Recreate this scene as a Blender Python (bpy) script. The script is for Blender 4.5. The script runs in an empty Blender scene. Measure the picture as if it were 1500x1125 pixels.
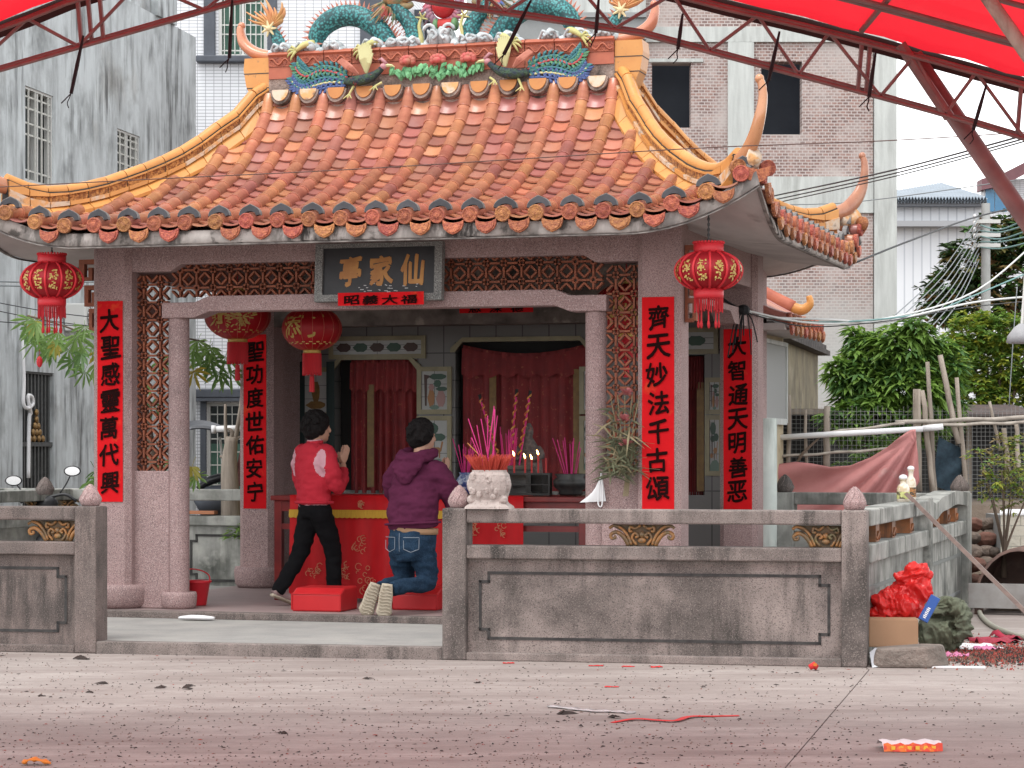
import bpy, math, random
from mathutils import Vector, Matrix, Euler, noise
from math import sin, cos, pi, radians as R
random.seed(7)
scn = bpy.context.scene
COL = scn.collection

# ------------------------------------------------------------------ camera, sky, sun, exposure
F = 3600.0; HZ = 655.0; CH = 1.5            # focal length in photo pixels, horizon row, eye height
cam = bpy.data.cameras.new('camera'); cam_o = bpy.data.objects.new('camera', cam); COL.objects.link(cam_o)
cam.sensor_width = 36.0; cam.lens = F / 1500 * 36; cam.shift_y = (HZ - 562.5) / 1500
cam.clip_start = 0.1; cam.clip_end = 2000
cam_o.location = (0, 0, CH); cam_o.rotation_euler = (R(90), 0, 0)
scn.camera = cam_o
SUN_EL, SUN_AZ = 68.0, -150.0               # high, behind the camera's left shoulder, veiled by cloud
world = bpy.data.worlds.new('World'); scn.world = world; world.use_nodes = True
wn = world.node_tree; wn.nodes.clear()
sky = wn.nodes.new('ShaderNodeTexSky'); sky.sky_type = 'NISHITA'; sky.sun_disc = False
sky.sun_elevation = R(SUN_EL); sky.sun_rotation = R(SUN_AZ); sky.dust_density = 1.0; sky.air_density = 1.0; sky.ozone_density = 1.0
hs = wn.nodes.new('ShaderNodeHueSaturation'); hs.inputs['Saturation'].default_value = 0.06
bg = wn.nodes.new('ShaderNodeBackground'); bg.inputs['Strength'].default_value = 0.15
wo = wn.nodes.new('ShaderNodeOutputWorld')
wn.links.new(sky.outputs[0], hs.inputs['Color']); wn.links.new(hs.outputs[0], bg.inputs['Color']); wn.links.new(bg.outputs[0], wo.inputs[0])
sun = bpy.data.lights.new('sun', 'SUN'); sun.energy = 0.6; sun.angle = R(30); sun.color = (1, .97, .92)
sun_o = bpy.data.objects.new('sun', sun); COL.objects.link(sun_o)
_a = R(SUN_AZ); _e = R(SUN_EL)
sun_o.rotation_euler = Vector((-sin(_a)*cos(_e), -cos(_a)*cos(_e), -sin(_e))).to_track_quat('-Z', 'Y').to_euler()
scn.view_settings.view_transform = 'Standard'; scn.view_settings.look = 'None'
scn.view_settings.exposure = 1.48; scn.view_settings.gamma = 1.0
scn.cycles.max_bounces = 7; scn.cycles.diffuse_bounces = 4; scn.cycles.transparent_max_bounces = 8
scn.cycles.use_denoising = True

# ------------------------------------------------------------------ frames of reference
TAN = 0.3; TH = math.atan(TAN); C_, S_ = cos(TH), sin(TH)
OX, OY = 2.415, 16.72                        # front right corner of the balustrade
def W(u, v, z=0.0): return Vector((OX + u*C_ + v*S_, OY - u*S_ + v*C_, z))
def u_at(px, v):
    k = (px - 750) / F
    return (k*(OY + v*C_) - (OX + v*S_)) / (C_ + k*S_)
def z_at(py, u, v): return CH + (HZ - py)/F * (OY - u*S_ + v*C_)
def UZ(px, py, v):
    u = u_at(px, v); return u, z_at(py, u, v)
def at(px, py, Y): return Vector(((px-750)/F*Y, Y, CH + (HZ-py)/F*Y))
def ground(px, py, z=0.0):
    Y = F*(CH - z)/(py - HZ); return Vector(((px-750)/F*Y, Y, z))
THP = R(11.9); CP, SP = cos(THP), sin(THP)   # the balustrade stands at its own angle
def WP(x, y, z=0.0): return Vector((OX + x*CP + y*SP, OY - x*SP + y*CP, z))
def xp_at(px, y=0.0):
    k = (px - 750)/F
    return (k*(OY + y*CP) - (OX + y*SP)) / (CP + k*SP)

# ------------------------------------------------------------------ mesh builder
class MB:
    def __init__(s): s.v = []; s.f = []; s.m = []; s.cur = 0
    def add(s, vs, fs):
        b = len(s.v); s.v += [tuple(p) for p in vs]
        for f in fs: s.f.append([b+i for i in f]); s.m.append(s.cur)
        return s
    def box(s, x0, x1, y0, y1, z0, z1, M=None):
        vs = [Vector(p) for p in ((x0,y0,z0),(x1,y0,z0),(x1,y1,z0),(x0,y1,z0),(x0,y0,z1),(x1,y0,z1),(x1,y1,z1),(x0,y1,z1))]
        if M: vs = [M @ p for p in vs]
        return s.add(vs, [(3,2,1,0),(4,5,6,7),(0,1,5,4),(1,2,6,5),(2,3,7,6),(3,0,4,7)])
    def loft(s, rings, cap=True, closed=True):
        n = len(rings[0]); vs = [p for r in rings for p in r]; fs = []
        for i in range(len(rings)-1):
            for j in range(n if closed else n-1):
                k = (j+1) % n
                fs.append((i*n+j, i*n+k, (i+1)*n+k, (i+1)*n+j))
        if cap and closed: fs.append(tuple(range(n-1, -1, -1))); fs.append(tuple((len(rings)-1)*n + j for j in range(n)))
        return s.add(vs, fs)
    def tube(s, path, r, n=8, side=None, cap=True):
        P = [Vector(p) for p in path]; m = len(P)
        rs = r if isinstance(r, (list, tuple)) else [r]*m
        ref = Vector(side) if side else None; rings = []; prev = None
        for i in range(m):
            t = (P[min(i+1, m-1)] - P[max(i-1, 0)])
            t = t.normalized() if t.length > 1e-9 else Vector((0,0,1))
            if ref: a = ref - t*ref.dot(t)
            elif prev is not None: a = prev - t*prev.dot(t)
            else:
                q = Vector((0,0,1)) if abs(t.z) < .9 else Vector((1,0,0)); a = q.cross(t)
            if a.length < 1e-6: a = t.orthogonal()
            a.normalize(); b = t.cross(a); prev = a
            ra, rb = rs[i] if isinstance(rs[i], (list, tuple)) else (rs[i], rs[i])
            rings.append([P[i] + a*(cos(2*pi*j/n)*ra) + b*(sin(2*pi*j/n)*rb) for j in range(n)])
        return s.loft(rings, cap)
    def lathe(s, prof, n=16, c=(0,0,0), cap=True, squash=1.0):
        c = Vector(c)
        return s.loft([[c + Vector((cos(2*pi*j/n)*r, sin(2*pi*j/n)*r*squash, z)) for j in range(n)] for r, z in prof], cap)
    def prism(s, poly, d0, d1, fn):
        """poly: 2D outline (counter-clockwise), fn(a, b, d) -> 3D"""
        n = len(poly); vs = [fn(a, b, d0) for a, b in poly] + [fn(a, b, d1) for a, b in poly]
        fs = [tuple(range(n-1, -1, -1)), tuple(range(n, 2*n))] + [(i, (i+1) % n, n+(i+1) % n, n+i) for i in range(n)]
        return s.add(vs, fs)
    def ball(s, c, r, n=10, k=6):
        rx, ry, rz = r if isinstance(r, (list, tuple)) else (r, r, r); c = Vector(c)
        rings = []
        for i in range(k+1):
            a = -pi/2 + pi*i/k; q = max(cos(a), .02)
            rings.append([c + Vector((cos(2*pi*j/n)*rx*q, sin(2*pi*j/n)*ry*q, sin(a)*rz)) for j in range(n)])
        return s.loft(rings)
    def mesh(s, name, mats, smooth=False):
        me = bpy.data.meshes.new(name); me.from_pydata(s.v, [], s.f)
        for m in (mats if isinstance(mats, (list, tuple)) else [mats]): me.materials.append(m)
        if isinstance(mats, (list, tuple)): me.polygons.foreach_set('material_index', s.m)
        if smooth: me.shade_smooth()
        me.validate(); me.update(); return me
    def build(s, name, mats, parent=None, smooth=False, loc=None, rot=None, bev=0, auto=None):
        return obj(name, s.mesh(name, mats, smooth or auto is not None), parent, loc, rot, bev, auto)

def obj(name, me, parent=None, loc=None, rot=None, bev=0, auto=None):
    o = bpy.data.objects.new(name, me); COL.objects.link(o)
    if parent: o.parent = parent
    if loc is not None: o.location = loc
    if rot is not None: o.rotation_euler = rot
    if bev:
        b = o.modifiers.new('bevel', 'BEVEL'); b.width = bev; b.segments = 2; b.limit_method = 'ANGLE'; b.angle_limit = R(40)
    if auto is not None: me.set_sharp_from_angle(angle=R(auto))
    return o
def tag(o, label=None, cat=None, group=None, kind=None):
    if label: o['label'] = label
    if cat: o['category'] = cat
    if group: o['group'] = group
    if kind: o['kind'] = kind
    return o
def thing(name, label, cat, loc=(0,0,0), rz=0.0, group=None):
    o = bpy.data.objects.new(name, None); COL.objects.link(o); o.empty_display_size = .1
    o.location = loc; o.rotation_euler = (0, 0, rz)
    return tag(o, label, cat, group)
def thing_uv(name, label, cat, u, v, z, group=None): return thing(name, label, cat, W(u, v, z), -TH, group)
def copy_tree(o, parent=None):
    c = o.copy(); COL.objects.link(c); c.parent = parent
    for ch in list(o.children): copy_tree(ch, c)
    return c
WORK = bpy.data.scenes.new('workbench')            # bare side scene: keeps modifier baking fast
def evaluated(o, name):
    """bake an object's modifiers into a fresh mesh and drop the object"""
    with bpy.context.temp_override(scene=WORK, view_layer=WORK.view_layers[0]):
        dg = bpy.context.evaluated_depsgraph_get()
        me = bpy.data.meshes.new_from_object(o.evaluated_get(dg)); me.name = name
    bpy.data.objects.remove(o); return me
def blob(mb, name, mats, parent, voxel=.014, smooth=6, fac=.5, post=None):
    """overlapping closed pieces -> one continuous skin"""
    o = bpy.data.objects.new('tmp', mb.mesh('tmp', mats)); WORK.collection.objects.link(o)
    m = o.modifiers.new('r', 'REMESH'); m.mode = 'VOXEL'; m.voxel_size = voxel; m.use_smooth_shade = True
    q = o.modifiers.new('s', 'SMOOTH'); q.iterations = smooth; q.factor = fac
    me = evaluated(o, name); me.materials.clear()
    for x in (mats if isinstance(mats, (list, tuple)) else [mats]): me.materials.append(x)
    if post: post(me)
    me.shade_smooth(); return obj(name, me, parent)
def crv(pts, k=6):
    """Catmull-Rom through points (any dimension tuples)"""
    P = [Vector(p) for p in pts]; out = []
    for i in range(len(P)-1):
        a, b, c, d = P[max(i-1, 0)], P[i], P[i+1], P[min(i+2, len(P)-1)]
        for j in range(k):
            t = j/k
            out.append(.5*((2*b) + (c-a)*t + (2*a-5*b+4*c-d)*t*t + (3*b-a-3*c+d)*t**3))
    out.append(P[-1]); return out
def lerp_list(a, n):
    out = []
    for i in range(n):
        x = i/(n-1)*(len(a)-1); j = min(int(x), len(a)-2); t = x-j
        p, q = a[j], a[j+1]
        out.append(tuple(p[k]*(1-t)+q[k]*t for k in range(len(p))) if isinstance(p, (tuple, list)) else p*(1-t)+q*t)
    return out
def interp(x, xs, ys):
    if x <= xs[0]: return ys[0]
    for i in range(len(xs)-1):
        if x <= xs[i+1]: return ys[i] + (ys[i+1]-ys[i])*(x-xs[i])/(xs[i+1]-xs[i])
    return ys[-1]

# ------------------------------------------------------------------ materials
def S(r, g, b, k=1.0):
    f = lambda c: ((c/255/12.92) if c <= 10 else ((c/255+.055)/1.055)**2.4)*k
    return (f(r), f(g), f(b))
class NT:
    def __init__(s, name):
        s.mat = bpy.data.materials.new(name); s.mat.use_nodes = True; s.t = s.mat.node_tree
        s.b = s.t.nodes['Principled BSDF']; s.out = s.t.nodes['Material Output']
    def n(s, kind, props=None, **ins):
        x = s.t.nodes.new(kind)
        for k, v in (props or {}).items(): setattr(x, k, v)
        for k, v in ins.items():
            k = int(k[1:]) if k[0] == '_' and k[1:].isdigit() else k.replace('_', ' ')
            s.set(x.inputs[k], v)
        return x
    def set(s, inp, v):
        if isinstance(v, bpy.types.NodeSocket): s.t.links.new(v, inp)
        elif isinstance(v, tuple) and len(v) == 3 and inp.type == 'RGBA': inp.default_value = (*v, 1)
        else: inp.default_value = v
    def coords(s, stretch=(1,1,1), rnd=True):
        tc = s.n('ShaderNodeTexCoord')
        vec = tc.outputs['Object']
        if rnd:
            oi = s.n('ShaderNodeObjectInfo')
            m = s.n('ShaderNodeMath', {'operation': 'MULTIPLY'}, _0=oi.outputs['Random'], _1=37.0)
            a = s.n('ShaderNodeVectorMath', {'operation': 'ADD'}, _0=vec); s.t.links.new(m.outputs[0], a.inputs[1]); vec = a.outputs[0]
        if stretch != (1,1,1):
            mp = s.n('ShaderNodeMapping', Vector=vec); mp.inputs['Scale'].default_value = stretch; vec = mp.outputs[0]
        return vec
    def noise(s, vec, scale, detail=4, rough=.55, lo=.35, hi=.65, dist=0.0):
        t = s.n('ShaderNodeTexNoise', Vector=vec, Scale=scale, Detail=float(detail), Roughness=rough, Distortion=dist)
        r = s.n('ShaderNodeMapRange', Value=t.outputs['Fac'], From_Min=lo, From_Max=hi)
        return r.outputs[0]
    def mix(s, fac, a, b, mode='MIX'):
        x = s.n('ShaderNodeMix', {'data_type': 'RGBA', 'blend_type': mode})
        s.set(x.inputs[0], fac); s.set(x.inputs[6], a); s.set(x.inputs[7], b); return x.outputs[2]
    def mul(s, a, b):
        x = s.n('ShaderNodeMath', {'operation': 'MULTIPLY'}); s.set(x.inputs[0], a); s.set(x.inputs[1], b); return x.outputs[0]
    def bump(s, h, strength=.3, dist=.01, prev=None):
        x = s.n('ShaderNodeBump', Height=h, Strength=strength, Distance=dist)
        if prev is not None: s.t.links.new(prev, x.inputs['Normal'])
        return x.outputs[0]
def mat(name, c1, c2=None, scale=4, lo=.35, hi=.65, rough=.75, stretch=(1,1,1), bump=.0, bscale=40, bdist=.01,
        speck=None, streak=None, rnd=0.0, spec=.4, metal=0.0, coat=0.0, hue=0.0, trans=0.0, emit=None, sheen=0.0, blot=None):
    """speck/blot: list of (colour, scale, lo, hi, amount); streak: (colour, scale, lo, hi, amount) drawn out along z"""
    t = NT(name); vec = t.coords(stretch); vec0 = t.coords() if stretch != (1,1,1) else vec
    col = c1
    if c2 is not None: col = t.mix(t.noise(vec, scale, 5, .6, lo, hi), c1, c2)
    for c, sc, l, h, amt in (blot or []): col = t.mix(t.mul(t.noise(vec0, sc, 4, .6, l, h), amt), col, c)
    if streak:
        c, sc, l, h, amt = streak
        v2 = t.coords((1, 1, .13))
        col = t.mix(t.mul(t.mul(t.noise(v2, sc, 6, .65, l, h), t.noise(vec0, sc*.18, 3, .5, .35, .6)), amt), col, c)
    for c, sc, l, h, amt in (speck or []): col = t.mix(t.mul(t.noise(vec0, sc, 2, .5, l, h), amt), col, c)
    if rnd or hue:
        oi = t.n('ShaderNodeObjectInfo')
        v = t.n('ShaderNodeMapRange', Value=oi.outputs['Random'], To_Min=1-rnd, To_Max=1+rnd)
        w = t.n('ShaderNodeTexWhiteNoise', {'noise_dimensions': '1D'}); t.t.links.new(oi.outputs['Random'], w.inputs['W'])
        hh = t.n('ShaderNodeMapRange', Value=w.outputs['Value'], To_Min=.5-hue, To_Max=.5+hue)
        h = t.n('ShaderNodeHueSaturation', Hue=hh.outputs[0], Value=v.outputs[0]); t.set(h.inputs['Color'], col); col = h.outputs[0]
    t.set(t.b.inputs['Base Color'], col)
    t.b.inputs['Roughness'].default_value = rough; t.b.inputs['Specular IOR Level'].default_value = spec; t.b.inputs['Metallic'].default_value = metal
    if coat: t.b.inputs['Coat Weight'].default_value = coat; t.b.inputs['Coat Roughness'].default_value = .15
    if sheen: t.b.inputs['Sheen Weight'].default_value = sheen
    if emit: t.set(t.b.inputs['Emission Color'], emit[0]); t.b.inputs['Emission Strength'].default_value = emit[1]
    if bump:
        t.set(t.b.inputs['Normal'], t.bump(t.noise(vec0, bscale, 5, .6, 0, 1), bump, bdist))
    if trans:
        tr = t.n('ShaderNodeBsdfTranslucent'); t.set(tr.inputs['Color'], col)
        mx = t.n('ShaderNodeMixShader', Fac=trans); t.t.links.new(t.b.outputs[0], mx.inputs[1]); t.t.links.new(tr.outputs[0], mx.inputs[2])
        t.t.links.new(mx.outputs[0], t.out.inputs[0])
    return t.mat

DK = (.012,.011,.010)
m_pink = mat('pink_terrazzo', (.36,.245,.235), (.30,.205,.20), 3, rough=.85, bump=.5, bscale=160, bdist=.004,
    speck=[((.56,.45,.43),125,.54,.64,.6), ((.055,.04,.04),140,.55,.65,.75), ((.20,.12,.115),80,.55,.65,.5)], blot=[((.16,.12,.115),1.3,.5,.8,.6)])
m_gran = mat('grey_terrazzo', (.21,.165,.15), (.13,.108,.10), 2.2, rough=.9, bump=.6, bscale=150, bdist=.004,
    speck=[((.32,.275,.25),130,.55,.66,.4), ((.03,.027,.025),135,.55,.65,.7)], blot=[((.035,.032,.03),2.0,.52,.72,.75)], streak=((.03,.028,.026),9,.45,.62,.8))
m_gran_l = mat('worn_terrazzo', (.285,.24,.22), (.18,.152,.14), 2.6, rough=.9, bump=.6, bscale=150, bdist=.004,
    speck=[((.36,.31,.285),130,.55,.66,.4), ((.04,.035,.033),135,.55,.65,.7)], blot=[((.045,.04,.036),1.7,.50,.70,.75), ((.03,.029,.026),.9,.52,.68,.65)], streak=((.02,.02,.018),7,.48,.64,.8))
m_oldcon = mat('rain_stained_concrete', (.40,.40,.37), (.24,.245,.23), 3, rough=.9, bump=.4, bscale=60, bdist=.006, streak=((.04,.045,.04),8,.44,.66,.85), blot=[((.06,.065,.055),2.2,.48,.68,.7), ((.52,.52,.48),5,.58,.7,.5)])
m_inlay = mat('black_inlay', (.022,.021,.021), (.05,.048,.046), 14, rough=.7)
m_floor = mat('porch_floor', (.30,.225,.215), (.24,.185,.18), 2, rough=.6, speck=[((.10,.08,.075),60,.6,.7,.4)])
m_step = mat('pale_concrete', (.32,.31,.29), (.25,.245,.235), 2.5, rough=.8, bump=.25, bscale=50, speck=[((.16,.15,.14),35,.64,.72,.6)])
m_glaze = mat('terracotta_glaze', (.45,.185,.115), (.38,.14,.092), 6, rough=.28, rnd=.14, hue=.010, coat=.35, bump=.06, bscale=12, speck=[((.22,.07,.04),90,.62,.72,.5)], blot=[((.30,.10,.06),3,.55,.75,.6)])
m_glaze2 = mat('orange_glaze', (.50,.215,.115), (.45,.175,.10), 6, rough=.25, rnd=.15, hue=.012, coat=.4, bump=.06, bscale=12, speck=[((.25,.08,.04),90,.63,.72,.5)])
m_glaze3 = mat('red_brown_glaze', (.36,.145,.112), (.30,.118,.095), 6, rough=.3, rnd=.15, hue=.012, coat=.35, bump=.06, bscale=12, speck=[((.5,.36,.28),40,.70,.76,.5)])
m_yel = mat('yellow_glaze', (.58,.27,.075), (.52,.225,.06), 4, rough=.45, rnd=.10, coat=.12, speck=[((.20,.12,.07),30,.66,.75,.6)])
m_yel_d = mat('carved_yellow_glaze', (.58,.26,.08), (.24,.085,.03), 34, lo=.42, hi=.58, rough=.45, bump=1.0, bscale=45, bdist=.03)
m_peel = mat('flaking_glaze', (.58,.30,.12), (.55,.44,.34), 9, lo=.42, hi=.55, rough=.7, blot=[((.10,.075,.06),7,.58,.7,.8)], bump=.5, bscale=40)
m_mortar = mat('stained_mortar', (.36,.27,.23), (.20,.15,.13), 9, rough=.95, bump=.9, bscale=50, bdist=.02, blot=[((.02,.018,.016),5,.52,.66,.85)])
m_terra = mat('ridge_terracotta', (.42,.125,.07), (.33,.09,.055), 5, rough=.55, rnd=.12, bump=.2, bscale=40)
m_terra_c = mat('carved_terracotta', (.40,.115,.065), (.27,.075,.048), 26, lo=.4, hi=.6, rough=.6, bump=1.0, bscale=42, bdist=.03)
m_latt = mat('lattice_terracotta', (.27,.085,.042), (.20,.062,.033), 9, rough=.7, rnd=.15, bump=.3, bscale=60)
m_fasc = mat('stained_plaster', (.50,.46,.43), (.40,.36,.34), 4, rough=.85, streak=((.03,.026,.024),9,.42,.56,.95), blot=[((.22,.18,.16),3,.46,.68,.7), ((.05,.045,.04),6,.58,.66,.8)])
m_soff = mat('soffit_plaster', (.52,.48,.46), (.42,.38,.37), 2.5, rough=.9, blot=[((.12,.10,.09),2.2,.6,.75,.7)])
m_grey_tile = mat('dark_grey_clay', (.055,.055,.062), (.035,.035,.04), 9, rough=.7, rnd=.2)
m_red_paper = mat('red_paper', (.60,.010,.014), (.50,.008,.012), 3, rough=.85, spec=.1, blot=[((.62,.10,.03),7,.60,.72,.4)])
m_ink = mat('ink', (.016,.005,.005), rough=.95, spec=.03)
m_goldtxt = mat('old_gold', (.46,.22,.055), (.36,.15,.04), 8, rough=.5)
m_black = mat('black_panel', (.018,.019,.022), (.03,.03,.033), 5, rough=.5)
m_plaqframe = mat('grey_granite', (.20,.20,.19), (.15,.15,.145), 4, rough=.8, speck=[((.42,.42,.40),110,.55,.63,.8), ((.03,.03,.03),120,.55,.63,.8)])
m_steel = mat('oxide_red_steel', (.24,.145,.135), (.17,.105,.10), 8, rough=.55, speck=[((.22,.13,.11),30,.62,.72,.6)])
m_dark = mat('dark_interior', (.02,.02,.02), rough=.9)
m_white = mat('white_paint', (.74,.74,.75), (.68,.68,.69), 4, rough=.6)
m_black_pl = mat('black_plastic', (.015,.015,.017), (.025,.025,.028), 8, rough=.4)
m_wood = mat('grey_weathered_wood', (.36,.31,.26), (.20,.165,.135), 14, rough=.9, stretch=(1,1,.12), bump=.6, bscale=30, bdist=.01, rnd=.15)
m_bamboo = mat('grey_bamboo', (.42,.38,.33), (.28,.245,.21), 9, rough=.8, rnd=.12)
m_redwood = mat('red_lacquer', (.20,.022,.02), (.14,.016,.016), 6, rough=.35)

# ================================================================== the setting: ground
def mat_ground():
    t = NT('plaza_concrete'); v = t.coords(rnd=False)
    c = t.mix(t.noise(v, .35, 5, .6, .35, .65), (.245,.205,.187), (.305,.265,.243))
    v2 = t.coords((.25, 1.2, 1), rnd=False)
    c = t.mix(t.mul(t.noise(v2, 2.2, 7, .7, .46, .64), .75), c, (.38,.335,.31))
    c = t.mix(t.mul(t.noise(v2, 1.5, 6, .7, .50, .68), .7), c, (.155,.112,.10))
    c = t.mix(t.mul(t.noise(v, 9, 6, .7, .48, .68), .6), c, (.22,.18,.17))
    c = t.mix(t.mul(t.noise(v, 75, 2, .5, .62, .68), .5), c, (.12,.09,.085))
    t.set(t.b.inputs['Base Color'], c); t.b.inputs['Roughness'].default_value = .85
    t.set(t.b.inputs['Normal'], t.bump(t.noise(v, 30, 5, .6, 0, 1), .35, .006))
    return t.mat
m_ground = mat_ground()
m_soil = mat('bare_soil', (.17,.13,.10), (.10,.075,.055), 1.3, rough=.95, bump=.6, bscale=12, bdist=.05)
g = MB(); g.add([(-900,-60,-.03),(900,-60,-.03),(900,1500,-.03),(-900,1500,-.03)], [(0,1,2,3)])
tag(g.build('ground', m_soil), kind='structure')
g = MB()
jx = [(-14,-8),(7.5,-8),(7.5,23),(-14,23)]
# plaza slabs with a real joint between them (the joint runs from the wall corner towards the camera)
j0 = ground(1270,985); j1 = ground(1150,1125); jd = (j1-j0).normalized()
ja = j0 + jd*-.2; jb = j0 + jd*22
nrm = Vector((jd.y, -jd.x, 0))*.006
g.add([(-16,-12,0),(jb.x-.003,jb.y,0),(ja.x-.003,ja.y,0),(ja.x-.003,24,0),(-16,24,0)], [(0,1,2,3,4)])
tag(g.build('plaza_pavement', m_ground), kind='structure')
q = MB(); q.add([(ja.x-.1,ja.y,-.006),(jb.x-.1,jb.y,-.006),(jb.x+.1,jb.y,-.006),(ja.x+.1,ja.y,-.006)],[(0,1,2,3)]); tag(q.build('slab_joint', mat('joint_dirt', (.12,.09,.08), rough=.95)), kind='structure')
g = MB(); g.add([(jb.x+.003,jb.y,0),(9,-12,0),(9,24,0),(ja.x+.003,24,0),(ja.x+.003,ja.y,0)], [(0,1,2,3,4)])
tag(g.build('yard_pavement', m_ground), kind='structure')

# ================================================================== buildings behind
m_streaky = mat('weathered_render', (.58,.62,.635), (.41,.435,.445), 2.6, rough=.9, stretch=(1,1,.38), lo=.40, hi=.64, bump=.4, bscale=25, bdist=.01,
    streak=((.07,.07,.07),6,.47,.66,.85), blot=[((.11,.115,.115),1.3,.52,.74,.65), ((.62,.66,.68),2.4,.56,.72,.5), ((.30,.25,.19),.5,.60,.8,.5)])
m_fr = mat('aluminium_frame', (.55,.55,.53), rough=.5)
m_barw = mat('cream_bars', (.62,.62,.58), (.5,.5,.47), 20, rough=.5)
m_pane = mat('dark_glass', (.025,.032,.034), (.05,.06,.06), 2, rough=.12, spec=.6)
m_green = mat('green_curtain', (.10,.20,.155), (.07,.15,.115), 12, rough=.7, stretch=(6,6,.3))
m_slate = mat('blue_grey_trim', (.085,.095,.115), (.065,.072,.088), 5, rough=.6)
m_ironbar = mat('dark_iron', (.09,.095,.095), (.06,.06,.06), 20, rough=.5, metal=.3)

def tile_mat(name, c, grout, bw, bh, mort, axis_u='X', bumpk=.4, var=.06, off=0.0):
    """small facade tiles: far too fine to build one by one"""
    t = NT(name); tc = t.n('ShaderNodeTexCoord'); sp = t.n('ShaderNodeSeparateXYZ', Vector=tc.outputs['Object'])
    cb = t.n('ShaderNodeCombineXYZ', X=sp.outputs[axis_u], Y=sp.outputs['Z'])
    b = t.n('ShaderNodeTexBrick', {'offset': off}, Vector=cb.outputs[0], Scale=1.0, Mortar_Size=mort, Brick_Width=bw, Row_Height=bh, Mortar_Smooth=.1)
    t.set(b.inputs['Color1'], c); t.set(b.inputs['Color2'], tuple(x*(1-var) for x in c)); t.set(b.inputs['Mortar'], grout)
    v = t.coords((1,1,.2), rnd=False); col = t.mix(t.mul(t.noise(v, 1.2, 5, .6, .5, .8), .25), b.outputs['Color'], tuple(x*.6 for x in c))
    t.set(t.b.inputs['Base Color'], col); t.b.inputs['Roughness'].default_value = .4
    t.set(t.b.inputs['Normal'], t.bump(b.outputs['Fac'], -bumpk, .01)); return t.mat

def barred_window(parent, x0, x1, z0, z1, fn, pane, nbars, frame=.05, curtain=None, cross=(.33,.66), mid=True, deep=.12, crossfrac=None):
    """fn(x, d, z) -> parent space; d is outwards. window > pane, frame, bars"""
    def bx(a0,a1,d0,d1,b0,b1):
        q = MB(); vs = [fn(x,d,z) for z in (b0,b1) for d in (d0,d1) for x in (a0,a1)]
        q.add(vs, [(0,1,3,2),(4,6,7,5),(0,4,5,1),(2,3,7,6),(0,2,6,4),(1,5,7,3)]); return q
    w = bx(x0,x1,-deep-.02,-deep,z0,z1).build('window', pane, parent)
    if curtain: bx(x0+.02,x1-.02,-deep+.004,-deep+.012,z0+(z1-z0)*.02,z1-(z1-z0)*.25).build('curtain', curtain, w)
    for a0,a1,b0,b1 in ((x0,x0+frame,z0,z1),(x1-frame,x1,z0,z1),(x0+frame,x1-frame,z0,z0+frame),(x0+frame,x1-frame,z1-frame,z1)):
        bx(a0,a1,-deep+.012,-.02,b0,b1).build('frame', m_fr, w)
    if mid: bx((x0+x1)/2-.025,(x0+x1)/2+.025,-deep+.012,-.03,z0+frame,z1-frame).build('mullion', m_fr, w)
    for i in range(nbars):
        x = x0+frame+(x1-x0-2*frame)*(i+.5)/nbars
        if mid and abs(x-(x0+x1)/2) < .04: continue
        bx(x-.008,x+.008,-.028,-.006,z0+frame,z1-frame).build('bar', m_barw, w)
    for c in cross:
        z = z0+(z1-z0)*c; bx(x0+frame,x1-frame,-.052,-.032,z-.012,z+.012).build('bar', m_barw, w)
    return w

# --- the grey rain-streaked house on the left: its long wall runs away to the right
kx = .175; Yc = 42.0; Xc = (287-750)/F*Yc
gl = thing('concrete_house', 'grey rain-streaked concrete house with barred windows and gate, left edge', 'house', (Xc, Yc, 0), math.atan2(1, kx) - pi/2)
ld = math.hypot(1, kx)
def grey_s(px):                                    # distance along the wall (negative = towards camera)
    k = (px-750)/F; Y = (Xc - kx*Yc)/(k-kx); return (Y-Yc)*ld
def grey_z(px, py):
    k = (px-750)/F; Y = (Xc - kx*Yc)/(k-kx); return CH+(HZ-py)/F*Y
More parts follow.
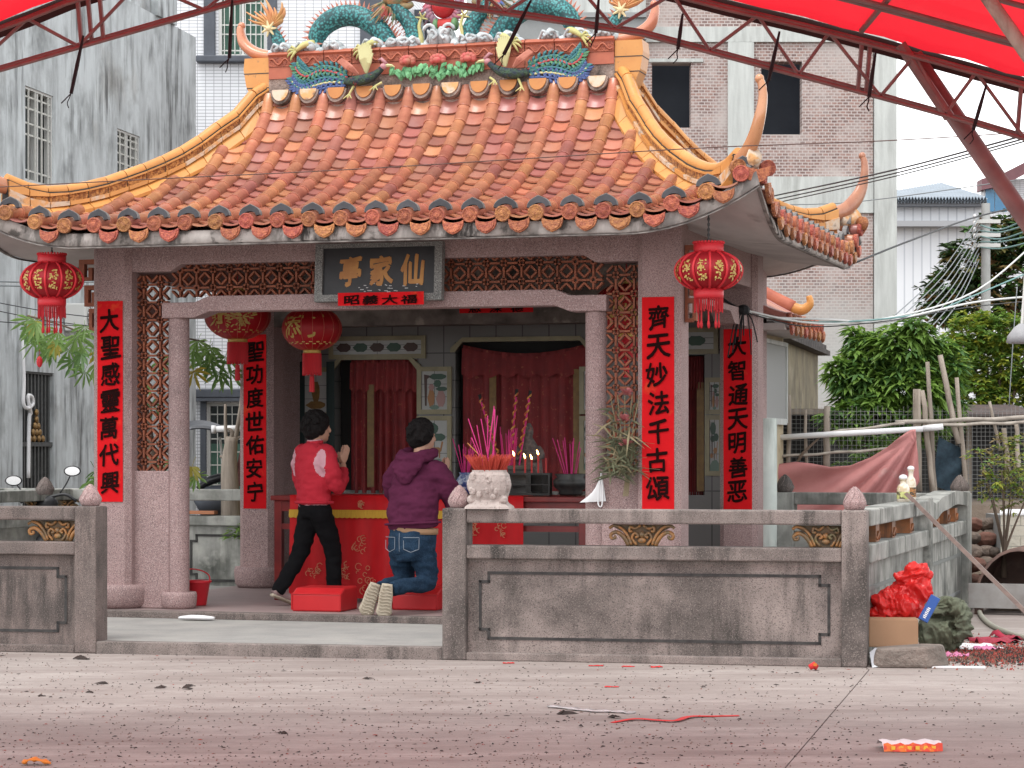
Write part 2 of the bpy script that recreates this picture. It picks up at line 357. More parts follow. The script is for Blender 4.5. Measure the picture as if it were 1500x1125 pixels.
# local frame: +y runs along the wall away from the camera, +x out of the wall
holes = []
for (pa, pb, py0, py1) in ((37,78,133,270),(172,205,194,262),(33,79,545,760)):
    pm = (pa+pb)/2
    holes.append((grey_s(pa), grey_s(pb), max(0.05, grey_z(pm, py1)), grey_z(pm, py0)))
Ltop = grey_z(287, 55)
def wall_with_holes(mb, a0, a1, z0, z1, holes, fn, th):
    """grid wall with rectangular openings; fn(a, d, z)"""
    xs = sorted({a0, a1, *[h[0] for h in holes], *[h[1] for h in holes]}); zs = sorted({z0, z1, *[h[2] for h in holes], *[h[3] for h in holes]})
    solid = lambda i, j: 0 <= i < len(xs)-1 and 0 <= j < len(zs)-1 and not any(h[0] <= (xs[i]+xs[i+1])/2 <= h[1] and h[2] <= (zs[j]+zs[j+1])/2 <= h[3] for h in holes)
    for i in range(len(xs)-1):
        for j in range(len(zs)-1):
            if not solid(i, j): continue
            p, q, r, s = xs[i], xs[i+1], zs[j], zs[j+1]
            mb.add([fn(p,0,r),fn(q,0,r),fn(q,0,s),fn(p,0,s)], [(0,1,2,3)]); mb.add([fn(p,-th,r),fn(p,-th,s),fn(q,-th,s),fn(q,-th,r)], [(0,1,2,3)])
            if not solid(i-1, j): mb.add([fn(p,0,r),fn(p,0,s),fn(p,-th,s),fn(p,-th,r)], [(0,1,2,3)])
            if not solid(i+1, j): mb.add([fn(q,0,r),fn(q,-th,r),fn(q,-th,s),fn(q,0,s)], [(0,1,2,3)])
            if not solid(i, j-1): mb.add([fn(p,0,r),fn(p,-th,r),fn(q,-th,r),fn(q,0,r)], [(0,1,2,3)])
            if not solid(i, j+1): mb.add([fn(p,0,s),fn(q,0,s),fn(q,-th,s),fn(p,-th,s)], [(0,1,2,3)])
    return mb
gf = lambda a, d, z: Vector((d, a, z))
q = MB(); wall_with_holes(q, -17, 0, 0, Ltop, holes, gf, .25)
q.box(-6, -.25, -.25, 0, 0, Ltop); q.build('wall', m_streaky, gl)
q = MB(); q.box(-6, -.26, -16.9, -.26, -.1, -.02); q.box(-6,-5.9,-17,-.26,0,Ltop); q.box(-5.9,-.26,-16.9,-.26,Ltop-.4,Ltop-.25); q.build('roof_slab', m_oldcon, gl)
q = MB(); q.box(-.25, .05, -2.2, -1.2, Ltop, Ltop+1.1); q.box(-.25,.0,-3.4,-2.4,Ltop,Ltop+.7)
q.build('parapet', m_streaky, gl)
h = holes[0]; barred_window(gl, h[0], h[1], h[2], h[3], gf, m_pane, 4, .035, None, (.12,.5,.62,.78,.9), True, .14)
h = holes[1]; barred_window(gl, h[0], h[1], h[2], h[3], gf, m_pane, 4, .035, None, (.3,.5,.7,.85), True, .14)
h = holes[2]
gate = MB().box(-.18,-.15,h[0],h[1],h[2],h[3]).build('gate', m_dark, gl)
for i in range(9):
    y = h[0]+(h[1]-h[0])*(i+.5)/9; MB().box(-.09,-.05,y-.028,y+.028,h[2],h[3]-.03).build('gate_bar', m_ironbar, gate)
for z in (h[3]-.03, h[3]-1.05, h[3]-1.75, h[3]-1.95): MB().box(-.12,-.02,h[0],h[1],z,z+.06).build('gate_rail', m_ironbar, gate)
m_brass = mat('brass_cast', (.34,.21,.085), (.20,.12,.05), 30, rough=.45, metal=.5)
yc = (h[0]+h[1])/2; zc = h[3]-1.0
for k,(dy,dz) in enumerate(((0,.33),(-.05,.24),(.05,.24),(-.1,.15),(0,.15),(.1,.15),(-.19,.06),(-.07,.06),(.07,.06),(.19,.06),(0,.43))):
    MB().ball((0,0,0),(.03,.055,.05)).build('gate_ornament', m_brass, gate, True, loc=(-.03, yc+dy*1.3, zc+dz))
for dy in (-.2,.2): MB().ball((0,0,0),(.02,.09,.08)).build('gate_ornament', m_fr, gate, True, loc=(-.03, yc+dy*1.3, h[3]-1.85))
# conduit with a coiled end beside the gate
q = MB(); p0 = grey_s(27); zt = grey_z(27, 500)
q.tube(crv([(.06,grey_s(36),grey_z(36,485)),(.07,p0,zt),(.08,p0,grey_z(27,560)),(.08,p0-.02,grey_z(27,590)),(.1,grey_s(30),grey_z(30,598)),(.1,grey_s(38),grey_z(38,592)),(.1,grey_s(37),grey_z(37,582)),(.1,grey_s(31),grey_z(31,580)),(.1,grey_s(33),grey_z(33,596)),(.08,grey_s(37),grey_z(37,606)),(.07,grey_s(35.5),grey_z(36,615)),(.06,grey_s(35.5),grey_z(36,700))]), .028, 6)
q.build('conduit', m_white, gl, True)

# --- the white tiled house straight behind
m_wtile = tile_mat('white_facade_tile', (.74,.75,.78), (.30,.31,.33), .155, .062, .006)
m_wtile2 = tile_mat('white_facade_tile_side', (.70,.71,.74), (.32,.33,.35), .155, .062, .006, 'Y')
Yw = 46.0
wx = lambda px: (px-750)/F*Yw; wz = lambda py: CH+(HZ-py)/F*Yw
wh = thing('tiled_house', 'white tiled house with grey framed windows behind the dragon roof', 'house', (0, Yw, 0))
fw = lambda a, d, z: Vector((a, -d, z))
H1 = (wx(320), wx(391), wz(84), wz(-30)); H2 = (wx(303), wx(420), wz(830), wz(590))
q = MB(); wall_with_holes(q, -10, wx(560), 0, wz(-60), [H1, H2], fw, .3); q.build('wall', m_wtile, wh)
kd = .129; sY = 56.0-Yw
q = MB(); x0 = wx(560); q.add([(x0,.001,0),(x0+kd*sY,sY,0),(x0+kd*sY,sY,wz(-60)),(x0,.001,wz(-60))],[(0,1,2,3)])
q.add([(x0+kd*sY,sY,0),(-10,sY,0),(-10,sY,wz(-60)),(x0+kd*sY,sY,wz(-60))],[(0,1,2,3)])
q.add([(x0+kd*sY,sY,wz(-60)),(-10,sY,wz(-60)),(-10,.31,wz(-60)),(x0,.31,wz(-60))],[(0,1,2,3)])
q.build('side_wall', m_wtile2, wh)
MB().box(wx(528),wx(559),-.12,-.003,0,wz(-60)).build('pilaster', m_slate, wh)
def sidept(px, py, out=0.0):
    k=(px-750)/F; Y=(x0-kd*Yw)/(k-kd)
    return Vector((k*Y+out, Y-Yw, CH+(HZ-py)/F*Y))
q = MB()
for (pa,pb,ya,yb) in ((607,611,18,72),(622,626,34,72)):
    vs=[sidept(pa,ya),sidept(pb,ya+ (pb-pa)),sidept(pb,yb),sidept(pa,yb)]; q.add(vs+[v+Vector((.12,-.02,0)) for v in vs],[(0,1,2,3),(7,6,5,4),(0,4,5,1),(1,5,6,2),(2,6,7,3),(3,7,4,0)])
vs=[sidept(607,14),sidept(626,33),sidept(626,38),sidept(607,20)]; q.add(vs+[v+Vector((.14,-.02,0)) for v in vs],[(0,1,2,3),(7,6,5,4),(0,4,5,1),(1,5,6,2),(2,6,7,3),(3,7,4,0)])
q.build('side_window_frame', m_slate, wh)
barred_window(wh, *H1, fw, m_green, 8, .06, None, (.09,.30,.42,.7), True, .16)
barred_window(wh, *H2, fw, m_pane, 5, .06, m_green, (.5,.62,.70,.78,.86,.93), False, .16)
for name, a0,a1,b0,b1,d in (('jamb',299,316,84,-30,.10),('jamb',392,406,84,-30,.10),('sill',289,412,93,83.5,.22),('lintel',284,430,583,570,.24),('jamb',294,303,830,584,.10)):
    MB().box(wx(a0),wx(a1),-d,-.004,wz(b0),wz(b1)).build(name, m_slate, wh, bev=.02)
MB().box(wx(284),wx(430),-.14,-.245,wz(588),wz(583.4)).build('lintel', m_slate, wh)

# --- the unfinished brick house on the right
m_brick = None
def brick_mat():
    t = NT('mortared_brick'); tc = t.n('ShaderNodeTexCoord'); sp = t.n('ShaderNodeSeparateXYZ', Vector=tc.outputs['Object'])
    cb = t.n('ShaderNodeCombineXYZ', X=sp.outputs['X'], Y=sp.outputs['Z'])
    dv = t.n('ShaderNodeTexNoise', Vector=cb.outputs[0], Scale=5.0, Detail=3.0)
    ad = t.n('ShaderNodeMix', {'data_type': 'VECTOR'}); ad.inputs[0].default_value = .012
    t.t.links.new(cb.outputs[0], ad.inputs[4]); t.t.links.new(dv.outputs['Color'], ad.inputs[5])
    b = t.n('ShaderNodeTexBrick', {'offset': .5}, Vector=ad.outputs[1], Scale=1.0, Mortar_Size=.008, Brick_Width=.088, Row_Height=.046, Mortar_Smooth=.35, Bias=-.1)
    t.set(b.inputs['Color1'], (.29,.18,.155)); t.set(b.inputs['Color2'], (.15,.10,.095)); t.set(b.inputs['Mortar'], (.46,.41,.39))
    v = t.coords(rnd=False)
    col = t.mix(t.mul(t.noise(v, 1.1, 6, .65, .46, .64), .9), b.outputs['Color'], (.44,.39,.37))
    col = t.mix(t.mul(t.noise(v, 9, 4, .6, .5, .7), .55), col, (.46,.39,.37))
    # cement wash over the lower storeys
    g = t.n('ShaderNodeMapRange', Value=sp.outputs['Z'], From_Min=4.2, From_Max=3.2)
    nz = t.n('ShaderNodeMath', {'operation': 'MULTIPLY_ADD'}, _0=t.noise(v, .9, 4, .6, .3, .7), _1=.55, _2=.5)
    col = t.mix(t.mul(g.outputs[0], nz.outputs[0]), col, (.42,.425,.41))
    t.set(t.b.inputs['Base Color'], col); t.b.inputs['Roughness'].default_value = .9
    t.set(t.b.inputs['Normal'], t.bump(b.outputs['Fac'], -.7, .02)); return t.mat
m_brick = brick_mat()
m_cc = mat('board_marked_concrete', (.52,.54,.52), (.42,.435,.42), 2.5, rough=.9, stretch=(5,5,.5), streak=((.27,.275,.26),6,.5,.68,.7), bump=.3, bscale=20)
m_cc2 = mat('grey_slab_concrete', (.30,.31,.31), (.24,.25,.25), 1.5, rough=.9, bump=.2)
Yb = 38.0; bxp = lambda px: (px-750)/F*Yb; bz = lambda py: CH+(HZ-py)/F*Yb
bh = thing('brick_house', 'unfinished brick house with concrete frame and dark empty windows', 'house', (0, Yb, 0))
HB = [(bxp(955),bxp(1012),bz(187),bz(92)), (bxp(1115),bxp(1175),bz(197),bz(90))]
q = MB(); wall_with_holes(q, bxp(684), bxp(1279), 0, bz(62), HB, fw, .3); q.build('wall', m_brick, bh)
q = MB(); q.box(bxp(684),bxp(1279),.0,.3,bz(40),bz(-60)); q.build('upper_wall', m_brick, bh)
MB().box(bxp(684),bxp(1312),-.05,.3,bz(62),bz(40)).build('beam', m_cc, bh)
MB().box(bxp(684),bxp(945),-.30,-.055,bz(62),bz(27)).build('slab_edge', m_cc2, bh)
MB().box(bxp(684),bxp(945),-.22,-.055,bz(26.5),bz(-40)).build('balcony_wall', m_cc, bh)
MB().box(bxp(684),bxp(945),-.36,-.302,bz(31),bz(24)).build('slab_edge', m_cc2, bh)
for a,b_ in ((1066,1104),(1280,1313)):
    MB().box(bxp(a),bxp(b_),-.06,.35,0,bz(62.5) if a<1200 else bz(-60)).build('column', m_cc, bh)
MB().box(bxp(940),bxp(1279),-.045,-.003,bz(312),bz(259)).build('beam', m_cc, bh)
MB().box(bxp(945),bxp(1030),-.03,-.002,bz(91),bz(86)).build('window_lintel', m_cc, bh)
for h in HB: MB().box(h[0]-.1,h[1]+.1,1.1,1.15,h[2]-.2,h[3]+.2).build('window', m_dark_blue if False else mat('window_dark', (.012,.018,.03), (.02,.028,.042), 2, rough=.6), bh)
q = MB(); q.add([(bxp(1313),.0,0),(bxp(1313)+.3,9,0),(bxp(1313)+.3,9,bz(-60)),(bxp(1313),.36,bz(-60))],[(0,1,2,3)]); q.add([(bxp(684),.31,0),(bxp(684),9,0),(bxp(684),9,bz(-60)),(bxp(684),.31,bz(-60))],[(3,2,1,0)])
q.add([(bxp(684),9,0),(bxp(1313)+.3,9,0),(bxp(1313)+.3,9,bz(-60)),(bxp(684),9,bz(-60))],[(3,2,1,0)])
q.build('side_wall', m_brick, bh)

# --- the far white shed with a corrugated roof, and the house with the blue bay
m_rib = tile_mat('ribbed_white_cladding', (.72,.74,.77), (.52,.54,.58), .22, 60, .02, 'X', .5, .02)
m_roofb = mat('blue_grey_sheet', (.38,.43,.48), (.30,.34,.38), 3, rough=.6)
Ys = 62.0; sx = lambda px: (px-750)/F*Ys; sz = lambda py: CH+(HZ-py)/F*Ys
sh = thing('metal_shed', 'white ribbed shed with blue-grey corrugated roof behind the utility pole', 'shed', (0, Ys, 0))
q = MB(); q.box(sx(1290),sx(1440),0,8,0,sz(304)); q.build('wall', m_rib, sh)
MB().box(sx(1290),sx(1441),-.5,-.003,sz(334),sz(326)).build('canopy_edge', mat('shed_shade', (.33,.335,.35), rough=.7), sh)
MB().box(sx(1290),sx(1441),-.4,-.002,sz(304),sz(295)).build('gutter', mat('gutter_grey', (.16,.17,.19), rough=.6), sh)
q = MB(); nn = 34; ra = []; rb = []
for i in range(nn*4+1):
    x = sx(1285)+(sx(1441)-sx(1285))*i/(nn*4); dz = .05*sin(i*pi/2)
    f = (x-sx(1285))/(sx(1441)-sx(1285)); ra.append(Vector((x,-.5,sz(297)+.06+dz))); rb.append(Vector((x,6,sz(297)+.1+dz+(sz(262)-sz(290))*f+.55)))
q.loft([ra, rb], cap=False, closed=False); q.loft([[p-Vector((0,0,.08)) for p in ra],[p-Vector((0,0,.08)) for p in rb]], cap=False, closed=False)
q.build('corrugated_roof', m_roofb, sh)
Yf = 78.0; fx = lambda px: (px-750)/F*Yf; fz = lambda py: CH+(HZ-py)/F*Yf
fh = thing('bay_house', 'far white house with maroon roof edge and blue bay window', 'house', (0, Yf, 0))
m_mar = mat('maroon_edge', (.17,.075,.085), (.14,.06,.07), 4, rough=.6); m_blue = mat('blue_glass', (.06,.20,.36), (.10,.28,.46), 2, rough=.15)
MB().box(fx(1462),fx(1560),0,9,0,fz(262)).build('wall', m_wtile, fh)
q = MB(); q.add([(fx(1431),-.8,fz(282)),(fx(1462),-1.0,fz(276)),(fx(1462),-1.0,fz(258)),(fx(1431),-.8,fz(266)),(fx(1431),0,fz(282)),(fx(1462),0,fz(276)),(fx(1462),0,fz(258)),(fx(1431),0,fz(266))],[(0,1,2,3),(7,6,5,4),(0,4,5,1),(3,2,6,7),(0,3,7,4)])
q.add([(fx(1462),-1.0,fz(276)),(fx(1560),-1.0,fz(224)),(fx(1560),-1.0,fz(208)),(fx(1462),-1.0,fz(258)),(fx(1462),0,fz(276)),(fx(1560),0,fz(224)),(fx(1560),0,fz(208)),(fx(1462),0,fz(258))],[(0,1,2,3),(7,6,5,4),(0,4,5,1),(3,2,6,7)])
q.build('roof_edge', m_mar, fh)
for a,b_ in ((1439.5,1452),(1453,1470)): MB().box(fx(a),fx(b_),-.5,-.4,fz(312),fz(280)).build('window', m_blue, fh)
MB().box(fx(1437),fx(1472),-.45,-.0,0,fz(279)).build('bay', m_wtile, fh)

# --- the low old house with stained render beside the shrine
m_oldr = mat('stained_ochre_render', (.27,.23,.15), (.19,.165,.115), 2, rough=.95, blot=[((.42,.37,.28),1.6,.55,.7,.7), ((.075,.065,.05),2.4,.5,.75,.75)], streak=((.06,.055,.045),8,.5,.7,.7), bump=.4, bscale=30)
m_clay = mat('dark_clay_tiles', (.085,.072,.068), (.05,.044,.042), 8, rough=.9, rnd=.25)
ox0, oy0 = (1128-750)/F*26.5, 26.5; ko = .2167
odl = math.hypot(1, ko); oh = thing('old_house', 'low old house with stained ochre wall and dark tiled verge', 'house', (ox0, oy0, 0), math.atan2(1, ko)-pi/2)
L_o = 5.6*odl
q = MB(); q.box(-.25,0,0,L_o,0,2.70); q.box(-5,-.25,0,.25,0,2.7); q.box(-5,-.25,L_o-.25,L_o,0,2.7); q.build('wall', m_oldr, oh)
for k in range(3):
    for i in range(20):
        y = (L_o+.35)*i/20-.1
        MB().box(-.34+.09*(2-k)*0-.05*k, .14-.05*k, y, y+(L_o+.35)/20-.012, 2.702+.075*k, 2.702+.075*k+.06).build('verge_tile', m_clay, oh)
q = MB(); q.add([(-.3,-.1,2.93),(-.3,L_o+.2,2.93),(-5,L_o+.2,4.3),(-5,-.1,4.3)],[(0,1,2,3)]); q.build('roof', m_clay, oh)

# ================================================================== red canopy and its steel trusses, nearer than the pavilion
YT = 12.6
def lowz(px, py): return at(px, py, YT)
low_px = [(-560,252),(-240,170),(0,101),(176,50),(352,0),(470,-20),(560,-14),(640,3),(800,27),(940,48),(1110,93),(1280,138),(1400,171),(1500,201),(1640,243),(1900,324)]
up_px = [(-560,176),(-240,104),(0,38),(112,-8),(352,-72),(470,-96),(560,-92),(640,-72),(800,-52),(940,-26),(1056,4),(1200,38),(1280,59),(1400,92),(1500,119),(1640,160),(1900,240)]
def arc(tab, px): return interp(px, [a for a, b in tab], [b for a, b in tab])
cn = thing('canopy', 'red canopy roof on brown steel arched trusses across the top', 'canopy', (0, YT, 0))
def cpt(px, tab, dy=0, dz=0): p = at(px, arc(tab, px), YT); return Vector((p.x, dy, p.z+dz))
xs_ = list(range(-560, 1901, 60))
m_sheet = NT('red_sheet')
_t = m_sheet; _v = _t.coords((1.0,.35,1), rnd=False); _c = _t.mix(_t.noise(_v, 3.0, 5, .6, .4, .62), (.50,.008,.016), (.60,.02,.03))
_t.set(_t.b.inputs['Base Color'], _c); _t.b.inputs['Roughness'].default_value = .5
_t.set(_t.b.inputs['Normal'], _t.bump(_t.noise(_v, 2.2, 3, .5, 0, 1), .5, .05))
_tr = _t.n('ShaderNodeBsdfTranslucent'); _t.set(_tr.inputs['Color'], (.80,.02,.035)); _mx = _t.n('ShaderNodeMixShader', Fac=.5)
_t.t.links.new(_t.b.outputs[0], _mx.inputs[1]); _t.t.links.new(_tr.outputs[0], _mx.inputs[2]); _t.t.links.new(_mx.outputs[0], _t.out.inputs[0])
m_sheet = _t.mat
q = MB(); Lc = -3.4
rings = [[cpt(x, up_px, d, .05+.01*sin(x*.05+d*2)) for x in xs_] for d in [0.12+Lc*i/22 for i in range(23)]]
rings = [[p + Vector((0,0,.012*sin(i*2.1)*(i>0)+.02*(i>0)*noise.noise(Vector((p.x*1.2,i*.8,0))))) for p in r_] for i, r_ in enumerate(rings)]; q.loft(rings, cap=False, closed=False); q.build('canopy_sheet', m_sheet, cn, True)
q = MB(); q.loft([[cpt(x, up_px, .13, .05) for x in xs_],[cpt(x, up_px, .14, -.035) for x in xs_]], cap=False, closed=False); q.build('canopy_edge_strip', mat('dark_edge_strip', (.03,.022,.02), rough=.8), cn)  # dark strip along the far edge of the sheet
def truss(dy, px_range, name_detail=True):
    for tab, off in ((low_px, (-.03, .03)), (up_px, (-.03, .03))):
        for o_ in off:
            xs = [x for x in xs_ if px_range[0] <= x <= px_range[1]]
            MB().tube([cpt(x, tab, dy+o_*1.6, o_*.6 - (.02 if tab is up_px else 0)) for x in xs], .011, 6).build('chord', m_steel, cn, True)
    web = [-480,-330,-180,-60,40,115,205,300,410,560,640,740,830,900,985,1040,1110,1170,1215,1290,1340,1385,1430,1500,1580,1680]
    for i in range(len(web)-1):
        a, b_ = web[i], web[i+1]
        if b_ < px_range[0] or a > px_range[1]: continue
        p, r_ = (cpt(a, low_px, dy), cpt(b_, up_px, dy, -.02)) if i % 2 else (cpt(a, up_px, dy, -.02), cpt(b_, low_px, dy))
        MB().tube([p, r_], .010, 5).build('web_bar', m_steel, cn)
    for a in (118,133,150,700,712,1258,1270,1492):
        if px_range[0] <= a <= px_range[1]: MB().tube([cpt(a-6 if a<400 else a+6, up_px, dy+.03, -.02), cpt(a, low_px, dy+.03)], .013, 5).build('web_bar', m_steel, cn)
truss(0, (-560, 1900))
for k, d in enumerate((-.85, -1.65, -2.5, -3.3)):
    for o_ in ((0,) if k % 2 else (-.035, .035)):
        MB().tube([cpt(x, up_px, d+o_, -.005) for x in xs_], .014, 5).build('purlin', m_steel, cn, True)
MB().tube([cpt(1262, up_px, 0, .03), cpt(1262, up_px, -3.2, .03)], .016, 5).build('rafter', m_steel, cn)
MB().tube([cpt(1320, up_px, .02, .02), cpt(1392, low_px, .02, -.01)], .03, 8).build('gusset', m_steel, cn)
# the big slanting prop, and the lighter wooden pole in front of the sheet
pr = MB(); A = at(1338, 82, YT+.1); B = at(1700, 610, YT+.4); B = A+(B-A)*(A.z/(A.z-B.z)); pr.tube([A, B], .048, 12)
o = pr.build('steel_prop', m_steel, None, True); tag(o, 'thick slanting brown steel pipe propping the canopy at upper right', 'pipe')
q = MB(); A = at(1428, -30, 10.6); B = at(1560, 165, 10.7); B = A+(B-A)*(A.z/(A.z-B.z)); q.tube([A, A.lerp(B,.12)+Vector((.008,0,.004)), A.lerp(B,.5), B], [.030,.033,.038,.042], 10)
tag(q.build('wooden_pole', m_wood, None, True), 'grey wooden pole slanting across the red canopy, top right corner', 'pole')
m_tie = mat('black_strap', (.012,.012,.014), rough=.8)
ties = [(122,52,104,137,'left part of the lower chord'),(340,0,336,85,'window of the tiled house'),(778,0,738,80,'right dragon neck'),(877,-2,873,48,'right dragon tail'),(1000,20,993,72,'first brick window'),(1142,46,1126,118,'second brick window'),(1283,75,1273,142,'concrete column of the brick house'),(1445,124,1426,190,'far shed')]
for i,(a,b_,c,d,where) in enumerate(ties):
    q = MB(); P0 = at(a,b_,YT-.06); P1 = at(c,d,YT-.06)
    q.tube([P0,(P0+P1)/2,P1], [.006,.011,.010], 5)
    e = [P1]+[P1+Vector((random.uniform(-.03,.0)*(j+1)/3, -.01, -.025*(j+1))) for j in range(3)]
    q.tube(crv(e,3), .0035, 4); q.tube(crv([P1,P1+Vector((-.02,0,-.02)),P1+Vector((-.05,0,-.05))],3), .003, 4)
    tag(q.build('strap', m_tie), f'black tie strap hanging from the truss over the {where}', 'strap', 'straps tied round the truss')

# ================================================================== the pavilion
UC, VC = -4.34, 3.93
VF, VR = 2.35, 5.5; CU = 2.37; FZ = .14
RH, EA, EB = 1.6, 3.33, 2.54
pv = thing('pavilion', 'open temple pavilion with upturned orange tiled roof and pink columns', 'pavilion', (OX, OY, 0), -TH)
PV = [1.39,1.96,2.46,2.89,3.2,3.4,3.6,3.73,3.81]; PZ = [3.297,3.41,3.59,3.787,3.972,4.15,4.31,4.47,4.64]
def lift(d, v):
    e = max(0, d-2.3)/.62; return .12*e*e*max(0, 1-(v-1.39)/1.2)
def zroof(d, v): return interp(v, PV, PZ) + lift(d, v)
def vhip(d): return VC - EB*max(0, d-RH)/(EA-RH)

# columns (chamfered square shafts on drum bases) -- front pair carries couplets
def chamf(h, c): return [(-h+c,-h),(h-c,-h),(h,-h+c),(h,h-c),(h-c,h),(-h+c,h),(-h,h-c),(-h,-h+c)]
def drum(r, hgt, n=20): return [(r*.86,0),(r*.97,hgt*.18),(r,hgt*.5),(r*1.02,hgt*.8),(r*.97,hgt)]
for sx_ in (-1, 1):
    for v in (VF, VR):
        u = UC + sx_*CU
        q = MB(); q.prism(chamf(.175,.045), FZ+.2, 3.32, lambda a,b,d: Vector((u+a,v+b,d)))
        c = q.build('column', m_pink, pv)
        q = MB(); q.lathe(drum(.27,.2), 24, (u,v,FZ)); q.build('column_base', m_pink, c, True)
    u = UC + sx_*1.82
    q = MB(); q.tube([(u,VF,FZ+.14),(u,VF,2.6)], .088, 20); c = q.build('slim_column', m_pink, pv, auto=40)
    q = MB(); q.lathe(drum(.15,.14), 20, (u,VF,FZ)); q.build('column_base', m_pink, c, True)
    a0, a1 = sorted((UC+sx_*(CU-.14), UC+sx_*1.88))
    MB().box(a0,a1,VF-.07,VF+.07,FZ,1.30).build('infill_wall', m_pink, pv, bev=.01)
# beams with stepped ends
def stepped(x0, x1, zb, zt, ze_b, ze_t, run, sl):
    return [(x0,ze_b),(x0+run,ze_b),(x0+run+sl,zb),(x1-run-sl,zb),(x1-run,ze_b),(x1,ze_b),(x1,ze_t),(x1-run,ze_t),(x1-run-sl,zt),(x0+run+sl,zt),(x0+run,ze_t),(x0,ze_t)]
q = MB(); q.prism(stepped(UC-1.93, UC+1.93, 2.635, 2.765, 2.585, 2.715, .30, .13), VF-.11, VF+.11, lambda a,b,d: Vector((a,d,b))); q.build('lintel', m_pink, pv, bev=.008)
q = MB(); q.prism(stepped(UC-CU+.17, UC+CU-.17, 3.035, 3.30, 2.975, 3.30, .36, .10), VF-.13, VF+.13, lambda a,b,d: Vector((a,d,b))); q.build('beam', m_pink, pv, bev=.008)
q = MB(); q.box(UC-CU+.17,UC+CU-.17,VR-.13,VR+.13,2.66,3.30); q.build('beam', mat('sooty_beam', (.20,.17,.15), (.06,.05,.045), 3, rough=.95, blot=[((.36,.31,.27),4,.6,.7,.6)], bump=.5, bscale=30), pv)
for sx_ in (-1,1):
    u = UC+sx_*CU
    q = MB(); q.box(u-.12,u+.12,VF+.17,VR-.17,2.95,3.30); q.build('beam', m_pink, pv)
    p = sx_; q = MB(); q.prism([(VF+.17,2.6),(VF+.75,2.6),(VF+.95,2.70),(VR-.95,2.70),(VR-.75,2.6),(VR-.17,2.6),(VR-.17,2.75),(VF+.17,2.75)], u-.09, u+.09, lambda a,b,d: Vector((d,a,b))); q.build('lintel', m_pink, pv)
m_ceil = mat('dark_ceiling', (.10,.085,.075), (.05,.043,.04), 2, rough=.95)  # dark mottled brown all over the ceiling
MB().box(UC-CU-.1,UC+CU+.1,VF-.1,VR+.9,3.302,3.36).build('ceiling', m_ceil, pv)

# lattice of pierced terracotta blocks, every block on its own
def lattice_mesh(s=.15, d=.05):
    q = MB(); w = .0078; h = s/2
    def bar(a, b, wd=w):
        a, b = Vector((a[0],0,a[1])), Vector((b[0],0,b[1])); t = (b-a).normalized(); n = Vector((-t.z,0,t.x))*wd
        vs = [a-n,b-n,b+n,a+n]; y0, y1 = Vector((0,-d/2,0)), Vector((0,d/2,0))
        q.add([p+y0 for p in vs]+[p+y1 for p in vs], [(0,1,2,3),(7,6,5,4),(0,4,5,1),(2,6,7,3)])
    r = .024
    for (dx,dz) in ((1,0),(-1,0),(0,1),(0,-1)): bar((dx*r*.8,dz*r*.8),(dx*h,dz*h),.0085)
    for sx_ in (1,-1):
        for sz_ in (1,-1):
            bar((sx_*h,sz_*h*.30),(sx_*h*.30,sz_*h))
    n = 8
    for i in range(n):
        a, b = 2*pi*(i+.5)/n, 2*pi*(i+1.5)/n
        bar((r*cos(a),r*sin(a)),(r*cos(b),r*sin(b)),.0085)
    for (sx_,sz_) in ((1,1),(1,-1),(-1,1),(-1,-1)): bar((sx_*.016,sz_*.016),(sx_*h*.66,sz_*h*.66),.0085) if False else None
    return q.mesh('lattice_block', m_latt)
lm = lattice_mesh(); NL = 0
def latt(u, z):
    o = obj('lattice_block', lm, pv, (u, VF, z)); return o
for sx_ in (-1, 1):
    for i in range(2):
        for j in range(12):
            z = 1.375+.15*j
            if z > 3.02: continue
            latt(UC+sx_*(1.985+.15*i-.0), z)
for i in range(25):
    u = UC-1.80+.15*i
    for z in (2.84, 2.99):
        if abs(u-UC) < .50: continue
        latt(u, z+.0)
MB().box(UC-1.83,UC+1.83,VF+.032,VF+.036,2.7,2.71).build('tie_wire', m_fr, pv)
# hanging fretwork brackets beside the outer columns
def fret(sgn):
    q = MB(); u0 = UC+sgn*(CU+.18)
    segs = [(0,.02,-.02,-.62),(.02,.15,-.02,-.06),(.11,.15,-.06,-.20),(.05,.15,-.17,-.20),(.05,.08,-.09,-.20),(.02,.11,-.24,-.28),(.08,.11,-.28,-.42),(.03,.08,-.39,-.42),(.03,.055,-.30,-.40),(.02,.075,-.44,-.48),(.05,.075,-.48,-.62),(.0,.05,-.60,-.63)]
    for a,b_,z1,z0 in segs:
        x0,x1 = sorted((u0+sgn*a*1.25,u0+sgn*b_*1.25)); q.box(x0,x1,VF-.03+random.random()*.002,VF+.03+random.random()*.002,3.12+z0,3.12+z1)
    q.build('fret_bracket', m_latt, pv)
fret(-1); fret(1)

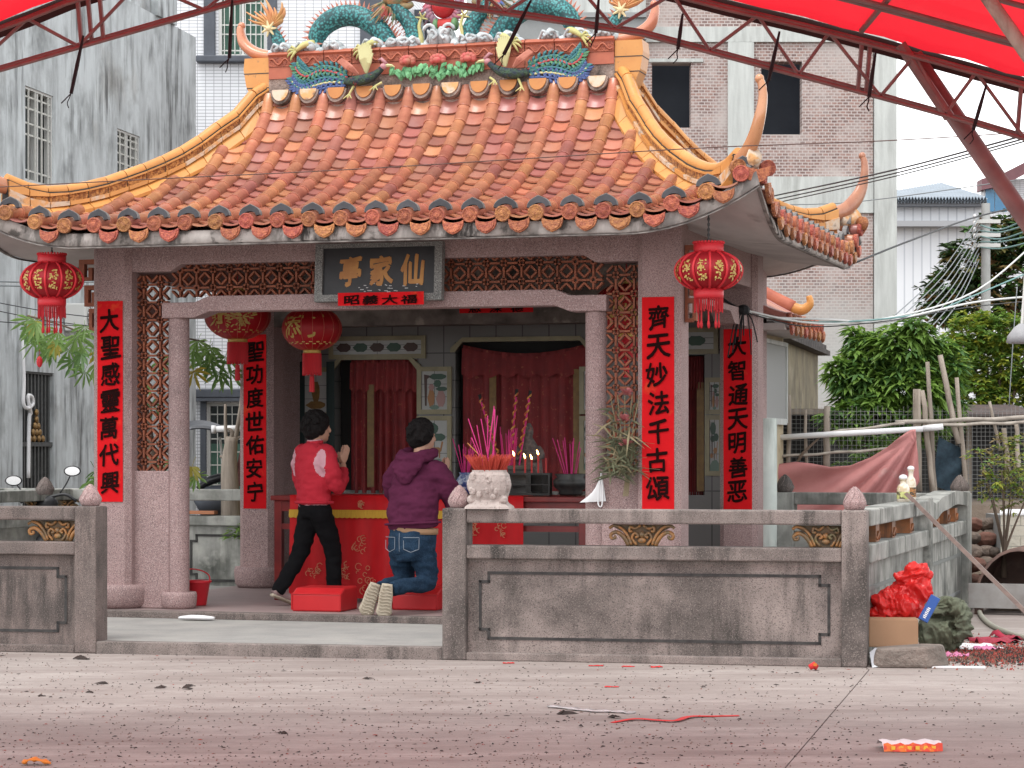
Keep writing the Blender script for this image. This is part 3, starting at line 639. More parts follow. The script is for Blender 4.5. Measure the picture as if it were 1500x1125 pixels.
# name board over the entrance
pb0,_z = UZ(462,355,VF-.2); pb1,_ = UZ(648,355,VF-.2)
bd = thing_uv('name_board', 'black name board with three gold characters in grey stone frame', 'sign', (pb0+pb1)/2, VF-.20, 2.69)
bd.rotation_euler = (R(-4), 0, -TH)
hw = (pb1-pb0)/2; bhgt = .475
for a0,a1,b0,b1 in ((-hw,-hw+.065,0,bhgt),(hw-.065,hw,0,bhgt),(-hw+.065,hw-.065,bhgt-.035,bhgt),(-hw+.065,hw-.065,0,.055)):
    MB().box(a0,a1,-.03,.04,b0,b1).build('frame', m_plaqframe, bd)
MB().box(-hw+.065,hw-.065,-.005,.03,.055,bhgt-.035).build('panel', m_black, bd)
def glyph(ch, size, m, parent, loc, rot=(R(90),0,0), bold=.018, wob=.03, slant=.06, sx=1.0, name='character'):
    c = bpy.data.curves.new('t', 'FONT'); c.body = ch; c.size = 1.0; c.align_x = 'CENTER'; c.resolution_u = 3
    o = bpy.data.objects.new('t', c); WORK.collection.objects.link(o); me = evaluated(o, name); bpy.data.curves.remove(c)
    xs = [v.co.x for v in me.vertices]; ys = [v.co.y for v in me.vertices]
    cx, cy = (min(xs)+max(xs))/2, (min(ys)+max(ys))/2; k = size/max(max(ys)-min(ys), .6)
    sd = random.random()*99
    base = []
    for v in me.vertices:
        n = noise.noise_vector(Vector((v.co.x*2.2, v.co.y*2.2, sd)))
        base.append((v.co.x-cx + wob*n.x, v.co.y-cy + wob*n.y + slant*(v.co.x-cx)))
    fs = [tuple(p.vertices) for p in me.polygons]; q = MB()
    # a loaded brush: the stroke laid down several times, slightly shifted
    for i,(dx,dy) in enumerate(((0,0),(.7,.35),(-.7,-.35),(.3,-.8),(-.3,.8))):
        q.add([((x+dx*bold*1.6)*k*sx, (y+dy*bold*1.6)*k, .0006*i) for x,y in base], fs)
    bpy.data.meshes.remove(me); me = q.mesh(name, m); return obj(name, me, parent, loc, rot)
for ch, px in (('亭',-.245),('家',.02),('仙',.29)): glyph(ch, .24, m_goldtxt, bd, (px, -.009, .25), bold=.03, wob=.06, slant=.10, sx=.8)
m_chalk = mat('peeling_white', (.5,.5,.5), rough=.9)
for i in range(26):
    x = random.uniform(-.2,.36); z = random.choice((.075,.095,.12,.135))+random.uniform(-.01,.01); w = random.uniform(.004,.016)
    MB().box(x-w,x+w,-.008,-.006,z-.003,z+.003).build('paint_flake', m_chalk, bd)
def banner(px0,px1,py0,py1,v,text,label,size):
    u0,z1 = UZ(px0,py0,v); u1,_ = UZ(px1,py0,v); _,z0 = UZ((px0+px1)/2,py1,v)
    z1 = z_at(py0,(u0+u1)/2,v)
    b = thing_uv('paper_banner', label, 'banner', (u0+u1)/2, v, z0); w=(u1-u0)/2
    q = MB(); q.loft([[Vector((x, .004*sin(x*9), 0)) for x in lerp_list([-w,w],9)],[Vector((x, .004*sin(x*9+1), z1-z0)) for x in lerp_list([-w,w],9)]],cap=False,closed=False)
    q.build('paper', m_red_paper, b)
    for i,ch in enumerate(text):
        g_ = glyph(ch, size, m_ink, b, (-w+(i+.75)*2*w/(len(text)+.5), -.012, (z1-z0)*.42), bold=.02, wob=.05, slant=.08)
        for vv in g_.data.vertices: vv.co.y *= .55
    return b
banner(495,621,428,447,VF-.285,'昭義大福','red paper banner with black writing under the name board',.13)
banner(673,781,444,458,VR-.15,'恩深德','red paper strip with faint writing on the rear beam',.12)

# couplets pasted on the columns
def couplet(u, v, hw, z0, z1, text, label, tilt=0):
    b = thing_uv('couplet', label, 'couplet', u, v, z0); b.rotation_euler = (0,0,-TH+tilt)
    q = MB(); n=14; q.loft([[Vector((x,-.004+.003*sin(i*.9)*(1 if abs(x)>hw*.9 else .2),(z1-z0)*i/n)) for x in (-hw,-hw*.5,0,hw*.5,hw)] for i in range(n+1)],cap=False,closed=False)
    q.build('paper', m_red_paper, b, True)
    for i,ch in enumerate(text):
        z = (z1-z0)*(1-(i+.72)/(len(text)+.45)); glyph(ch, .182, m_ink, b, (random.uniform(-.008,.008), -.012, z), bold=.019, wob=.06, slant=.10, sx=.92)
    return b
fv = VF-.18; rv = VR-.18
couplet(UC-CU, fv, .118, z_at(735,UC-CU,fv), z_at(441,UC-CU,fv), '大聖感靈萬代興', 'long red couplet with black characters on the front left column')
couplet(UC+CU, fv, .13, z_at(746,UC+CU,fv), z_at(435,UC+CU,fv), '齊天妙法千古頌', 'long red couplet with black characters on the front right column')
couplet(UC-CU, rv, .118, z_at(745,UC-CU,rv), z_at(490,UC-CU,rv), '聖功度世佑安宁', 'red couplet on the rear left column behind the standing person')
couplet(UC+CU, rv, .132, z_at(746,UC+CU,rv), z_at(482,UC+CU,rv), '大智通天明善恶', 'red couplet on the rear right column beside the white pillar')

# ---------------------------------------------------------------- roof
rf = MB()
nu = 40; rows = lerp_list([1.42,VC], 15)
for sv in (1,-1):
    rings = []
    for v in rows:
        d_ = EA - (EA-RH)*(v-1.39)/EB
        rings.append([Vector((UC + d_*(2*j/nu-1), VC + sv*(v-VC), zroof(abs(d_*(2*j/nu-1)), min(v,3.8)) - .075)) for j in range(nu+1)])
    rf.loft(rings, cap=False, closed=False)
for su in (1,-1):
    rings = []
    for v in rows:
        d_ = EA - (EA-RH)*(v-1.39)/EB; hv = VC - v
        rings.append([Vector((UC+su*d_, VC + hv*(2*j/nu-1), zroof(abs(hv*(2*j/nu-1))+EA-EB, min(v,3.8)) - .075)) for j in range(nu+1)])
    rf.loft(rings, cap=False, closed=False)
roof = rf.build('roof', m_mortar, pv, True)
def eave_fn(side):
    """returns point(s, dz, inset) along an eave; s from -1..1"""
    def f(s, zb, off, lk=1.0):
        d = EA*s if side in ('f','b') else EB*s
        dd = abs(d) if side in ('f','b') else abs(d)+EA-EB
        z = zb + lift(dd, 1.39)*lk
        if side == 'f': return Vector((UC+d*(1-off/EA), VC-EB+off, z))
        if side == 'b': return Vector((UC+d*(1-off/EA), VC+EB-off, z))
        if side == 'r': return Vector((UC+EA-off, VC+d*(1-off/EB), z))
        return Vector((UC-EA+off, VC+d*(1-off/EB), z))
    return f
for side in 'fbrl':
    f = eave_fn(side); n = 48; ss = [2*i/n-1 for i in range(n+1)]
    q = MB(); q.loft([[f(s,3.235,.03) for s in ss],[f(s,3.135,.0) for s in ss],[f(s,3.125,.03) for s in ss]],cap=False,closed=False); q.build('fascia', m_fasc, roof, True)
    q = MB(); q.loft([[f(s,3.124,.03) for s in ss],[f(s,3.165,.50,.42) for s in ss],[f(s,3.29,.98,.0) for s in ss]],cap=False,closed=False); q.build('soffit', m_soff, roof, True)
    q = MB(); q.loft([[f(s,3.125,.02) for s in ss],[f(s,3.113,.0) for s in ss],[f(s,3.109,.03) for s in ss]],cap=False,closed=False); q.build('drip_edge', mat('drip_edge', (.12,.105,.10), (.3,.27,.25), 12, rough=.9), roof)

# shared tile meshes
def roll_mesh(m):
    q = MB(); n = 12
    prof = [(.059,0),(.064,.0),(.065,.04),(.060,.055),(.0565,1.0)]
    rings = [[Vector((cos(2*pi*j/n)*r, y, sin(2*pi*j/n)*r)) for j in range(n)] for r,y in prof]
    q.loft(rings); return q.mesh('roll_tile', m, True)
rolls = [roll_mesh(m) for m in (m_glaze, m_glaze2, m_glaze3)]
def pan_mesh(m):
    q = MB(); n = 8; w = .108; T = .014
    def arcp(y, dz): return [Vector((w*(2*j/n-1), y, .034*((2*j/n-1)**2)+dz)) for j in range(n+1)]
    top = [arcp(0,0), arcp(.19,-.018)]; bot = [arcp(.19,-.018-T), arcp(0,-T)]
    q.loft(top+bot+[top[0]], cap=False, closed=False); return q.mesh('pan_tile', m, True)
pans = [pan_mesh(m) for m in (m_glaze3, m_glaze, m_glaze2)]
for me_ in pans + rolls: me_.set_sharp_from_angle(angle=R(45))
def cap_mesh(m):
    q = MB(); n = 20
    for r,y in (): pass
    prof = [(.004,-.012),(.024,-.016),(.031,-.004),(.040,-.010),(.048,-.004),(.054,-.012),(.062,-.010),(.062,.03)]
    q.loft([[Vector((cos(2*pi*j/n)*r, y, sin(2*pi*j/n)*r)) for j in range(n)] for r,y in prof]); return q.mesh('end_cap', m, True)
m_cap = mat('relief_terracotta', (.50,.17,.075), (.32,.09,.05), 40, lo=.4, hi=.6, rough=.5, bump=1.0, bscale=70, bdist=.02, rnd=.18, hue=.02)
capm = cap_mesh(m_cap)
def drip_mesh():
    P = [(-.085,.03),(-.083,-.01),(-.07,-.045),(-.035,-.072),(0,-.086),(.035,-.072),(.07,-.045),(.083,-.01),(.085,.03),(.05,.012),(0,.004),(-.05,.012)]
    q = MB(); q.prism(P, -.008, .012, lambda a,b,d: Vector((a,d,b)))
    P2 = [(a*.78,b*.72-.012) for a,b in P]; q.prism(P2, -.016, -.006, lambda a,b,d: Vector((a,d,b))); return q.mesh('drip_tile', m_cap)
dripm = drip_mesh()
def crown_mesh():
    q = MB(); n = 14; out = []; inn = []
    for i in range(n+1):
        a = pi*(i/n); k = 1+.16*math.exp(-((a-pi/2)/.22)**2)
        out.append((cos(a)*.092, sin(a)*.072*k-.008)); inn.append((cos(a)*.056, sin(a)*.036-.016))
    q.cur = 0; q.prism(out+inn[::-1], -.018, .018, lambda a,b,d: Vector((a,d,b)))
    q.cur = 1
    rim = [(a*1.02,b*1.04+.002) for a,b in out]; q.loft([[Vector((a,-.018,b)) for a,b in rim],[Vector((a,.022,b)) for a,b in rim],[Vector((a*.99,.022,b-.006)) for a,b in rim],[Vector((a*.99,-.018,b-.006)) for a,b in rim],[Vector((a,-.018,b)) for a,b in rim]],cap=False,closed=False)
    return q.mesh('crown_ornament', [m_grey_tile, mat('crown_rim', (.22,.21,.205), (.12,.115,.11), 30, rough=.8)])
crownm = crown_mesh()
rnd = random.Random(3)
def roll_path(d, vend):
    P = []; v = 1.39
    while v < vend: P.append(Vector((0, v, zroof(d, v)))); v += .02
    P.append(Vector((0, vend, zroof(d, vend)))); return P
def march(P, step):
    out = [P[0]]; acc = 0
    for a, b in zip(P, P[1:]):
        seg = (b-a).length
        while acc + seg >= step:
            t = (step-acc)/seg; a = a.lerp(b, t); out.append(a.copy()); seg = (b-a).length; acc = 0
        acc += seg
    if (out[-1]-P[-1]).length > .05: out.append(P[-1])
    return out
SP_ = .266
for k in range(-12, 13):
    d = abs(SP_*k); u = UC + SP_*k; vend = min(3.81, vhip(d)-.04-.16*min(1,max(0,(d-RH)/.3)))
    P = march(roll_path(d, vend), .205) if vend > 1.5 else []
    bias = rnd.random()
    for a, b in zip(P, P[1:]):
        c = rnd.random(); me_ = rolls[1] if c < .30 else (rolls[2] if c > .88 else rolls[0])
        o = obj('roll_tile', me_, roof, (u+rnd.uniform(-.003,.003), a.y, a.z)); o.scale = (1, (b-a).length+.012, 1); o.rotation_euler = (math.atan2(b.z-a.z, b.y-a.y), 0, rnd.uniform(-.015,.015))
    z0 = zroof(d, 1.39); obj('end_cap', capm, roof, (u, 1.375, z0), (0, rnd.uniform(-3,3), 0))
    obj('crown_ornament', crownm, roof, (u+.0, 1.375+.09, z0+.062), (R(-6), rnd.uniform(-.06,.06), rnd.uniform(-.08,.08)))
for k in range(-12, 12):
    um = UC + SP_*(k+.5); d = abs(um-UC); vend = min(3.81, vhip(d)-.02-.12*min(1,max(0,(d-RH)/.3)))
    if vend < 1.45: continue
    P = march(roll_path(d, vend), .155); bias = rnd.random()*.3
    for i,(a, b) in enumerate(zip(P, P[1:])):
        frac = i/max(1,len(P)-1); c = rnd.random()
        me_ = pans[0] if c < .15+.6*frac else (pans[2] if c > .86 else pans[1])
        o = obj('pan_tile', me_, roof, (um, a.y-.01, a.z-.022)); o.rotation_euler = (math.atan2(b.z-a.z, b.y-a.y)-.03+rnd.uniform(-.015,.015), 0, rnd.uniform(-.03,.03))
        o.scale = (1, (b-a).length/.155, 1)
    if rnd.random() < .82: obj('drip_tile', dripm, roof, (um, 1.372, zroof(d,1.39)-.068), (R(-8), rnd.uniform(-.06,.06), 0))
    q = None
# right-hand slope: tile rows seen only edge on
for k in range(-9, 10):
    dv = SP_*k; hv = abs(dv); dd = hv+EA-EB
    # side slope: u runs from eave inwards
    su_end = EA - (EA-RH)*min(1, (EB-hv)/EB)
    P = []
    for i in range(8):
        t = i/7*max(.05,(EB-hv)/EB - .03); v = 1.39 + t*EB; P.append(Vector((UC + EA - (EA-RH)*t, VC + dv, zroof(dd, min(v,3.8)))))
    q = MB(); q.tube(P, .052, 10); q.build('roll_tile', rnd.choice((m_glaze, m_glaze2, m_glaze3)), roof, True)
    obj('end_cap', capm, roof, (UC+EA+.012, VC+dv, P[0].z), (0, 0, pi/2))
    obj('crown_ornament', crownm, roof, (UC+EA-.09, VC+dv, P[0].z+.062), (0, 0, pi/2))
    if k < 9: obj('drip_tile', dripm, roof, (UC+EA+.012, VC+dv+SP_/2, P[0].z-.06), (0, 0, pi/2))
    q = MB(); Pm = [p+Vector((0,SP_/2,-.045)) for p in P]; q.tube(Pm, [(.10,.012)]*len(Pm), 8, side=(0,1,0)); q.build('pan_tile', m_glaze3, roof, True) if k < 9 else None

# hips: base tiles, moulding, carved band and a ridge of roll tiles, segment by segment, ending in a horn
def hip_point(su, sv, d):
    t = 1-(d-RH)/(EA-RH); v = vhip(d); z = interp(min(v,3.8), PV, PZ) + lift(d, v)*.9
    return Vector((UC+su*d, VC+sv*(v-VC)*(1 if sv > 0 else 1), z)) if sv > 0 else Vector((UC+su*d, VC-(v-VC), z))
def hip(su, front):
    sv = 1 if front else -1
    dirp = Vector((su*(EA-RH), -EB*sv, 0)).normalized(); side = Vector((-dirp.y, dirp.x, 0))
    ds = lerp_list([RH+.02, EA-.22], 15)
    P = [hip_point(su, sv, d) for d in ds]
    crest = lambda d: .0 + .10*max(0,(d-2.75)/.4)**2
    n = len(P)
    for i in range(n-1):
        a, b = P[i]+Vector((0,0,crest(ds[i]))), P[i+1]+Vector((0,0,crest(ds[i+1])))
        g_ = (b-a).normalized()*.005
        def slab(w, z0, z1, name, m, drop=0.0):
            q = MB(); vs = []
            for p,s_ in ((a+g_,0),(b-g_,1)):
                zz0 = z0-(drop+crest(ds[i+s_]))
                vs += [p+side*w+Vector((0,0,zz0)), p-side*w+Vector((0,0,zz0)), p-side*w+Vector((0,0,z1)), p+side*w+Vector((0,0,z1))]
            q.add(vs, [(0,1,2,3),(7,6,5,4),(0,4,5,1),(1,5,6,2),(2,6,7,3),(3,7,4,0)]); return q.build(name, m, roof)
        slab(.055, -.10, .035, 'base_tile', m_yel)
        if True:
            gs = g_; g_ = g_*-.2; slab(.050, -.10, .155, 'mortar_core', m_inlay); g_ = gs
        # sloping skirt tile bedded on the roof tiles
        q = MB(); vs = []; fs_ = -1 if side.y*1 > 0 else 1
        for p in (a+g_, b-g_):
            o_ = side*fs_*(sv if True else 1)
            lo_ = p + o_*.15; du = abs(lo_.x-UC); vv_ = VC - abs(lo_.y-VC)
            zl = zroof(du, min(vv_,3.8))+.012 if du < EA and vv_ > 1.39 else p.z-.08
            hi_ = p + o_*.05 + Vector((0,0,.034)); lo_ = Vector((lo_.x,lo_.y,min(zl,hi_.z-.03)))
            vs += [hi_, lo_, lo_-Vector((0,0,.03)), hi_-Vector((0,0,.12))]
        q.add(vs, [(0,1,2,3),(7,6,5,4),(0,4,5,1),(1,5,6,2),(2,6,7,3),(3,7,4,0)]); q.build('skirt_tile', m_yel, roof)
        slab(.085, .035, .068, 'moulding', m_peel if rnd.random() < .7 else m_yel)
        slab(.058, .068, .128, 'carved_tile', m_yel_d)
        slab(.075, .128, .142, 'moulding', m_yel)
        q = MB(); q.tube([a+g_+Vector((0,0,.165)), b-g_+Vector((0,0,.165))], [.050,.047], 12, side=tuple(side)); q.build('ridge_tile', m_yel, roof, auto=50)
    # horn
    hp = [(EA-.30,.165,.05,.055),(EA-.16,.205,.05,.075),(EA-.06,.32,.045,.075),(EA+.0,.46,.04,.062),(EA+.025,.60,.034,.045),(EA+.02,.70,.03,.036),(EA+.0,.755,.026,.028)]
    q = MB(); base = hip_point(su, sv, EA-.22); pts = []
    for d,dz,ra,rb in hp:
        p = hip_point(su, sv, min(d,EA)); p = Vector((UC+su*d, p.y, base.z+dz)); pts.append(p)
    pts2 = crv([tuple(p) for p in pts], 4); rr = lerp_list([(a,b_) for _,_,a,b_ in hp], len(pts2))
    q.tube(pts2, rr, 12, side=tuple(side)); q.ball(pts[-1], .036); q.build('horn', m_glaze2 if front else m_glaze, roof, True)
    # scrolled end block below the horn, with a hanging leaf tile
    c = hip_point(su, sv, EA-.1); outw = dirp
    M = Matrix.Translation(c) @ Matrix(((side.x,outw.x,0,0),(side.y,outw.y,0,0),(0,0,1,0),(0,0,0,1)))
    q = MB(); q.tube([M @ Vector((0,-.12,.08)), M @ Vector((0,.04,.10)), M @ Vector((0,.10,.16))], [(.05,.05),(.058,.07),(.05,.08)], 10); q.build('hip_end', m_peel, roof, True)
    P_ = [(-.12,.05),(-.11,-.01),(-.06,-.06),(0,-.085),(.06,-.06),(.11,-.01),(.12,.05),(.05,.03),(0,.022),(-.05,.03)]
    q = MB(); q.prism(P_, .10, .125, lambda a,b_,d: M @ Vector((a,d,b_+.02))); q.build('drip_tile', m_cap, roof)
    for s_ in (-.12,.12): obj('end_cap', capm, roof, M @ Vector((s_,.06,.06)), (0,0,math.atan2(outw.y,outw.x)+pi/2))
for su in (1,-1):
    hip(su, True); hip(su, False)

# main ridge
RL, RR_ = UC-RH-.0, UC+RH+.0
v0, v1 = VC-.13, VC+.13
MB().box(RL,RR_,v0,v1,4.45,4.86).build('ridge_wall', m_mortar, roof)
nseg = 12
for i in range(nseg):
    a = RL+(RR_-RL)*i/nseg+.004; b = RL+(RR_-RL)*(i+1)/nseg-.004
    MB().box(a,b,v0-.012,v1+.012,4.80,4.905).build('ridge_band', m_terra, roof)
    MB().box(a,b,v0-.02,v1+.02,4.907,5.00).build('carved_tile', m_terra_c, roof)
    # raised scroll on each carved tile
    q = MB(); sp = [(a+(b-a)*t, v0-.024, 4.952+.026*sin(t*2*pi*2)) for t in lerp_list([.06,.94],26)]
    q.tube(sp, .008, 5); q.build('scroll_relief', m_terra, roof, True)
    q = MB(); q.tube([(a,VC,5.015),(b,VC,5.015)], [(.165,.045)]*2, 14, side=(0,1,0)); q.build('ridge_tile', m_terra, roof, auto=50)
# half-round tiles at the foot of the ridge between the rolls
hd = MB(); pts = [(cos(pi+pi*i/10)*.078, sin(pi+pi*i/10)*.105) for i in range(11)]
hd.prism([(a,b) for a,b in pts][::1], -.012, .02, lambda a,b,d: Vector((a,d,b))); hdm = hd.mesh('foot_tile', mat('foot_glaze', (.46,.19,.05), (.40,.15,.04), 6, rough=.5))
hd2 = MB(); hd2.prism([(a*1.22,b*1.22) for a,b in pts], .0, .05, lambda a,b,d: Vector((a,d,b))); hdm2 = hd2.mesh('mortar_lip', m_mortar); hdm3 = hd.mesh('foot_tile', m_peel)
for k in range(-6, 6):
    um = UC+SP_*(k+.5)
    if abs(um-UC) < RH-.08:
        obj('mortar_lip', hdm2, roof, (um, v0-.06, 4.685), (R(-14),0,0)); obj('foot_tile', hdm3 if k in (-6,-5,0,5) else hdm, roof, (um, v0-.06, 4.69), (R(-14),0,0))
MB().box(RL,RR_,v0-.025,v0,4.45,4.66).build('mortar_bed', m_mortar, roof)
# prow-shaped ends with horns
for su in (-1, 1):
    E = UC+su*RH
    pp = [(0,4.48),(.07,4.50),(.16,4.60),(.225,4.75),(.25,4.90),(.24,5.0),(0,5.0)]
    cut = [4.55,4.74,4.87,5.001]
    q = MB(); q.prism([(E+su*a, z) for a,z in (pp if su > 0 else pp[::-1])], v0+.01, v1-.01, lambda a,b,d: Vector((a,d,b))); q.build('ridge_end', m_yel, roof)
    for z in (4.73,4.86):
        MB().box(min(E,E+su*interp(z,[4.48,4.60,4.75,4.90],[0,.16,.225,.25])+su*.002),max(E,E+su*interp(z,[4.48,4.60,4.75,4.90],[0,.16,.225,.25])+su*.002),v0+.007,v1-.007,z-.004,z+.004).build('joint', m_inlay, roof)
    hp = [(-.05,5.02,.10,.05),(.08,5.035,.095,.055),(.20,5.075,.085,.056),(.29,5.15,.072,.050),(.325,5.24,.055,.040),(.33,5.31,.042,.032)]
    P = crv([(E+su*a, VC, z) for a,z,_,_ in hp], 4); rr = lerp_list([(a,b) for _,_,a,b in hp], len(P))
    q = MB(); q.tube(P, rr, 12, side=(0,1,0)); q.ball(P[-1]+Vector((su*-.012,0,.01)), (.035,.04,.032)); q.build('horn', m_glaze2, roof, True)
m_cable = mat('brown_cable', (.10,.05,.04), rough=.6)

# ================================================================== balustrade, platform
m_ledge = m_gran
HB_ = 1.07
def bud(parent_fn, x, y, z, m, label, r=.082, h=.16):
    p = parent_fn(x, y, z); q = MB()
    q.lathe([(r*.74,0),(r*.82,h*.05),(r*1.0,h*.26),(r*.93,h*.40),(r*.66,h*.68),(r*.32,h*.90),(.01,h)], 14)
    t_ = thing('bud_finial', label, 'finial', p, random.random(), 'bud finials on the balustrade posts'); q.build('bud', m, t_, True)
    q = MB(); 
    for j in range(8):
        a = 2*pi*j/8; q.tube(crv([(cos(a)*r*.66,sin(a)*r*.66,.004),(cos(a)*r*.99,sin(a)*r*.99,h*.30),(cos(a+.35)*r*.72,sin(a+.35)*r*.72,h*.62),(cos(a+.4)*r*.31,sin(a+.4)*r*.31,h*.91)],3), .003, 4)
    q.build('petal_ridge', m, t_)
    return t_
def notch(x0, x1, z0, z1, n, w):
    """closed notched-corner outline as thin strips"""
    P = [(x0+n,z0),(x1-n,z0),(x1-n,z0+n),(x1,z0+n),(x1,z1-n),(x1-n,z1-n),(x1-n,z1),(x0+n,z1),(x0+n,z1-n),(x0,z1-n),(x0,z0+n),(x0+n,z0+n)]
    return P
def scroll_bracket(parent, M, w=.20, z0=.812, z1=.966):
    """glazed scrollwork support in the slot, built as real curls"""
    h = z1-z0; q = MB()
    def T(pts, r): q.tube([M @ Vector((a*w, d, z0+b*h)) for a,d,b in crv(pts,4)], r, 7)
    for s in (-1,1):
        T([(s*.45,0,.02),(s*.62,-.01,.40),(s*.86,-.012,.62),(s*1.06,-.012,.52),(s*1.04,-.012,.34),(s*.92,-.012,.36),(s*.93,-.012,.48)], [.012*(1.5-.03*i) for i in range(25)])
        T([(s*.36,-.012,.05),(s*.48,-.016,.45),(s*.70,-.016,.80),(s*.95,-.012,.92),(s*1.12,-.01,.80)], .011)
        T([(s*.18,-.01,.04),(s*.34,-.016,.35),(s*.24,-.018,.58),(s*.12,-.018,.46),(s*.22,-.018,.38)], .010)
        T([(s*.05,-.01,.95),(s*.22,-.016,.78),(s*.40,-.016,.86),(s*.42,-.016,.66),(s*.32,-.016,.68)], .010)
    q.ball(M @ Vector((0,-.012,z0+.52*h)), (.022,.014,.022)); q.ball(M @ Vector((0,-.01,z0+.25*h)), (.03,.012,.02))
    b = q.build('scroll_bracket', m_scroll, parent, True)
    q = MB(); P = [(-.42,.0),(.42,.0),(.50,.34),(.66,.62),(1.0,.86),(1.02,.97),(-1.02,.97),(-1.0,.86),(-.66,.62),(-.50,.34)]
    q.prism([(a*w, b_*h+z0) for a,b_ in P], .0, .03, lambda a,b_,d: M @ Vector((a,d,b_))); q.build('back_plate', m_scroll_d, b)
    return b
m_scroll = mat('glazed_scroll', (.36,.17,.055), (.15,.10,.05), 14, lo=.42, hi=.58, rough=.4, blot=[((.12,.14,.07),9,.55,.65,.7)], coat=.2)
m_scroll_d = mat('glazed_scroll_back', (.16,.10,.05), (.07,.055,.035), 16, rough=.6)

def balustrade(root, L, m, posts, spans, fr, th=.2, inlay=True, brackets=(), missing=()):
    """root local frame: x along the wall 0..-L, y depth behind the face; posts: x centres; spans: (x0, x1)"""
    for x0, x1 in posts:
        MB().box(x0, x1, -.012, th+.012, 0, HB_).build('post', m, root, bev=.012)
    for x0, x1 in spans:
        MB().box(x0, x1, .0, th, .967, HB_-.004).build('top_rail', m, root, bev=.012)
        MB().box(x0, x1, .0, th, .715, .81).build('middle_rail', m, root, bev=.010)
        MB().box(x0, x1, .055, th-.055, .055, .716).build('panel', m, root)
        MB().box(x0, x1, -.006, th+.006, 0, .056).build('plinth', m, root, bev=.008)
        if inlay:
            q = MB(); P = notch(x0+.09, x1-.09, .155, .615, .062, 0); w = .010
            n = len(P)
            for i in range(n):
                (a,b),(c,d) = P[i], P[(i+1) % n]
                if (i, ) in missing: continue
                q.box(min(a,c)-w, max(a,c)+w, .050, .06, min(b,d)-w, max(b,d)+w)
            q.build('inlay_line', m_inlay, root)
xr0 = xp_at(648); xr1 = xp_at(142)
rb_ = thing('balustrade', 'speckled stone balustrade wall right of the entrance with black notched inlay', 'balustrade', (OX,OY,0), -THP)
pw = .172
balustrade(rb_, 3, m_gran_l, [(-pw,0),(xr0,xr0+pw)], [(xr0+pw,-pw)], None)
I4 = Matrix.Identity(4)
for px in (941, 1215):
    x = xp_at(px,.1) if px < 1200 else xp_at(1210,.1); scroll_bracket(rb_, Matrix.Translation((x,.09,0)), .205)
lb_ = thing('balustrade', 'speckled stone balustrade wall left of the entrance, cut by the picture edge', 'balustrade', (OX,OY,0), -THP)
balustrade(lb_, 3, m_gran, [(xr1-.30,xr1-.10) if False else (xr1-pw,xr1)], [(xr1-pw-2.4,xr1-pw)], None)
scroll_bracket(lb_, Matrix.Translation((xp_at(86,.1),.09,0)), .205)
# the post's inner jamb steps back
MB().box(xr1,xr1+.002,-.01,.2,0,HB_-.01).build('post_face', m_gran, lb_)
lb = [(-.09,.1,'blunt bud finial on the right corner post of the front balustrade','r'),(xr0+.10,.1,'pointed bud finial at the left end of the right balustrade, beside the incense pot','r'),(xr1-.09,.1,'bud finial on the left entrance post, in front of the grey house','l')]
for x,y,l,_ in lb: bud(WP, x, y, HB_, m_pink if _=='l' or x<-.2 else m_pink, l)

# side wall on the right, running back
sw = thing('side_wall', 'rain-stained concrete balustrade running back on the right side', 'balustrade', (OX,OY,0), -TH)
LS = 6.4
def sbox(name, x0,x1,y0,y1,z0,z1,bev=.01,parent=None, m=None): return MB().box(x0,x1,y0,y1,z0,z1).build(name, m or m_oldcon, parent or sw, bev=bev)
yA, yB, yC = .22, 3.55, LS
for y in (yB, yC-.02): sbox('post', -.2,.012, y-.17,y,0,HB_+.02)
for a,b in ((yA,yB-.17),(yB,yC-.19)):
    sbox('middle_rail', -.2,.0,a,b,.70,.83); sbox('panel', -.16,-.05,a,b,.05,.70,0); sbox('plinth', -.22,.05,a,b,0,.06)
    sbox('inlay_strip', -.053,-.044,a+.15,b-.15,.50,.53,0, m=mat('grey_strip', (.19,.20,.19), rough=.9)); sbox('inlay_strip', -.053,-.044,a+.15,b-.15,.16,.19,0, m=m_cc2)
sbox('top_rail', -.2,.0,yA,yB-.17,.955,HB_)
# the cloud-shaped rail of the rear bay
q = MB(); P = []
N = 24
for i in range(N+1):
    t = i/N; y = yB-.17+(yC-yB-.02)*t; w = .05*math.exp(-((t-.18)/.10)**2)*-1 + .03*math.exp(-((t-.72)/.2)**2)
    P.append((y, HB_+.01+w, .955+w*1.2))
q.loft([[Vector((x, y, zt)) for y,zt,zb in P] for x in (-.2,.0)]+[[Vector((x, y, zb)) for y,zt,zb in P] for x in (.0,-.2)]+[[Vector((-.2,y,zt)) for y,zt,zb in P]], cap=False, closed=False)
q.build('top_rail', m_oldcon, sw)
m_block = mat('orange_glazed_block', (.36,.12,.035), (.14,.07,.035), 8, rough=.5, streak=((.03,.02,.015),10,.45,.6,.8))
for i,y in enumerate((.62,1.45,2.45,4.1,4.9,5.5)):
    q = MB(); q.box(-.15,-.03,y,y+.17,.832,.953); q.tube([(-.03,y+.03,.85),(-.022,y+.085,.90),(-.03,y+.14,.85)], .012, 6); q.build('glazed_block', m_block, sw)
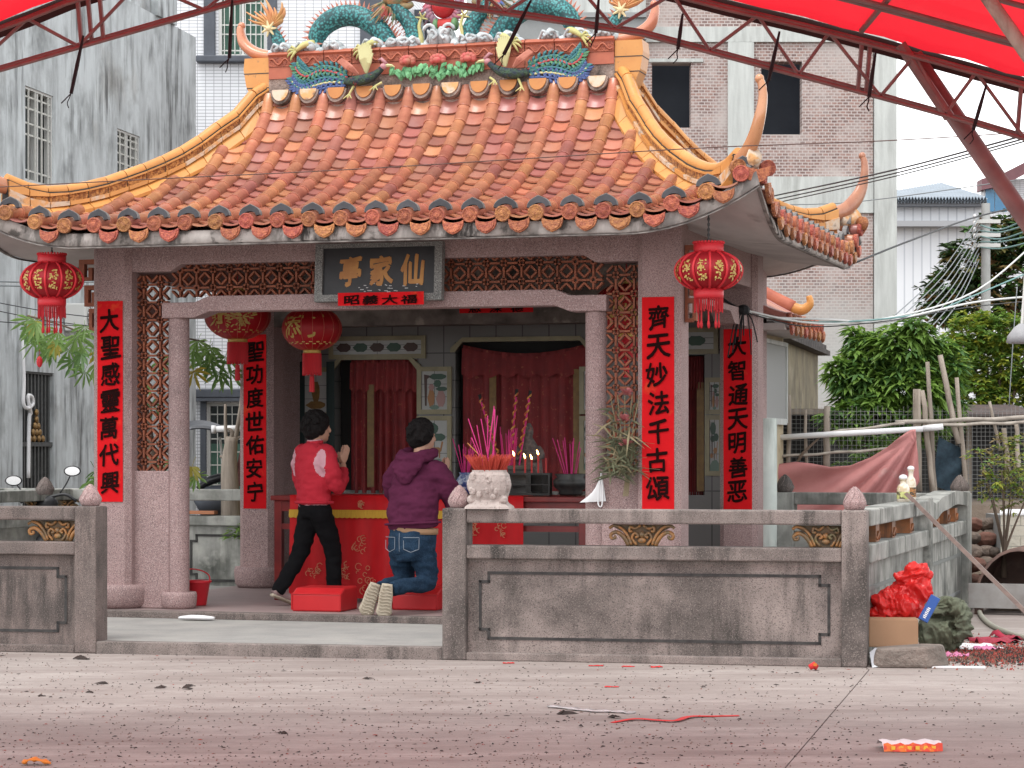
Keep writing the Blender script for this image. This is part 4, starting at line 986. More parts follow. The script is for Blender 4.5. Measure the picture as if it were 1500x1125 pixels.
# back wall
bk = thing('back_wall', 'stained concrete balustrade along the back behind the pavilion', 'balustrade', (OX,OY,0), -TH)
for a,b in ((-11.0,-8.2),(-8.0,-5.6),(-5.4,-3.2),(-3.0,-1.85),(-1.65,-.2)):
    sbox('top_rail', a,b,LS,LS+.18,.955,HB_, parent=bk); sbox('middle_rail', a,b,LS,LS+.18,.70,.80, parent=bk); sbox('panel', a,b,LS+.04,LS+.14,0,.70,0, parent=bk)
    q = MB(); P = notch(a+.12,b-.12,.14,.60,.06,0)
    for i in range(12):
        (c,d),(e,f_) = P[i],P[(i+1)%12]; q.box(min(c,e)-.012,max(c,e)+.012,LS+.032,LS+.045,min(d,f_)-.012,max(d,f_)+.012)
    q.build('inlay_line', m_inlay, bk)
    for j in (1,): scroll_bracket(bk, Matrix.Translation(((a+b)/2+.2,LS+.08,-.005)), .21)
    scroll_bracket(bk, Matrix.Translation((b-.22,LS+.08,-.005)), .2)
    sbox('post', b,b+.2,LS-.02,LS+.2,0,HB_, parent=bk)
for u,l in ((-.1,'grey bud finial on the far right corner post'),(-1.75,'bud finial on the back wall behind the painted bottles'),(-8.1,'bud finial on the back wall left of the rear column, before the tree stump'),):
    bud(W, u, LS+.09, HB_, m_gran, l, .09, .17)
# left side wall
lw = thing('side_wall', 'stained concrete balustrade running back on the left side', 'balustrade', (OX,OY,0), -TH)
ul = -9.2
for a,b in ((.2,3.3),(3.5,LS)):
    sbox('top_rail', ul-.2,ul,a,b,.955,HB_, parent=lw); sbox('middle_rail', ul-.2,ul,a,b,.70,.81, parent=lw); sbox('panel', ul-.15,ul-.05,a,b,0,.70,0, parent=lw)
    scroll_bracket(lw, Matrix.Translation((ul-.1,b-.6,0)) @ Matrix.Rotation(pi/2,4,'Z'), .2)
sbox('post', ul-.2,ul,3.3,3.5,0,HB_, parent=lw)
bud(W, u_at(66,3.4), 3.4, HB_, m_gran, 'bud finial behind the left balustrade, between the motorcycle mirrors', .085, .16)

# platform: pale forecourt one step up, porch floor another
q = MB(); zf = .085
A_, B_ = WP(xr1,.02), WP(xr0,.02)
def loc_uv(p): d = Vector((p.x-OX, p.y-OY)); return Vector((d.x*C_-d.y*S_, d.x*S_+d.y*C_))
pl = []
fc = MB(); pts = [WP(xr1-2.6,.14),WP(xr1-.001,.14),WP(xr1-.001,-.004),WP(xr0+.001,-.004),WP(xr0+.001,.14),WP(-.08,.14),W(-.08,LS+.05),W(-11,LS+.05),W(-11,.4)]
n = len(pts); fc.add([(p.x,p.y,zf) for p in pts]+[(p.x,p.y,-.02) for p in pts], [tuple(range(n))]+[(i,n+i,n+(i+1)%n,(i+1)%n) for i in range(n)])
tag(fc.build('forecourt', m_step), kind='structure')
kb = MB(); a,b = WP(xr1+.002,-.02),WP(xr0-.002,-.02); c,d = WP(xr0-.002,.10),WP(xr1+.002,.10)
kb.add([(p.x,p.y,z) for z in (-.01,zf+.004) for p in (a,b,c,d)], [(0,1,5,4),(4,5,6,7),(1,2,6,5),(3,0,4,7),(2,3,7,6)])
tag(kb.build('kerb_step', m_gran_l, bev=.006), kind='structure')
pf = MB(); pf.box(UC-CU-.33, UC+CU+.33, VF-.42, VR+.9, zf-.01, FZ-.001)
o = pf.build('porch_floor', m_floor, None, bev=.006); o.location = (OX,OY,0); o.rotation_euler = (0,0,-TH); tag(o, kind='structure')
pe = MB(); pe.box(UC-CU-.335, UC+CU+.335, VF-.43, VF-.30, zf-.005, FZ+.003); o = pe.build('porch_edge', m_gran, None, bev=.01); o.location=(OX,OY,0); o.rotation_euler=(0,0,-TH); tag(o, kind='structure')

# ================================================================== the shrine behind the pavilion
VS = 6.35
shr = thing('shrine', 'small tiled shrine behind the pavilion with curtained openings', 'shrine', (OX,OY,0), -TH)
m_itile = tile_mat('grey_wall_tile', (.17,.17,.165), (.05,.05,.05), .27, .27, .006, 'X', .3, .04)
m_bord = mat('green_gold_border', (.30,.27,.16), (.22,.20,.12), 6, rough=.35)
m_picw = mat('glazed_picture', (.42,.43,.42), (.36,.38,.37), 3, rough=.25)
m_dgreen = mat('dark_green_frame', (.012,.03,.03), rough=.4)
def su(px): return u_at(px, VS)
def szz(py, px=700): return z_at(py, su(px), VS)
op = [(su(490),su(611),FZ+.9,szz(527,550)), (su(667),su(862),FZ+.9,szz(500,760)), (su(1000),su(1032),FZ+.9,szz(520,1010))]
q = MB(); wall_with_holes(q, su(407), su(1056), FZ, 3.3, op, lambda a,d,z: Vector((a,VS-d,z)), .18); q.build('wall', m_itile, shr)
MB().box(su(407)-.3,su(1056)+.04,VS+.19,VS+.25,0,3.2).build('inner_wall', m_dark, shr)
us = su(1104)
q = MB(); q.box(us-.18,us,VS-.05,VS+1.55,0,2.62); q.box(su(407)-.18,su(407),VS,VS+1.55,0,2.62); q.box(su(407),us-.18,VS+1.35,VS+1.55,0,2.62)
q.build('side_wall', mat('cream_render', (.50,.43,.30), (.40,.33,.22), 3, rough=.9, blot=[((.25,.15,.09),3,.55,.7,.5)]), shr)
# curtains with folds, gold stripes and valance
m_curt = mat('red_brocade', (.25,.018,.02), (.17,.012,.015), 5, rough=.6, speck=[((.42,.14,.07),26,.66,.70,.45)], sheen=.2)
m_stripe = mat('gold_braid', (.22,.13,.035), (.16,.09,.03), 20, rough=.5)
def curtain(px0, px1, py0, py1, stripes, sag=0.0):
    u0,u1 = su(px0),su(px1); z1,z0 = szz(py0,px0),szz(py1,px0); q = MB(); n=60; ro=[]
    for i in range(9):
        t=i/8; ro.append([Vector((u0+(u1-u0)*j/n, VS+.05+(.020+.02*t)*sin(j*.9+.6*sin(j*.21))+.01*sin(j*2.3), z1+(z0-z1)*t-sag*sin(pi*j/n)*(1-t))) for j in range(n+1)])
    q.loft(ro,cap=False,closed=False); c = q.build('curtain', m_curt, shr, True)
    for px in stripes:
        a=su(px); MB().box(a-.035,a+.035,VS-.005,VS+.0,z0+.1,z1-.25).build('braid', m_stripe, c)
    q=MB(); zv=z1-.03
    q.loft([[Vector((u0+(u1-u0)*j/n, VS+.02+.022*sin(j*.7), zv-sag*sin(pi*j/n))) for j in range(n+1)],[Vector((u0+(u1-u0)*j/n, VS-.005+.022*sin(j*.7+.3), zv-.26-.04*abs(sin(j*.35)))) for j in range(n+1)]],cap=False,closed=False)
    q.build('valance', m_curt, c, True)
curtain(512,611,527,728,(543,)); curtain(676,862,505,735,(722,845),.09); curtain(1002,1030,522,735,(1026,))
def bordered(px0,px1,py0,py1,name):
    a,b=su(px0),su(px1); pm=(px0+px1)/2; z1,z0=szz(py0,pm),szz(py1,pm)
    p=MB().box(a,b,VS-.012,VS-.001,z0,z1).build(name, m_picw, shr); w=.045
    for c0,c1,d0,d1 in ((a-w,a,z0-w,z1+w),(b,b+w,z0-w,z1+w),(a,b,z1,z1+w),(a,b,z0-w,z0)): MB().box(c0,c1,VS-.028,VS-.001,d0,d1).build('border', m_bord, p)
    for zz in ((z0+z1)/2-(z1-z0)/6,(z0+z1)/2+(z1-z0)/6): MB().box(a,b,VS-.0135,VS-.0121,zz-.002,zz+.002).build('tile_joint', m_inlay, p)
    MB().box((a+b)/2-.002,(a+b)/2+.002,VS-.0137,VS-.0121,z0,z1).build('tile_joint', m_inlay, p)
    return p,a,b,z0,z1
m_pine=mat('painted_green', (.035,.085,.06), rough=.4); m_deer=mat('painted_tan', (.33,.16,.06), rough=.4); m_trunk=mat('painted_brown', (.06,.03,.025), rough=.4); m_hill=mat('painted_teal', (.13,.21,.17), rough=.4); m_rose=mat('painted_rose', (.34,.20,.19), rough=.4)
def picblob(p, a,b,z0,z1, items):
    for m,pts in items:
        q=MB(); q.prism([(a+(b-a)*x, z0+(z1-z0)*y) for x,y in pts], VS-.0165,VS-.0138, lambda c,d,e: Vector((c,e,d))); q.build('painted_motif', m, p)
def ell(cx,cy,rx,ry,n=12): return [(cx+cos(2*pi*i/n)*rx*(1+.12*sin(i*2.3)), cy+sin(2*pi*i/n)*ry*(1+.1*cos(i*3.1))) for i in range(n)]
DEER=[(m_trunk,[(.22,.3),(.30,.3),(.30,.62),(.24,.78),(.18,.78)]),(m_pine,ell(.35,.83,.3,.13)),(m_pine,ell(.66,.66,.26,.08)),(m_pine,ell(.30,.63,.22,.07)),(m_deer,ell(.58,.40,.2,.06)),(m_deer,[(.72,.42),(.78,.42),(.84,.56),(.78,.58)]),(m_deer,[(.42,.24),(.46,.24),(.48,.4),(.42,.4)]),(m_deer,[(.68,.24),(.72,.24),(.72,.4),(.66,.4)]),(m_deer,ell(.2,.30,.15,.05)),(m_hill,[(0,.0),(1,.0),(1,.14),(.7,.22),(.3,.2),(0,.1)])]
SAGE=[(m_trunk,[(.14,.1),(.20,.1),(.22,.8),(.40,.88),(.1,.92)]),(m_pine,ell(.62,.86,.34,.08)),(m_pine,ell(.62,.68,.14,.1)),(m_pine,ell(.78,.54,.22,.06)),(m_rose,ell(.38,.58,.1,.09)),(m_rose,ell(.75,.28,.17,.22)),(m_deer,ell(.38,.30,.13,.24)),(m_hill,ell(.5,.06,.18,.06))]
for x0,x1 in ((618,656),(856,869)):
    picblob(*bordered(x0,x1,544,600,'picture_panel'), SAGE); picblob(*bordered(x0,x1,616,688,'picture_panel'), DEER)
picblob(*bordered(1040,1054,560,600,'picture_panel'), SAGE); picblob(*bordered(1040,1054,615,690,'picture_panel'), DEER)
picblob(*bordered(443,484,545,604,'picture_panel'), [(m_stripe,ell(.5,.5,.14,.28)),(m_stripe,ell(.5,.18,.34,.10))])
p=bordered(489,618,499,519,'frieze_panel'); picblob(*p,[(m_pine if i%2 else m_trunk, ell(.12+.19*i,.5,.08,.34)) for i in range(5)])
p=bordered(960,1046,487,512,'frieze_panel'); picblob(*p,[(m_trunk, ell(.3,.5,.2,.34)),(m_pine, ell(.7,.5,.16,.3))])
for a,b in ((441,444),(484,487.5)): MB().box(su(a)-.03,su(b)+.03,VS-.035,VS-.03,FZ+.8,szz(530,a)).build('door_post', m_dgreen, shr)
# cream trims with clipped corners round the openings
for a,b,py in ((490,611,527),(667,862,500)):
    z=szz(py,(a+b)/2); u0,u1=su(a),su(b)
    MB().box(u0+.08,u1-.08,VS-.03,VS-.001,z,z+.045).build('trim', m_bord, shr)
    for s,uu in ((1,u0),(-1,u1)):
        q=MB(); q.add([(uu-s*.045,VS-.03,z-.10),(uu,VS-.03,z-.10),(uu+s*.08,VS-.03,z),(uu+s*.08,VS-.03,z+.045),(uu-s*.045,VS-.03,z-.06),(uu-s*.045,VS+.0,z-.10),(uu,VS+.0,z-.10),(uu+s*.08,VS+.0,z),(uu+s*.08,VS+.0,z+.045),(uu-s*.045,VS+.0,z-.06)],[(0,1,2,3,4),(9,8,7,6,5),(0,5,6,1),(1,6,7,2),(2,7,8,3),(3,8,9,4)]); q.build('trim', m_bord, shr)
# its own low roof, peeping out on the right
q=MB(); q.box(us-.2,us+.36,VS-.35,VS+1.6,2.60,2.66); q.build('eave_slab', m_soff, shr)
for i in range(8):
    y=VS-.30+i*.25; q=MB(); q.tube(crv([(us+.40,y,2.70),(us+.1,y,2.80),(us-.6,y,3.20)],4),.055,9); q.build('roll_tile', rnd.choice((m_glaze,m_glaze3,m_glaze2)), shr, True)
    obj('end_cap', capm, shr, (us+.41,y,2.70),(0,0,pi/2)); obj('drip_tile', dripm, shr, (us+.40,y+.125,2.64),(0,0,pi/2))
q=MB(); q.add([(us+.39,VS-.36,2.67),(us+.39,VS+1.7,2.67),(us-.7,VS+1.7,3.2),(us-.7,VS-.36,3.2)],[(0,1,2,3)]); q.add([(us-.7,VS-.36,3.2),(us-.7,VS+1.7,3.2),(su(407)-.4,VS+1.7,3.2),(su(407)-.4,VS-.36,3.2)],[(0,1,2,3)]); q.build('roof', m_mortar, shr)
q=MB(); P=[Vector((us-.75,VS+1.62,3.42)),Vector((us-.3,VS+1.62,3.10)),Vector((us+.08,VS+1.62,2.90))]; q.tube(crv([tuple(p) for p in P],5),[(.05,.09)]*11,10,side=(0,1,0)); q.build('ridge', m_terra, shr, True)
q=MB(); q.tube(crv([(us+.05,VS+1.62,2.92),(us+.18,VS+1.62,2.89),(us+.26,VS+1.62,2.95),(us+.25,VS+1.62,3.03)],4),[(.045,.07-.0035*i) for i in range(13)],10,side=(0,1,0)); q.build('horn', m_yel, shr, True)
# grey board and the round white pillar on the shrine's flank
q=MB(); z0=z_at(612,us,VS+.4); z1=z_at(502,us,VS+.4)
MB().box(us+.01,us+.04,VS+.02,VS+1.45,z0,z1).build('screen_board', mat('grey_mesh_board', (.32,.325,.32), (.27,.275,.27), 90, rough=.7, stretch=(1,1,8)), shr)
for a,b,c,d in ((VS-.02,VS+.02,z0-.04,z1+.04),(VS+1.45,VS+1.49,z0-.04,z1+.04),(VS+.02,VS+1.45,z1,z1+.04),(VS+.02,VS+1.45,z0-.06,z0)): MB().box(us+.005,us+.06,a,b,c,d).build('board_frame', m_cc, shr)
up = u_at(1121,VS-.1)
q=MB(); q.lathe([(.115,FZ-.05),(.115,z_at(613,up,VS-.1))],22,(up,VS-.12,0)); o=q.build('white_pillar', mat('lime_wash', (.62,.67,.63), (.50,.55,.52), 3, rough=.8, streak=((.25,.29,.27),8,.5,.66,.8)), None, auto=50)
o.location=(OX,OY,0); o.rotation_euler=(0,0,-TH); tag(o,'round lime-washed pillar between the rear red couplet and the fence','pillar')

# enclosing flank walls between the rear columns and the shrine
for sx_ in (-1,1): MB().box(UC+sx_*CU-.07,UC+sx_*CU+.07,VR+.17,VS,FZ,3.3).build('flank_wall', m_pink, shr)

# ================================================================== ridge sculptures
def scale_mat(name, c1, c2, edge, sc=34):
    t = NT(name); v = t.coords(); vo = t.n('ShaderNodeTexVoronoi', {'feature': 'F1'}, Vector=v, Scale=float(sc))
    r = t.n('ShaderNodeMapRange', Value=vo.outputs['Distance'], From_Min=.25, From_Max=.62)
    col = t.mix(r.outputs[0], t.mix(t.noise(v, 6, 3, .5, .4, .6), c1, c2), edge); t.set(t.b.inputs['Base Color'], col); t.b.inputs['Roughness'].default_value = .5
    t.set(t.b.inputs['Normal'], t.bump(vo.outputs['Distance'], -.9, .02)); return t.mat
m_dscale = scale_mat('teal_scales', (.06,.30,.30), (.035,.22,.23), (.01,.055,.06), 46)
m_fin = mat('salmon_fin', (.50,.20,.14), (.40,.14,.10), 12, rough=.7)
m_claw = mat('yellow_claw', (.55,.47,.20), (.42,.42,.17), 10, rough=.6)
m_cloud = mat('plaster_cloud', (.60,.64,.66), (.36,.39,.40), 9, rough=.8, blot=[((.07,.07,.07),10,.56,.68,.8)])
m_multi = mat('painted_mane', (.40,.22,.10), (.10,.16,.10), 14, rough=.7, blot=[((.55,.12,.12),9,.58,.66,.9),((.10,.16,.45),7,.60,.68,.9)])
m_orange_f = mat('tail_flame', (.58,.25,.12), (.5,.3,.12), 10, rough=.7)
m_cream = mat('cream_flower', (.62,.52,.30), rough=.7)
def RZ(px, py, dv=0.0): u, z = UZ(px, py, VC); return (u-UC, dv, z-5.05)
def spikes(q, path, h, w, outward, step=2, tilt=.0):
    for i in range(1, len(path)-1, step):
        p = Vector(path[i]); t = (Vector(path[i+1])-Vector(path[i-1])).normalized(); n = Vector((-t.z,0,t.x))*outward
        tip = p + n*h[i] + t*tilt
        for s in (-.012,.012): pass
        q.add([p+n*h[i]*.2-t*w, p+n*h[i]*.2+t*w, tip, p+n*h[i]*.2+Vector((0,.014,0)), p+n*h[i]*.2-Vector((0,.014,0))], [(0,4,2),(4,1,2),(1,3,2),(3,0,2)])
def cloud(q, c, w, h, d=.13, n=5):
    for i in range(n):
        t = i/(n-1)*2-1; q.ball((c[0]+t*w, c[1]+random.uniform(-.03,.03), c[2]+h*(1-t*t)*.5), (w*.42, d, h*(.75-.3*abs(t))), 10, 6)
    for s in (-1,1): q.tube(crv([(c[0]+s*w*.9,c[1]-d*.7,c[2]+h*.2),(c[0]+s*w*.5,c[1]-d,c[2]+h*.75),(c[0]+s*w*.15,c[1]-d,c[2]+h*.5),(c[0]+s*w*.4,c[1]-d*1.02,c[2]+h*.25)],4), .014, 6)
def claw(q, p, s, up=False):
    p = Vector(p)
    q.tube(crv([p+Vector((-.09*s,-.03,.05)), p+Vector((-.02*s,-.09,.03)), p+Vector((.05*s,-.10,-.02))],3), [.03,.032,.03,.028,.024,.02,.018], 8)
    for k in range(4):
        a = -.9+k*.6; q.tube(crv([p+Vector((.05*s,-.10,-.02)), p+Vector((.05*s+.06*s*cos(a),-.115,-.02+.06*sin(a)-.01)), p+Vector((.05*s+.09*s*cos(a),-.10,-.06+.07*sin(a)))],2), [.014,.013,.011,.008,.004], 6)
def dragon(name, label, mirror):
    t = thing_uv(name, label, 'dragon statue', UC, VC, 5.05, 'dragons on the roof ridge'); s = -1 if mirror else 1
    fx_ = lambda P: [Vector((p[0]*s, p[1], p[2])) for p in P]
    pc = [RZ(*a) for a in ((414,82),(410,66),(404,52),(397,40))]; tail = crv(fx_(pc),5)
    q = MB(); q.tube(tail, lerp_list([.075,.062,.05,.036],len(tail)), 14); b = q.build('tail', m_dscale, t, True)
    q = MB(); spikes(q, tail, [.10]*len(tail), .02, -s, 2, .02); q.build('fin', m_fin, b)
    arch = crv(fx_([RZ(*a) for a in ((461,78),(466,50),(482,32),(505,23),(530,26),(554,42),(570,62),(582,80))]),5)
    q = MB(); q.tube(arch, lerp_list([.062,.085,.095,.098,.095,.09,.08,.07],len(arch)), 16); b = q.build('body', m_dscale, t, True)
    q = MB(); spikes(q, arch, [.15]*len(arch), .028, s, 1, -.035*s); q.build('fin', m_fin, b)
    neck = crv(fx_([RZ(*a) for a in ((602,80),(607,62),(606,44),(596,28),(584,16),(574,4))]),5)
    q = MB(); q.tube(neck, lerp_list([.075,.085,.08,.07,.065,.06],len(neck)), 14); b = q.build('neck', m_dscale, t, True)
    q = MB(); spikes(q, neck, [.11]*len(neck), .024, s, 2); q.build('fin', m_fin, b)
    # head looking back towards the middle, jaws, horns, mane
    hx = neck[-1]; q = MB()
    q.ball(hx+Vector((.02*s,0,.03)), (.11,.09,.08)); q.tube(crv([hx+Vector((.05*s,0,.05)),hx+Vector((.17*s,0,.05)),hx+Vector((.25*s,0,.09))],3), [.06,.055,.055,.05,.046,.05,.04], 10)
    q.tube(crv([hx+Vector((.05*s,0,-.02)),hx+Vector((.14*s,0,-.04)),hx+Vector((.20*s,0,-.02))],3), [.045,.04,.036,.034,.03,.026,.02], 8)
    for d in (-.05,.05): q.tube(crv([hx+Vector((0,d,.08)),hx+Vector((-.06*s,d*1.5,.17)),hx+Vector((-.16*s,d*1.7,.2))],3), [.02,.02,.017,.014,.012,.01,.005], 6)
    for d in (-.06,.06): q.ball(hx+Vector((.08*s,d,.10)), .024)
    q.build('head', m_multi, t, True)
    q = MB(); rr = random.Random(5)
    for i in range(34):
        a = rr.uniform(1.2,5.2); L = rr.uniform(.10,.2); d = rr.uniform(-.1,.1); p = hx+Vector((.0,d,.0)); dr = Vector((cos(a)*s,rr.uniform(-.4,.4),sin(a)))
        q.tube([p+dr*.05,p+dr*L*.7+Vector((0,0,-.01)),p+dr*L+Vector((-.02*s,0,-.03))], [.018,.012,.003], 5)
    q.build('mane', m_multi, t)
    q = MB(); tp = tail[-1]
    for i in range(11):
        a = pi/2 + (-1.0+i*.23)*s*-1 - .25*s*-1; L = .20+.05*sin(i*1.7); dr = Vector((cos(a),0,sin(a)))
        q.tube(crv([tp, tp+dr*L*.5+Vector((.015,0,0)), tp+dr*L*.8, tp+dr*L+Vector((-.03*s,0,.02))],3), [(.020,.018),(.028,.018),(.033,.018),(.036,.017),(.036,.016),(.033,.015),(.028,.013),(.020,.010),(.012,.007),(.004,.004)], 6)
    q.build('tail_flame', m_orange_f, t)
    q = MB(); 
    for i in range(7): a = 2*pi*i/7; q.tube([tp+Vector((0,-.05,-.02)), tp+Vector((cos(a)*.075,-.055,-.02+sin(a)*.075))], [.02,.006], 5)
    q.ball(tp+Vector((0,-.06,-.02)), .024); q.build('tail_rosette', m_cream, t)
    q = MB(); 
    for px,w in ((418,.10),(455,.12),(492,.09),(552,.11),(590,.14),(608,.09)):
        c = RZ(px, 80); cloud(q, (c[0]*s, -.02, -.01), w, .09)
    q.build('cloud_base', m_cloud, t, True)
    for px,py in ((452,78),(548,76)):
        q = MB(); c = RZ(px,py); claw(q, (c[0]*s, -.07, c[2]+.02), -s); q.build('claw', m_claw, t, True)
    q = MB(); c = RZ(618,66); P = Vector((c[0]*s,-.05,c[2])); q.tube(crv([P+Vector((0,0,-.1)),P+Vector((.01,0,.05)),P+Vector((-.01,0,.16)),P+Vector((.02,0,.25))],3), [.035,.03,.026,.024,.02,.018,.016,.014,.012,.01], 7)
    for k in range(4): q.tube([P+Vector((.02,0,.23)), P+Vector((.02+.06*cos(k*1.1-.3),-.02,.23+.06*sin(k*1.1-.3)))], [.012,.004], 5)
    q.build('claw', m_claw, t, True)
    q = MB()
    for px in (463,562): c = RZ(px,66); 
    for c in (RZ(460,66),RZ(566,66)):
        for i in range(9): a = 2*pi*i/9; q.tube([Vector((c[0]*s,-.06,c[2])), Vector((c[0]*s+cos(a)*.10,-.05,c[2]+sin(a)*.07))], [.022,.004], 5)
    q.build('leg_tuft', m_fin, t)
    return t
dragon('dragon_statue', 'teal scaled dragon on the left half of the roof ridge', False)
dragon('dragon_statue', 'teal scaled dragon on the right half of the ridge, behind the truss', True)
# flaming pearl in the middle
pt = thing_uv('pearl_statue', 'flaming red pearl on grey cloud pedestal at the middle of the ridge', 'pearl statue', UC, VC, 5.05)
c = RZ(650, 14)
q = MB(); q.ball((c[0],0,c[2]+.03), (.11,.10,.11), 16, 10); q.build('pearl', mat('red_gloss', (.42,.025,.03), rough=.25), pt, True)
q = MB()
for i in range(26):
    a = -pi*.15 - pi*.7*i/25 if False else 2*pi*i/26; r0=.115; L=.20+.05*(i%2); p=Vector((c[0],0,c[2]+.03)); d=Vector((cos(a),0,sin(a))); d2=Vector((cos(a+.25),0,sin(a+.25)))
    q.tube([p+d*r0,p+d*.15,p+d2*L], [.028,.024,.004], 6)
q.build('flame', mat('pink_flame', (.50,.12,.16), (.24,.20,.26), 10, rough=.7), pt, True)
q = MB(); c2 = RZ(653,36); q.tube([(c2[0]-.06,0,c2[2]),(c2[0]+.06,0,c2[2])], .055, 12); q.build('collar', mat('red_collar', (.5,.05,.045), rough=.6), pt, True)
for s in (-1,1):
    q = MB(); q.ball((c2[0]+s*.085,0,c2[2]), (.035,.06,.06), 12, 8); q.build('collar_bead', mat('green_bead', (.12,.24,.11), rough=.6), pt, True)
q = MB(); cloud(q, (0,0,0), .13, .16, .12, 5)
for s in (-1,1):
    P = [Vector((s*.08,-.11,.12))+Vector((cos(a)*r*s,0,sin(a)*r)) for a,r in [(i*.55,.062-.0042*i) for i in range(13)]]; q.tube(P, .016, 6)
q.build('cloud_pedestal', m_cloud, pt, True)
# phoenix reliefs on the ridge face
m_ph = [mat('plume_teal', (.05,.20,.21),(.03,.12,.15),20,rough=.6), mat('plume_green',(.10,.26,.13),(.06,.17,.10),20,rough=.6), mat('plume_blue',(.07,.12,.30),(.05,.07,.18),20,rough=.6)]
m_phy = mat('plume_cream',(.52,.50,.26),rough=.6); m_phr = mat('plume_red',(.46,.08,.09),rough=.6); m_phk=mat('phoenix_body',(.02,.025,.06),(.05,.10,.05),26,bump=1.0,bscale=50,bdist=.03,rough=.6,blot=[((.45,.05,.05),14,.60,.66,.9)])
def phoenix(label, s):
    t = thing_uv('phoenix_relief', label, 'phoenix relief', UC, VC-.15, 4.60, 'phoenix reliefs on the ridge face')
    def Q(px,py,dv=0.0):
        u,z = UZ(px,py,VC-.15); return Vector(((u-UC)*s, dv, z-4.60))
    plumes = [([(510,112),(492,100),(472,98),(455,106),(444,100),(436,92)],0,None),([(510,114),(490,106),(470,104),(452,112),(440,108),(434,98)],1,m_phr),([(510,118),(488,114),(468,116),(450,124),(438,122),(430,114)],0,None),([(508,122),(485,121),(465,125),(448,130),(436,127),(428,118)],2,m_phy),([(508,126),(484,128),(462,133),(444,134),(432,128)],2,None)]
    for P,mi,rib in plumes:
        path = crv([tuple(Q(px,py,-.02)) for px,py in P],6); q = MB(); n=len(path)
        for i in range(1,n-1,2):
            tt=(path[i+1]-path[i-1]).normalized(); nn=Vector((-tt.z,0,tt.x))
            for sd in (-1,1):
                b=path[i]; e=b+nn*sd*.048+tt*.045; m_=(b+e)/2+nn*sd*.008
                q.tube([b,m_,e],[.007,.017,.003],5,side=(0,1,0))
        f=q.build('tail_plume', m_ph[mi], t)
        q=MB(); q.tube(path,[.012]*n,6); q.build('plume_rib', rib or m_ph[mi], f, True)
    q=MB(); body=crv([tuple(Q(*a)) for a in ((508,120,-.03),(528,120,-.07),(544,116,-.07),(556,108,-.06),(563,101,-.06))],4); q.tube(body,lerp_list([.03,.048,.045,.03,.024],len(body)),10); q.build('body', m_phk, t, True)
    q=MB(); h=Q(565,99,-.06); q.ball(h,(.035,.03,.03)); q.tube([h+Vector((.03*s,0,.02)),h+Vector((-.02*s,0,.07)),h+Vector((-.05*s,0,.06))],[.018,.016,.006],6); q.build('head', mat('pink_head',(.42,.20,.22),rough=.6), t, True)
    q=MB(); q.tube([h+Vector((.02*s,0,.01)),h+Vector((.08*s,0,.006)),h+Vector((.105*s,0,-.008))],[.018,.012,.003],6); q.build('beak', m_phy, t)
    for k,(P0,fan,mm) in enumerate((((540,108),[(530,70),(536,66),(542,64),(548,68),(551,80)],m_phy),((528,110),[(500,92),(505,88),(512,92)],m_fin))):
        w=MB(); base=Q(*P0,-.06)
        for e in [tuple(x) for x in lerp_list(fan,9)]:
            ee=Q(*e,-.09); w.tube([base,(base+ee)/2+Vector((0,-.02,0)),ee],[(.014,.01),(.024,.01),(.008,.006)],6,side=(1,0,0))
        w.build('wing', mm, t)
    for a in ((516,140),(554,128)):
        q=MB(); e=Q(*a,-.08); q.tube([Q(a[0]+8,122,-.05),e],[.012,.010],6)
        for k in range(3): q.tube([e,e+Vector(((-.05+.04*k),-.02,-.04))],[.009,.003],5)
        q.build('claw', m_claw, t)
phoenix('painted phoenix relief with long teal tail, left side of the ridge', 1)
phoenix('painted phoenix relief with long tail, right side of the ridge', -1)
gd = thing_uv('flower_garland', 'green leaf garland with red flowers on the ridge face below the pearl', 'garland relief', UC, VC-.15, 4.66)
m_leafg = mat('painted_leaf', (.16,.40,.19), (.09,.28,.12), 8, rough=.6, rnd=.15); m_flr = mat('painted_red_flower', (.50,.08,.08), (.36,.14,.09), 12, rough=.6)
lf = MB(); lf.add([(0,0,0),(.028,-.010,-.035),(.018,-.012,-.07),(0,-.008,-.095),(-.018,-.012,-.07),(-.028,-.010,-.035),(0,-.022,-.045)], [(0,6,1),(1,6,2),(2,6,3),(3,6,4),(4,6,5),(5,6,0),(0,1,2,3,4,5)]); lfm = lf.mesh('leaf', m_leafg)
rg = random.Random(11)
for i in range(120):
    t_ = i/119; x = -.40+.84*t_+rg.uniform(-.02,.02); zb = .19-.05*sin(pi*(t_*3 % 1))-.06*rg.random()
    o = obj('leaf', lfm, gd, (x, -.015-.03*rg.random(), zb+.04*rg.random()+.02), (R(rg.uniform(-30,15)), R(rg.uniform(-55,55)), R(rg.uniform(-30,30)))); k=rg.uniform(.6,.95); o.scale=(k,k,k)
for x in (-.26,.02,.30):
    q=MB()
    for j in range(7): a=-.3+pi*1.2*j/6; q.ball((x+cos(a)*.05,-.05,.235+sin(a)*.03),(.03,.03,.028),8,5)
    q.ball((x,-.07,.23),(.045,.03,.03),8,5); q.build('flower', m_flr, gd, True)

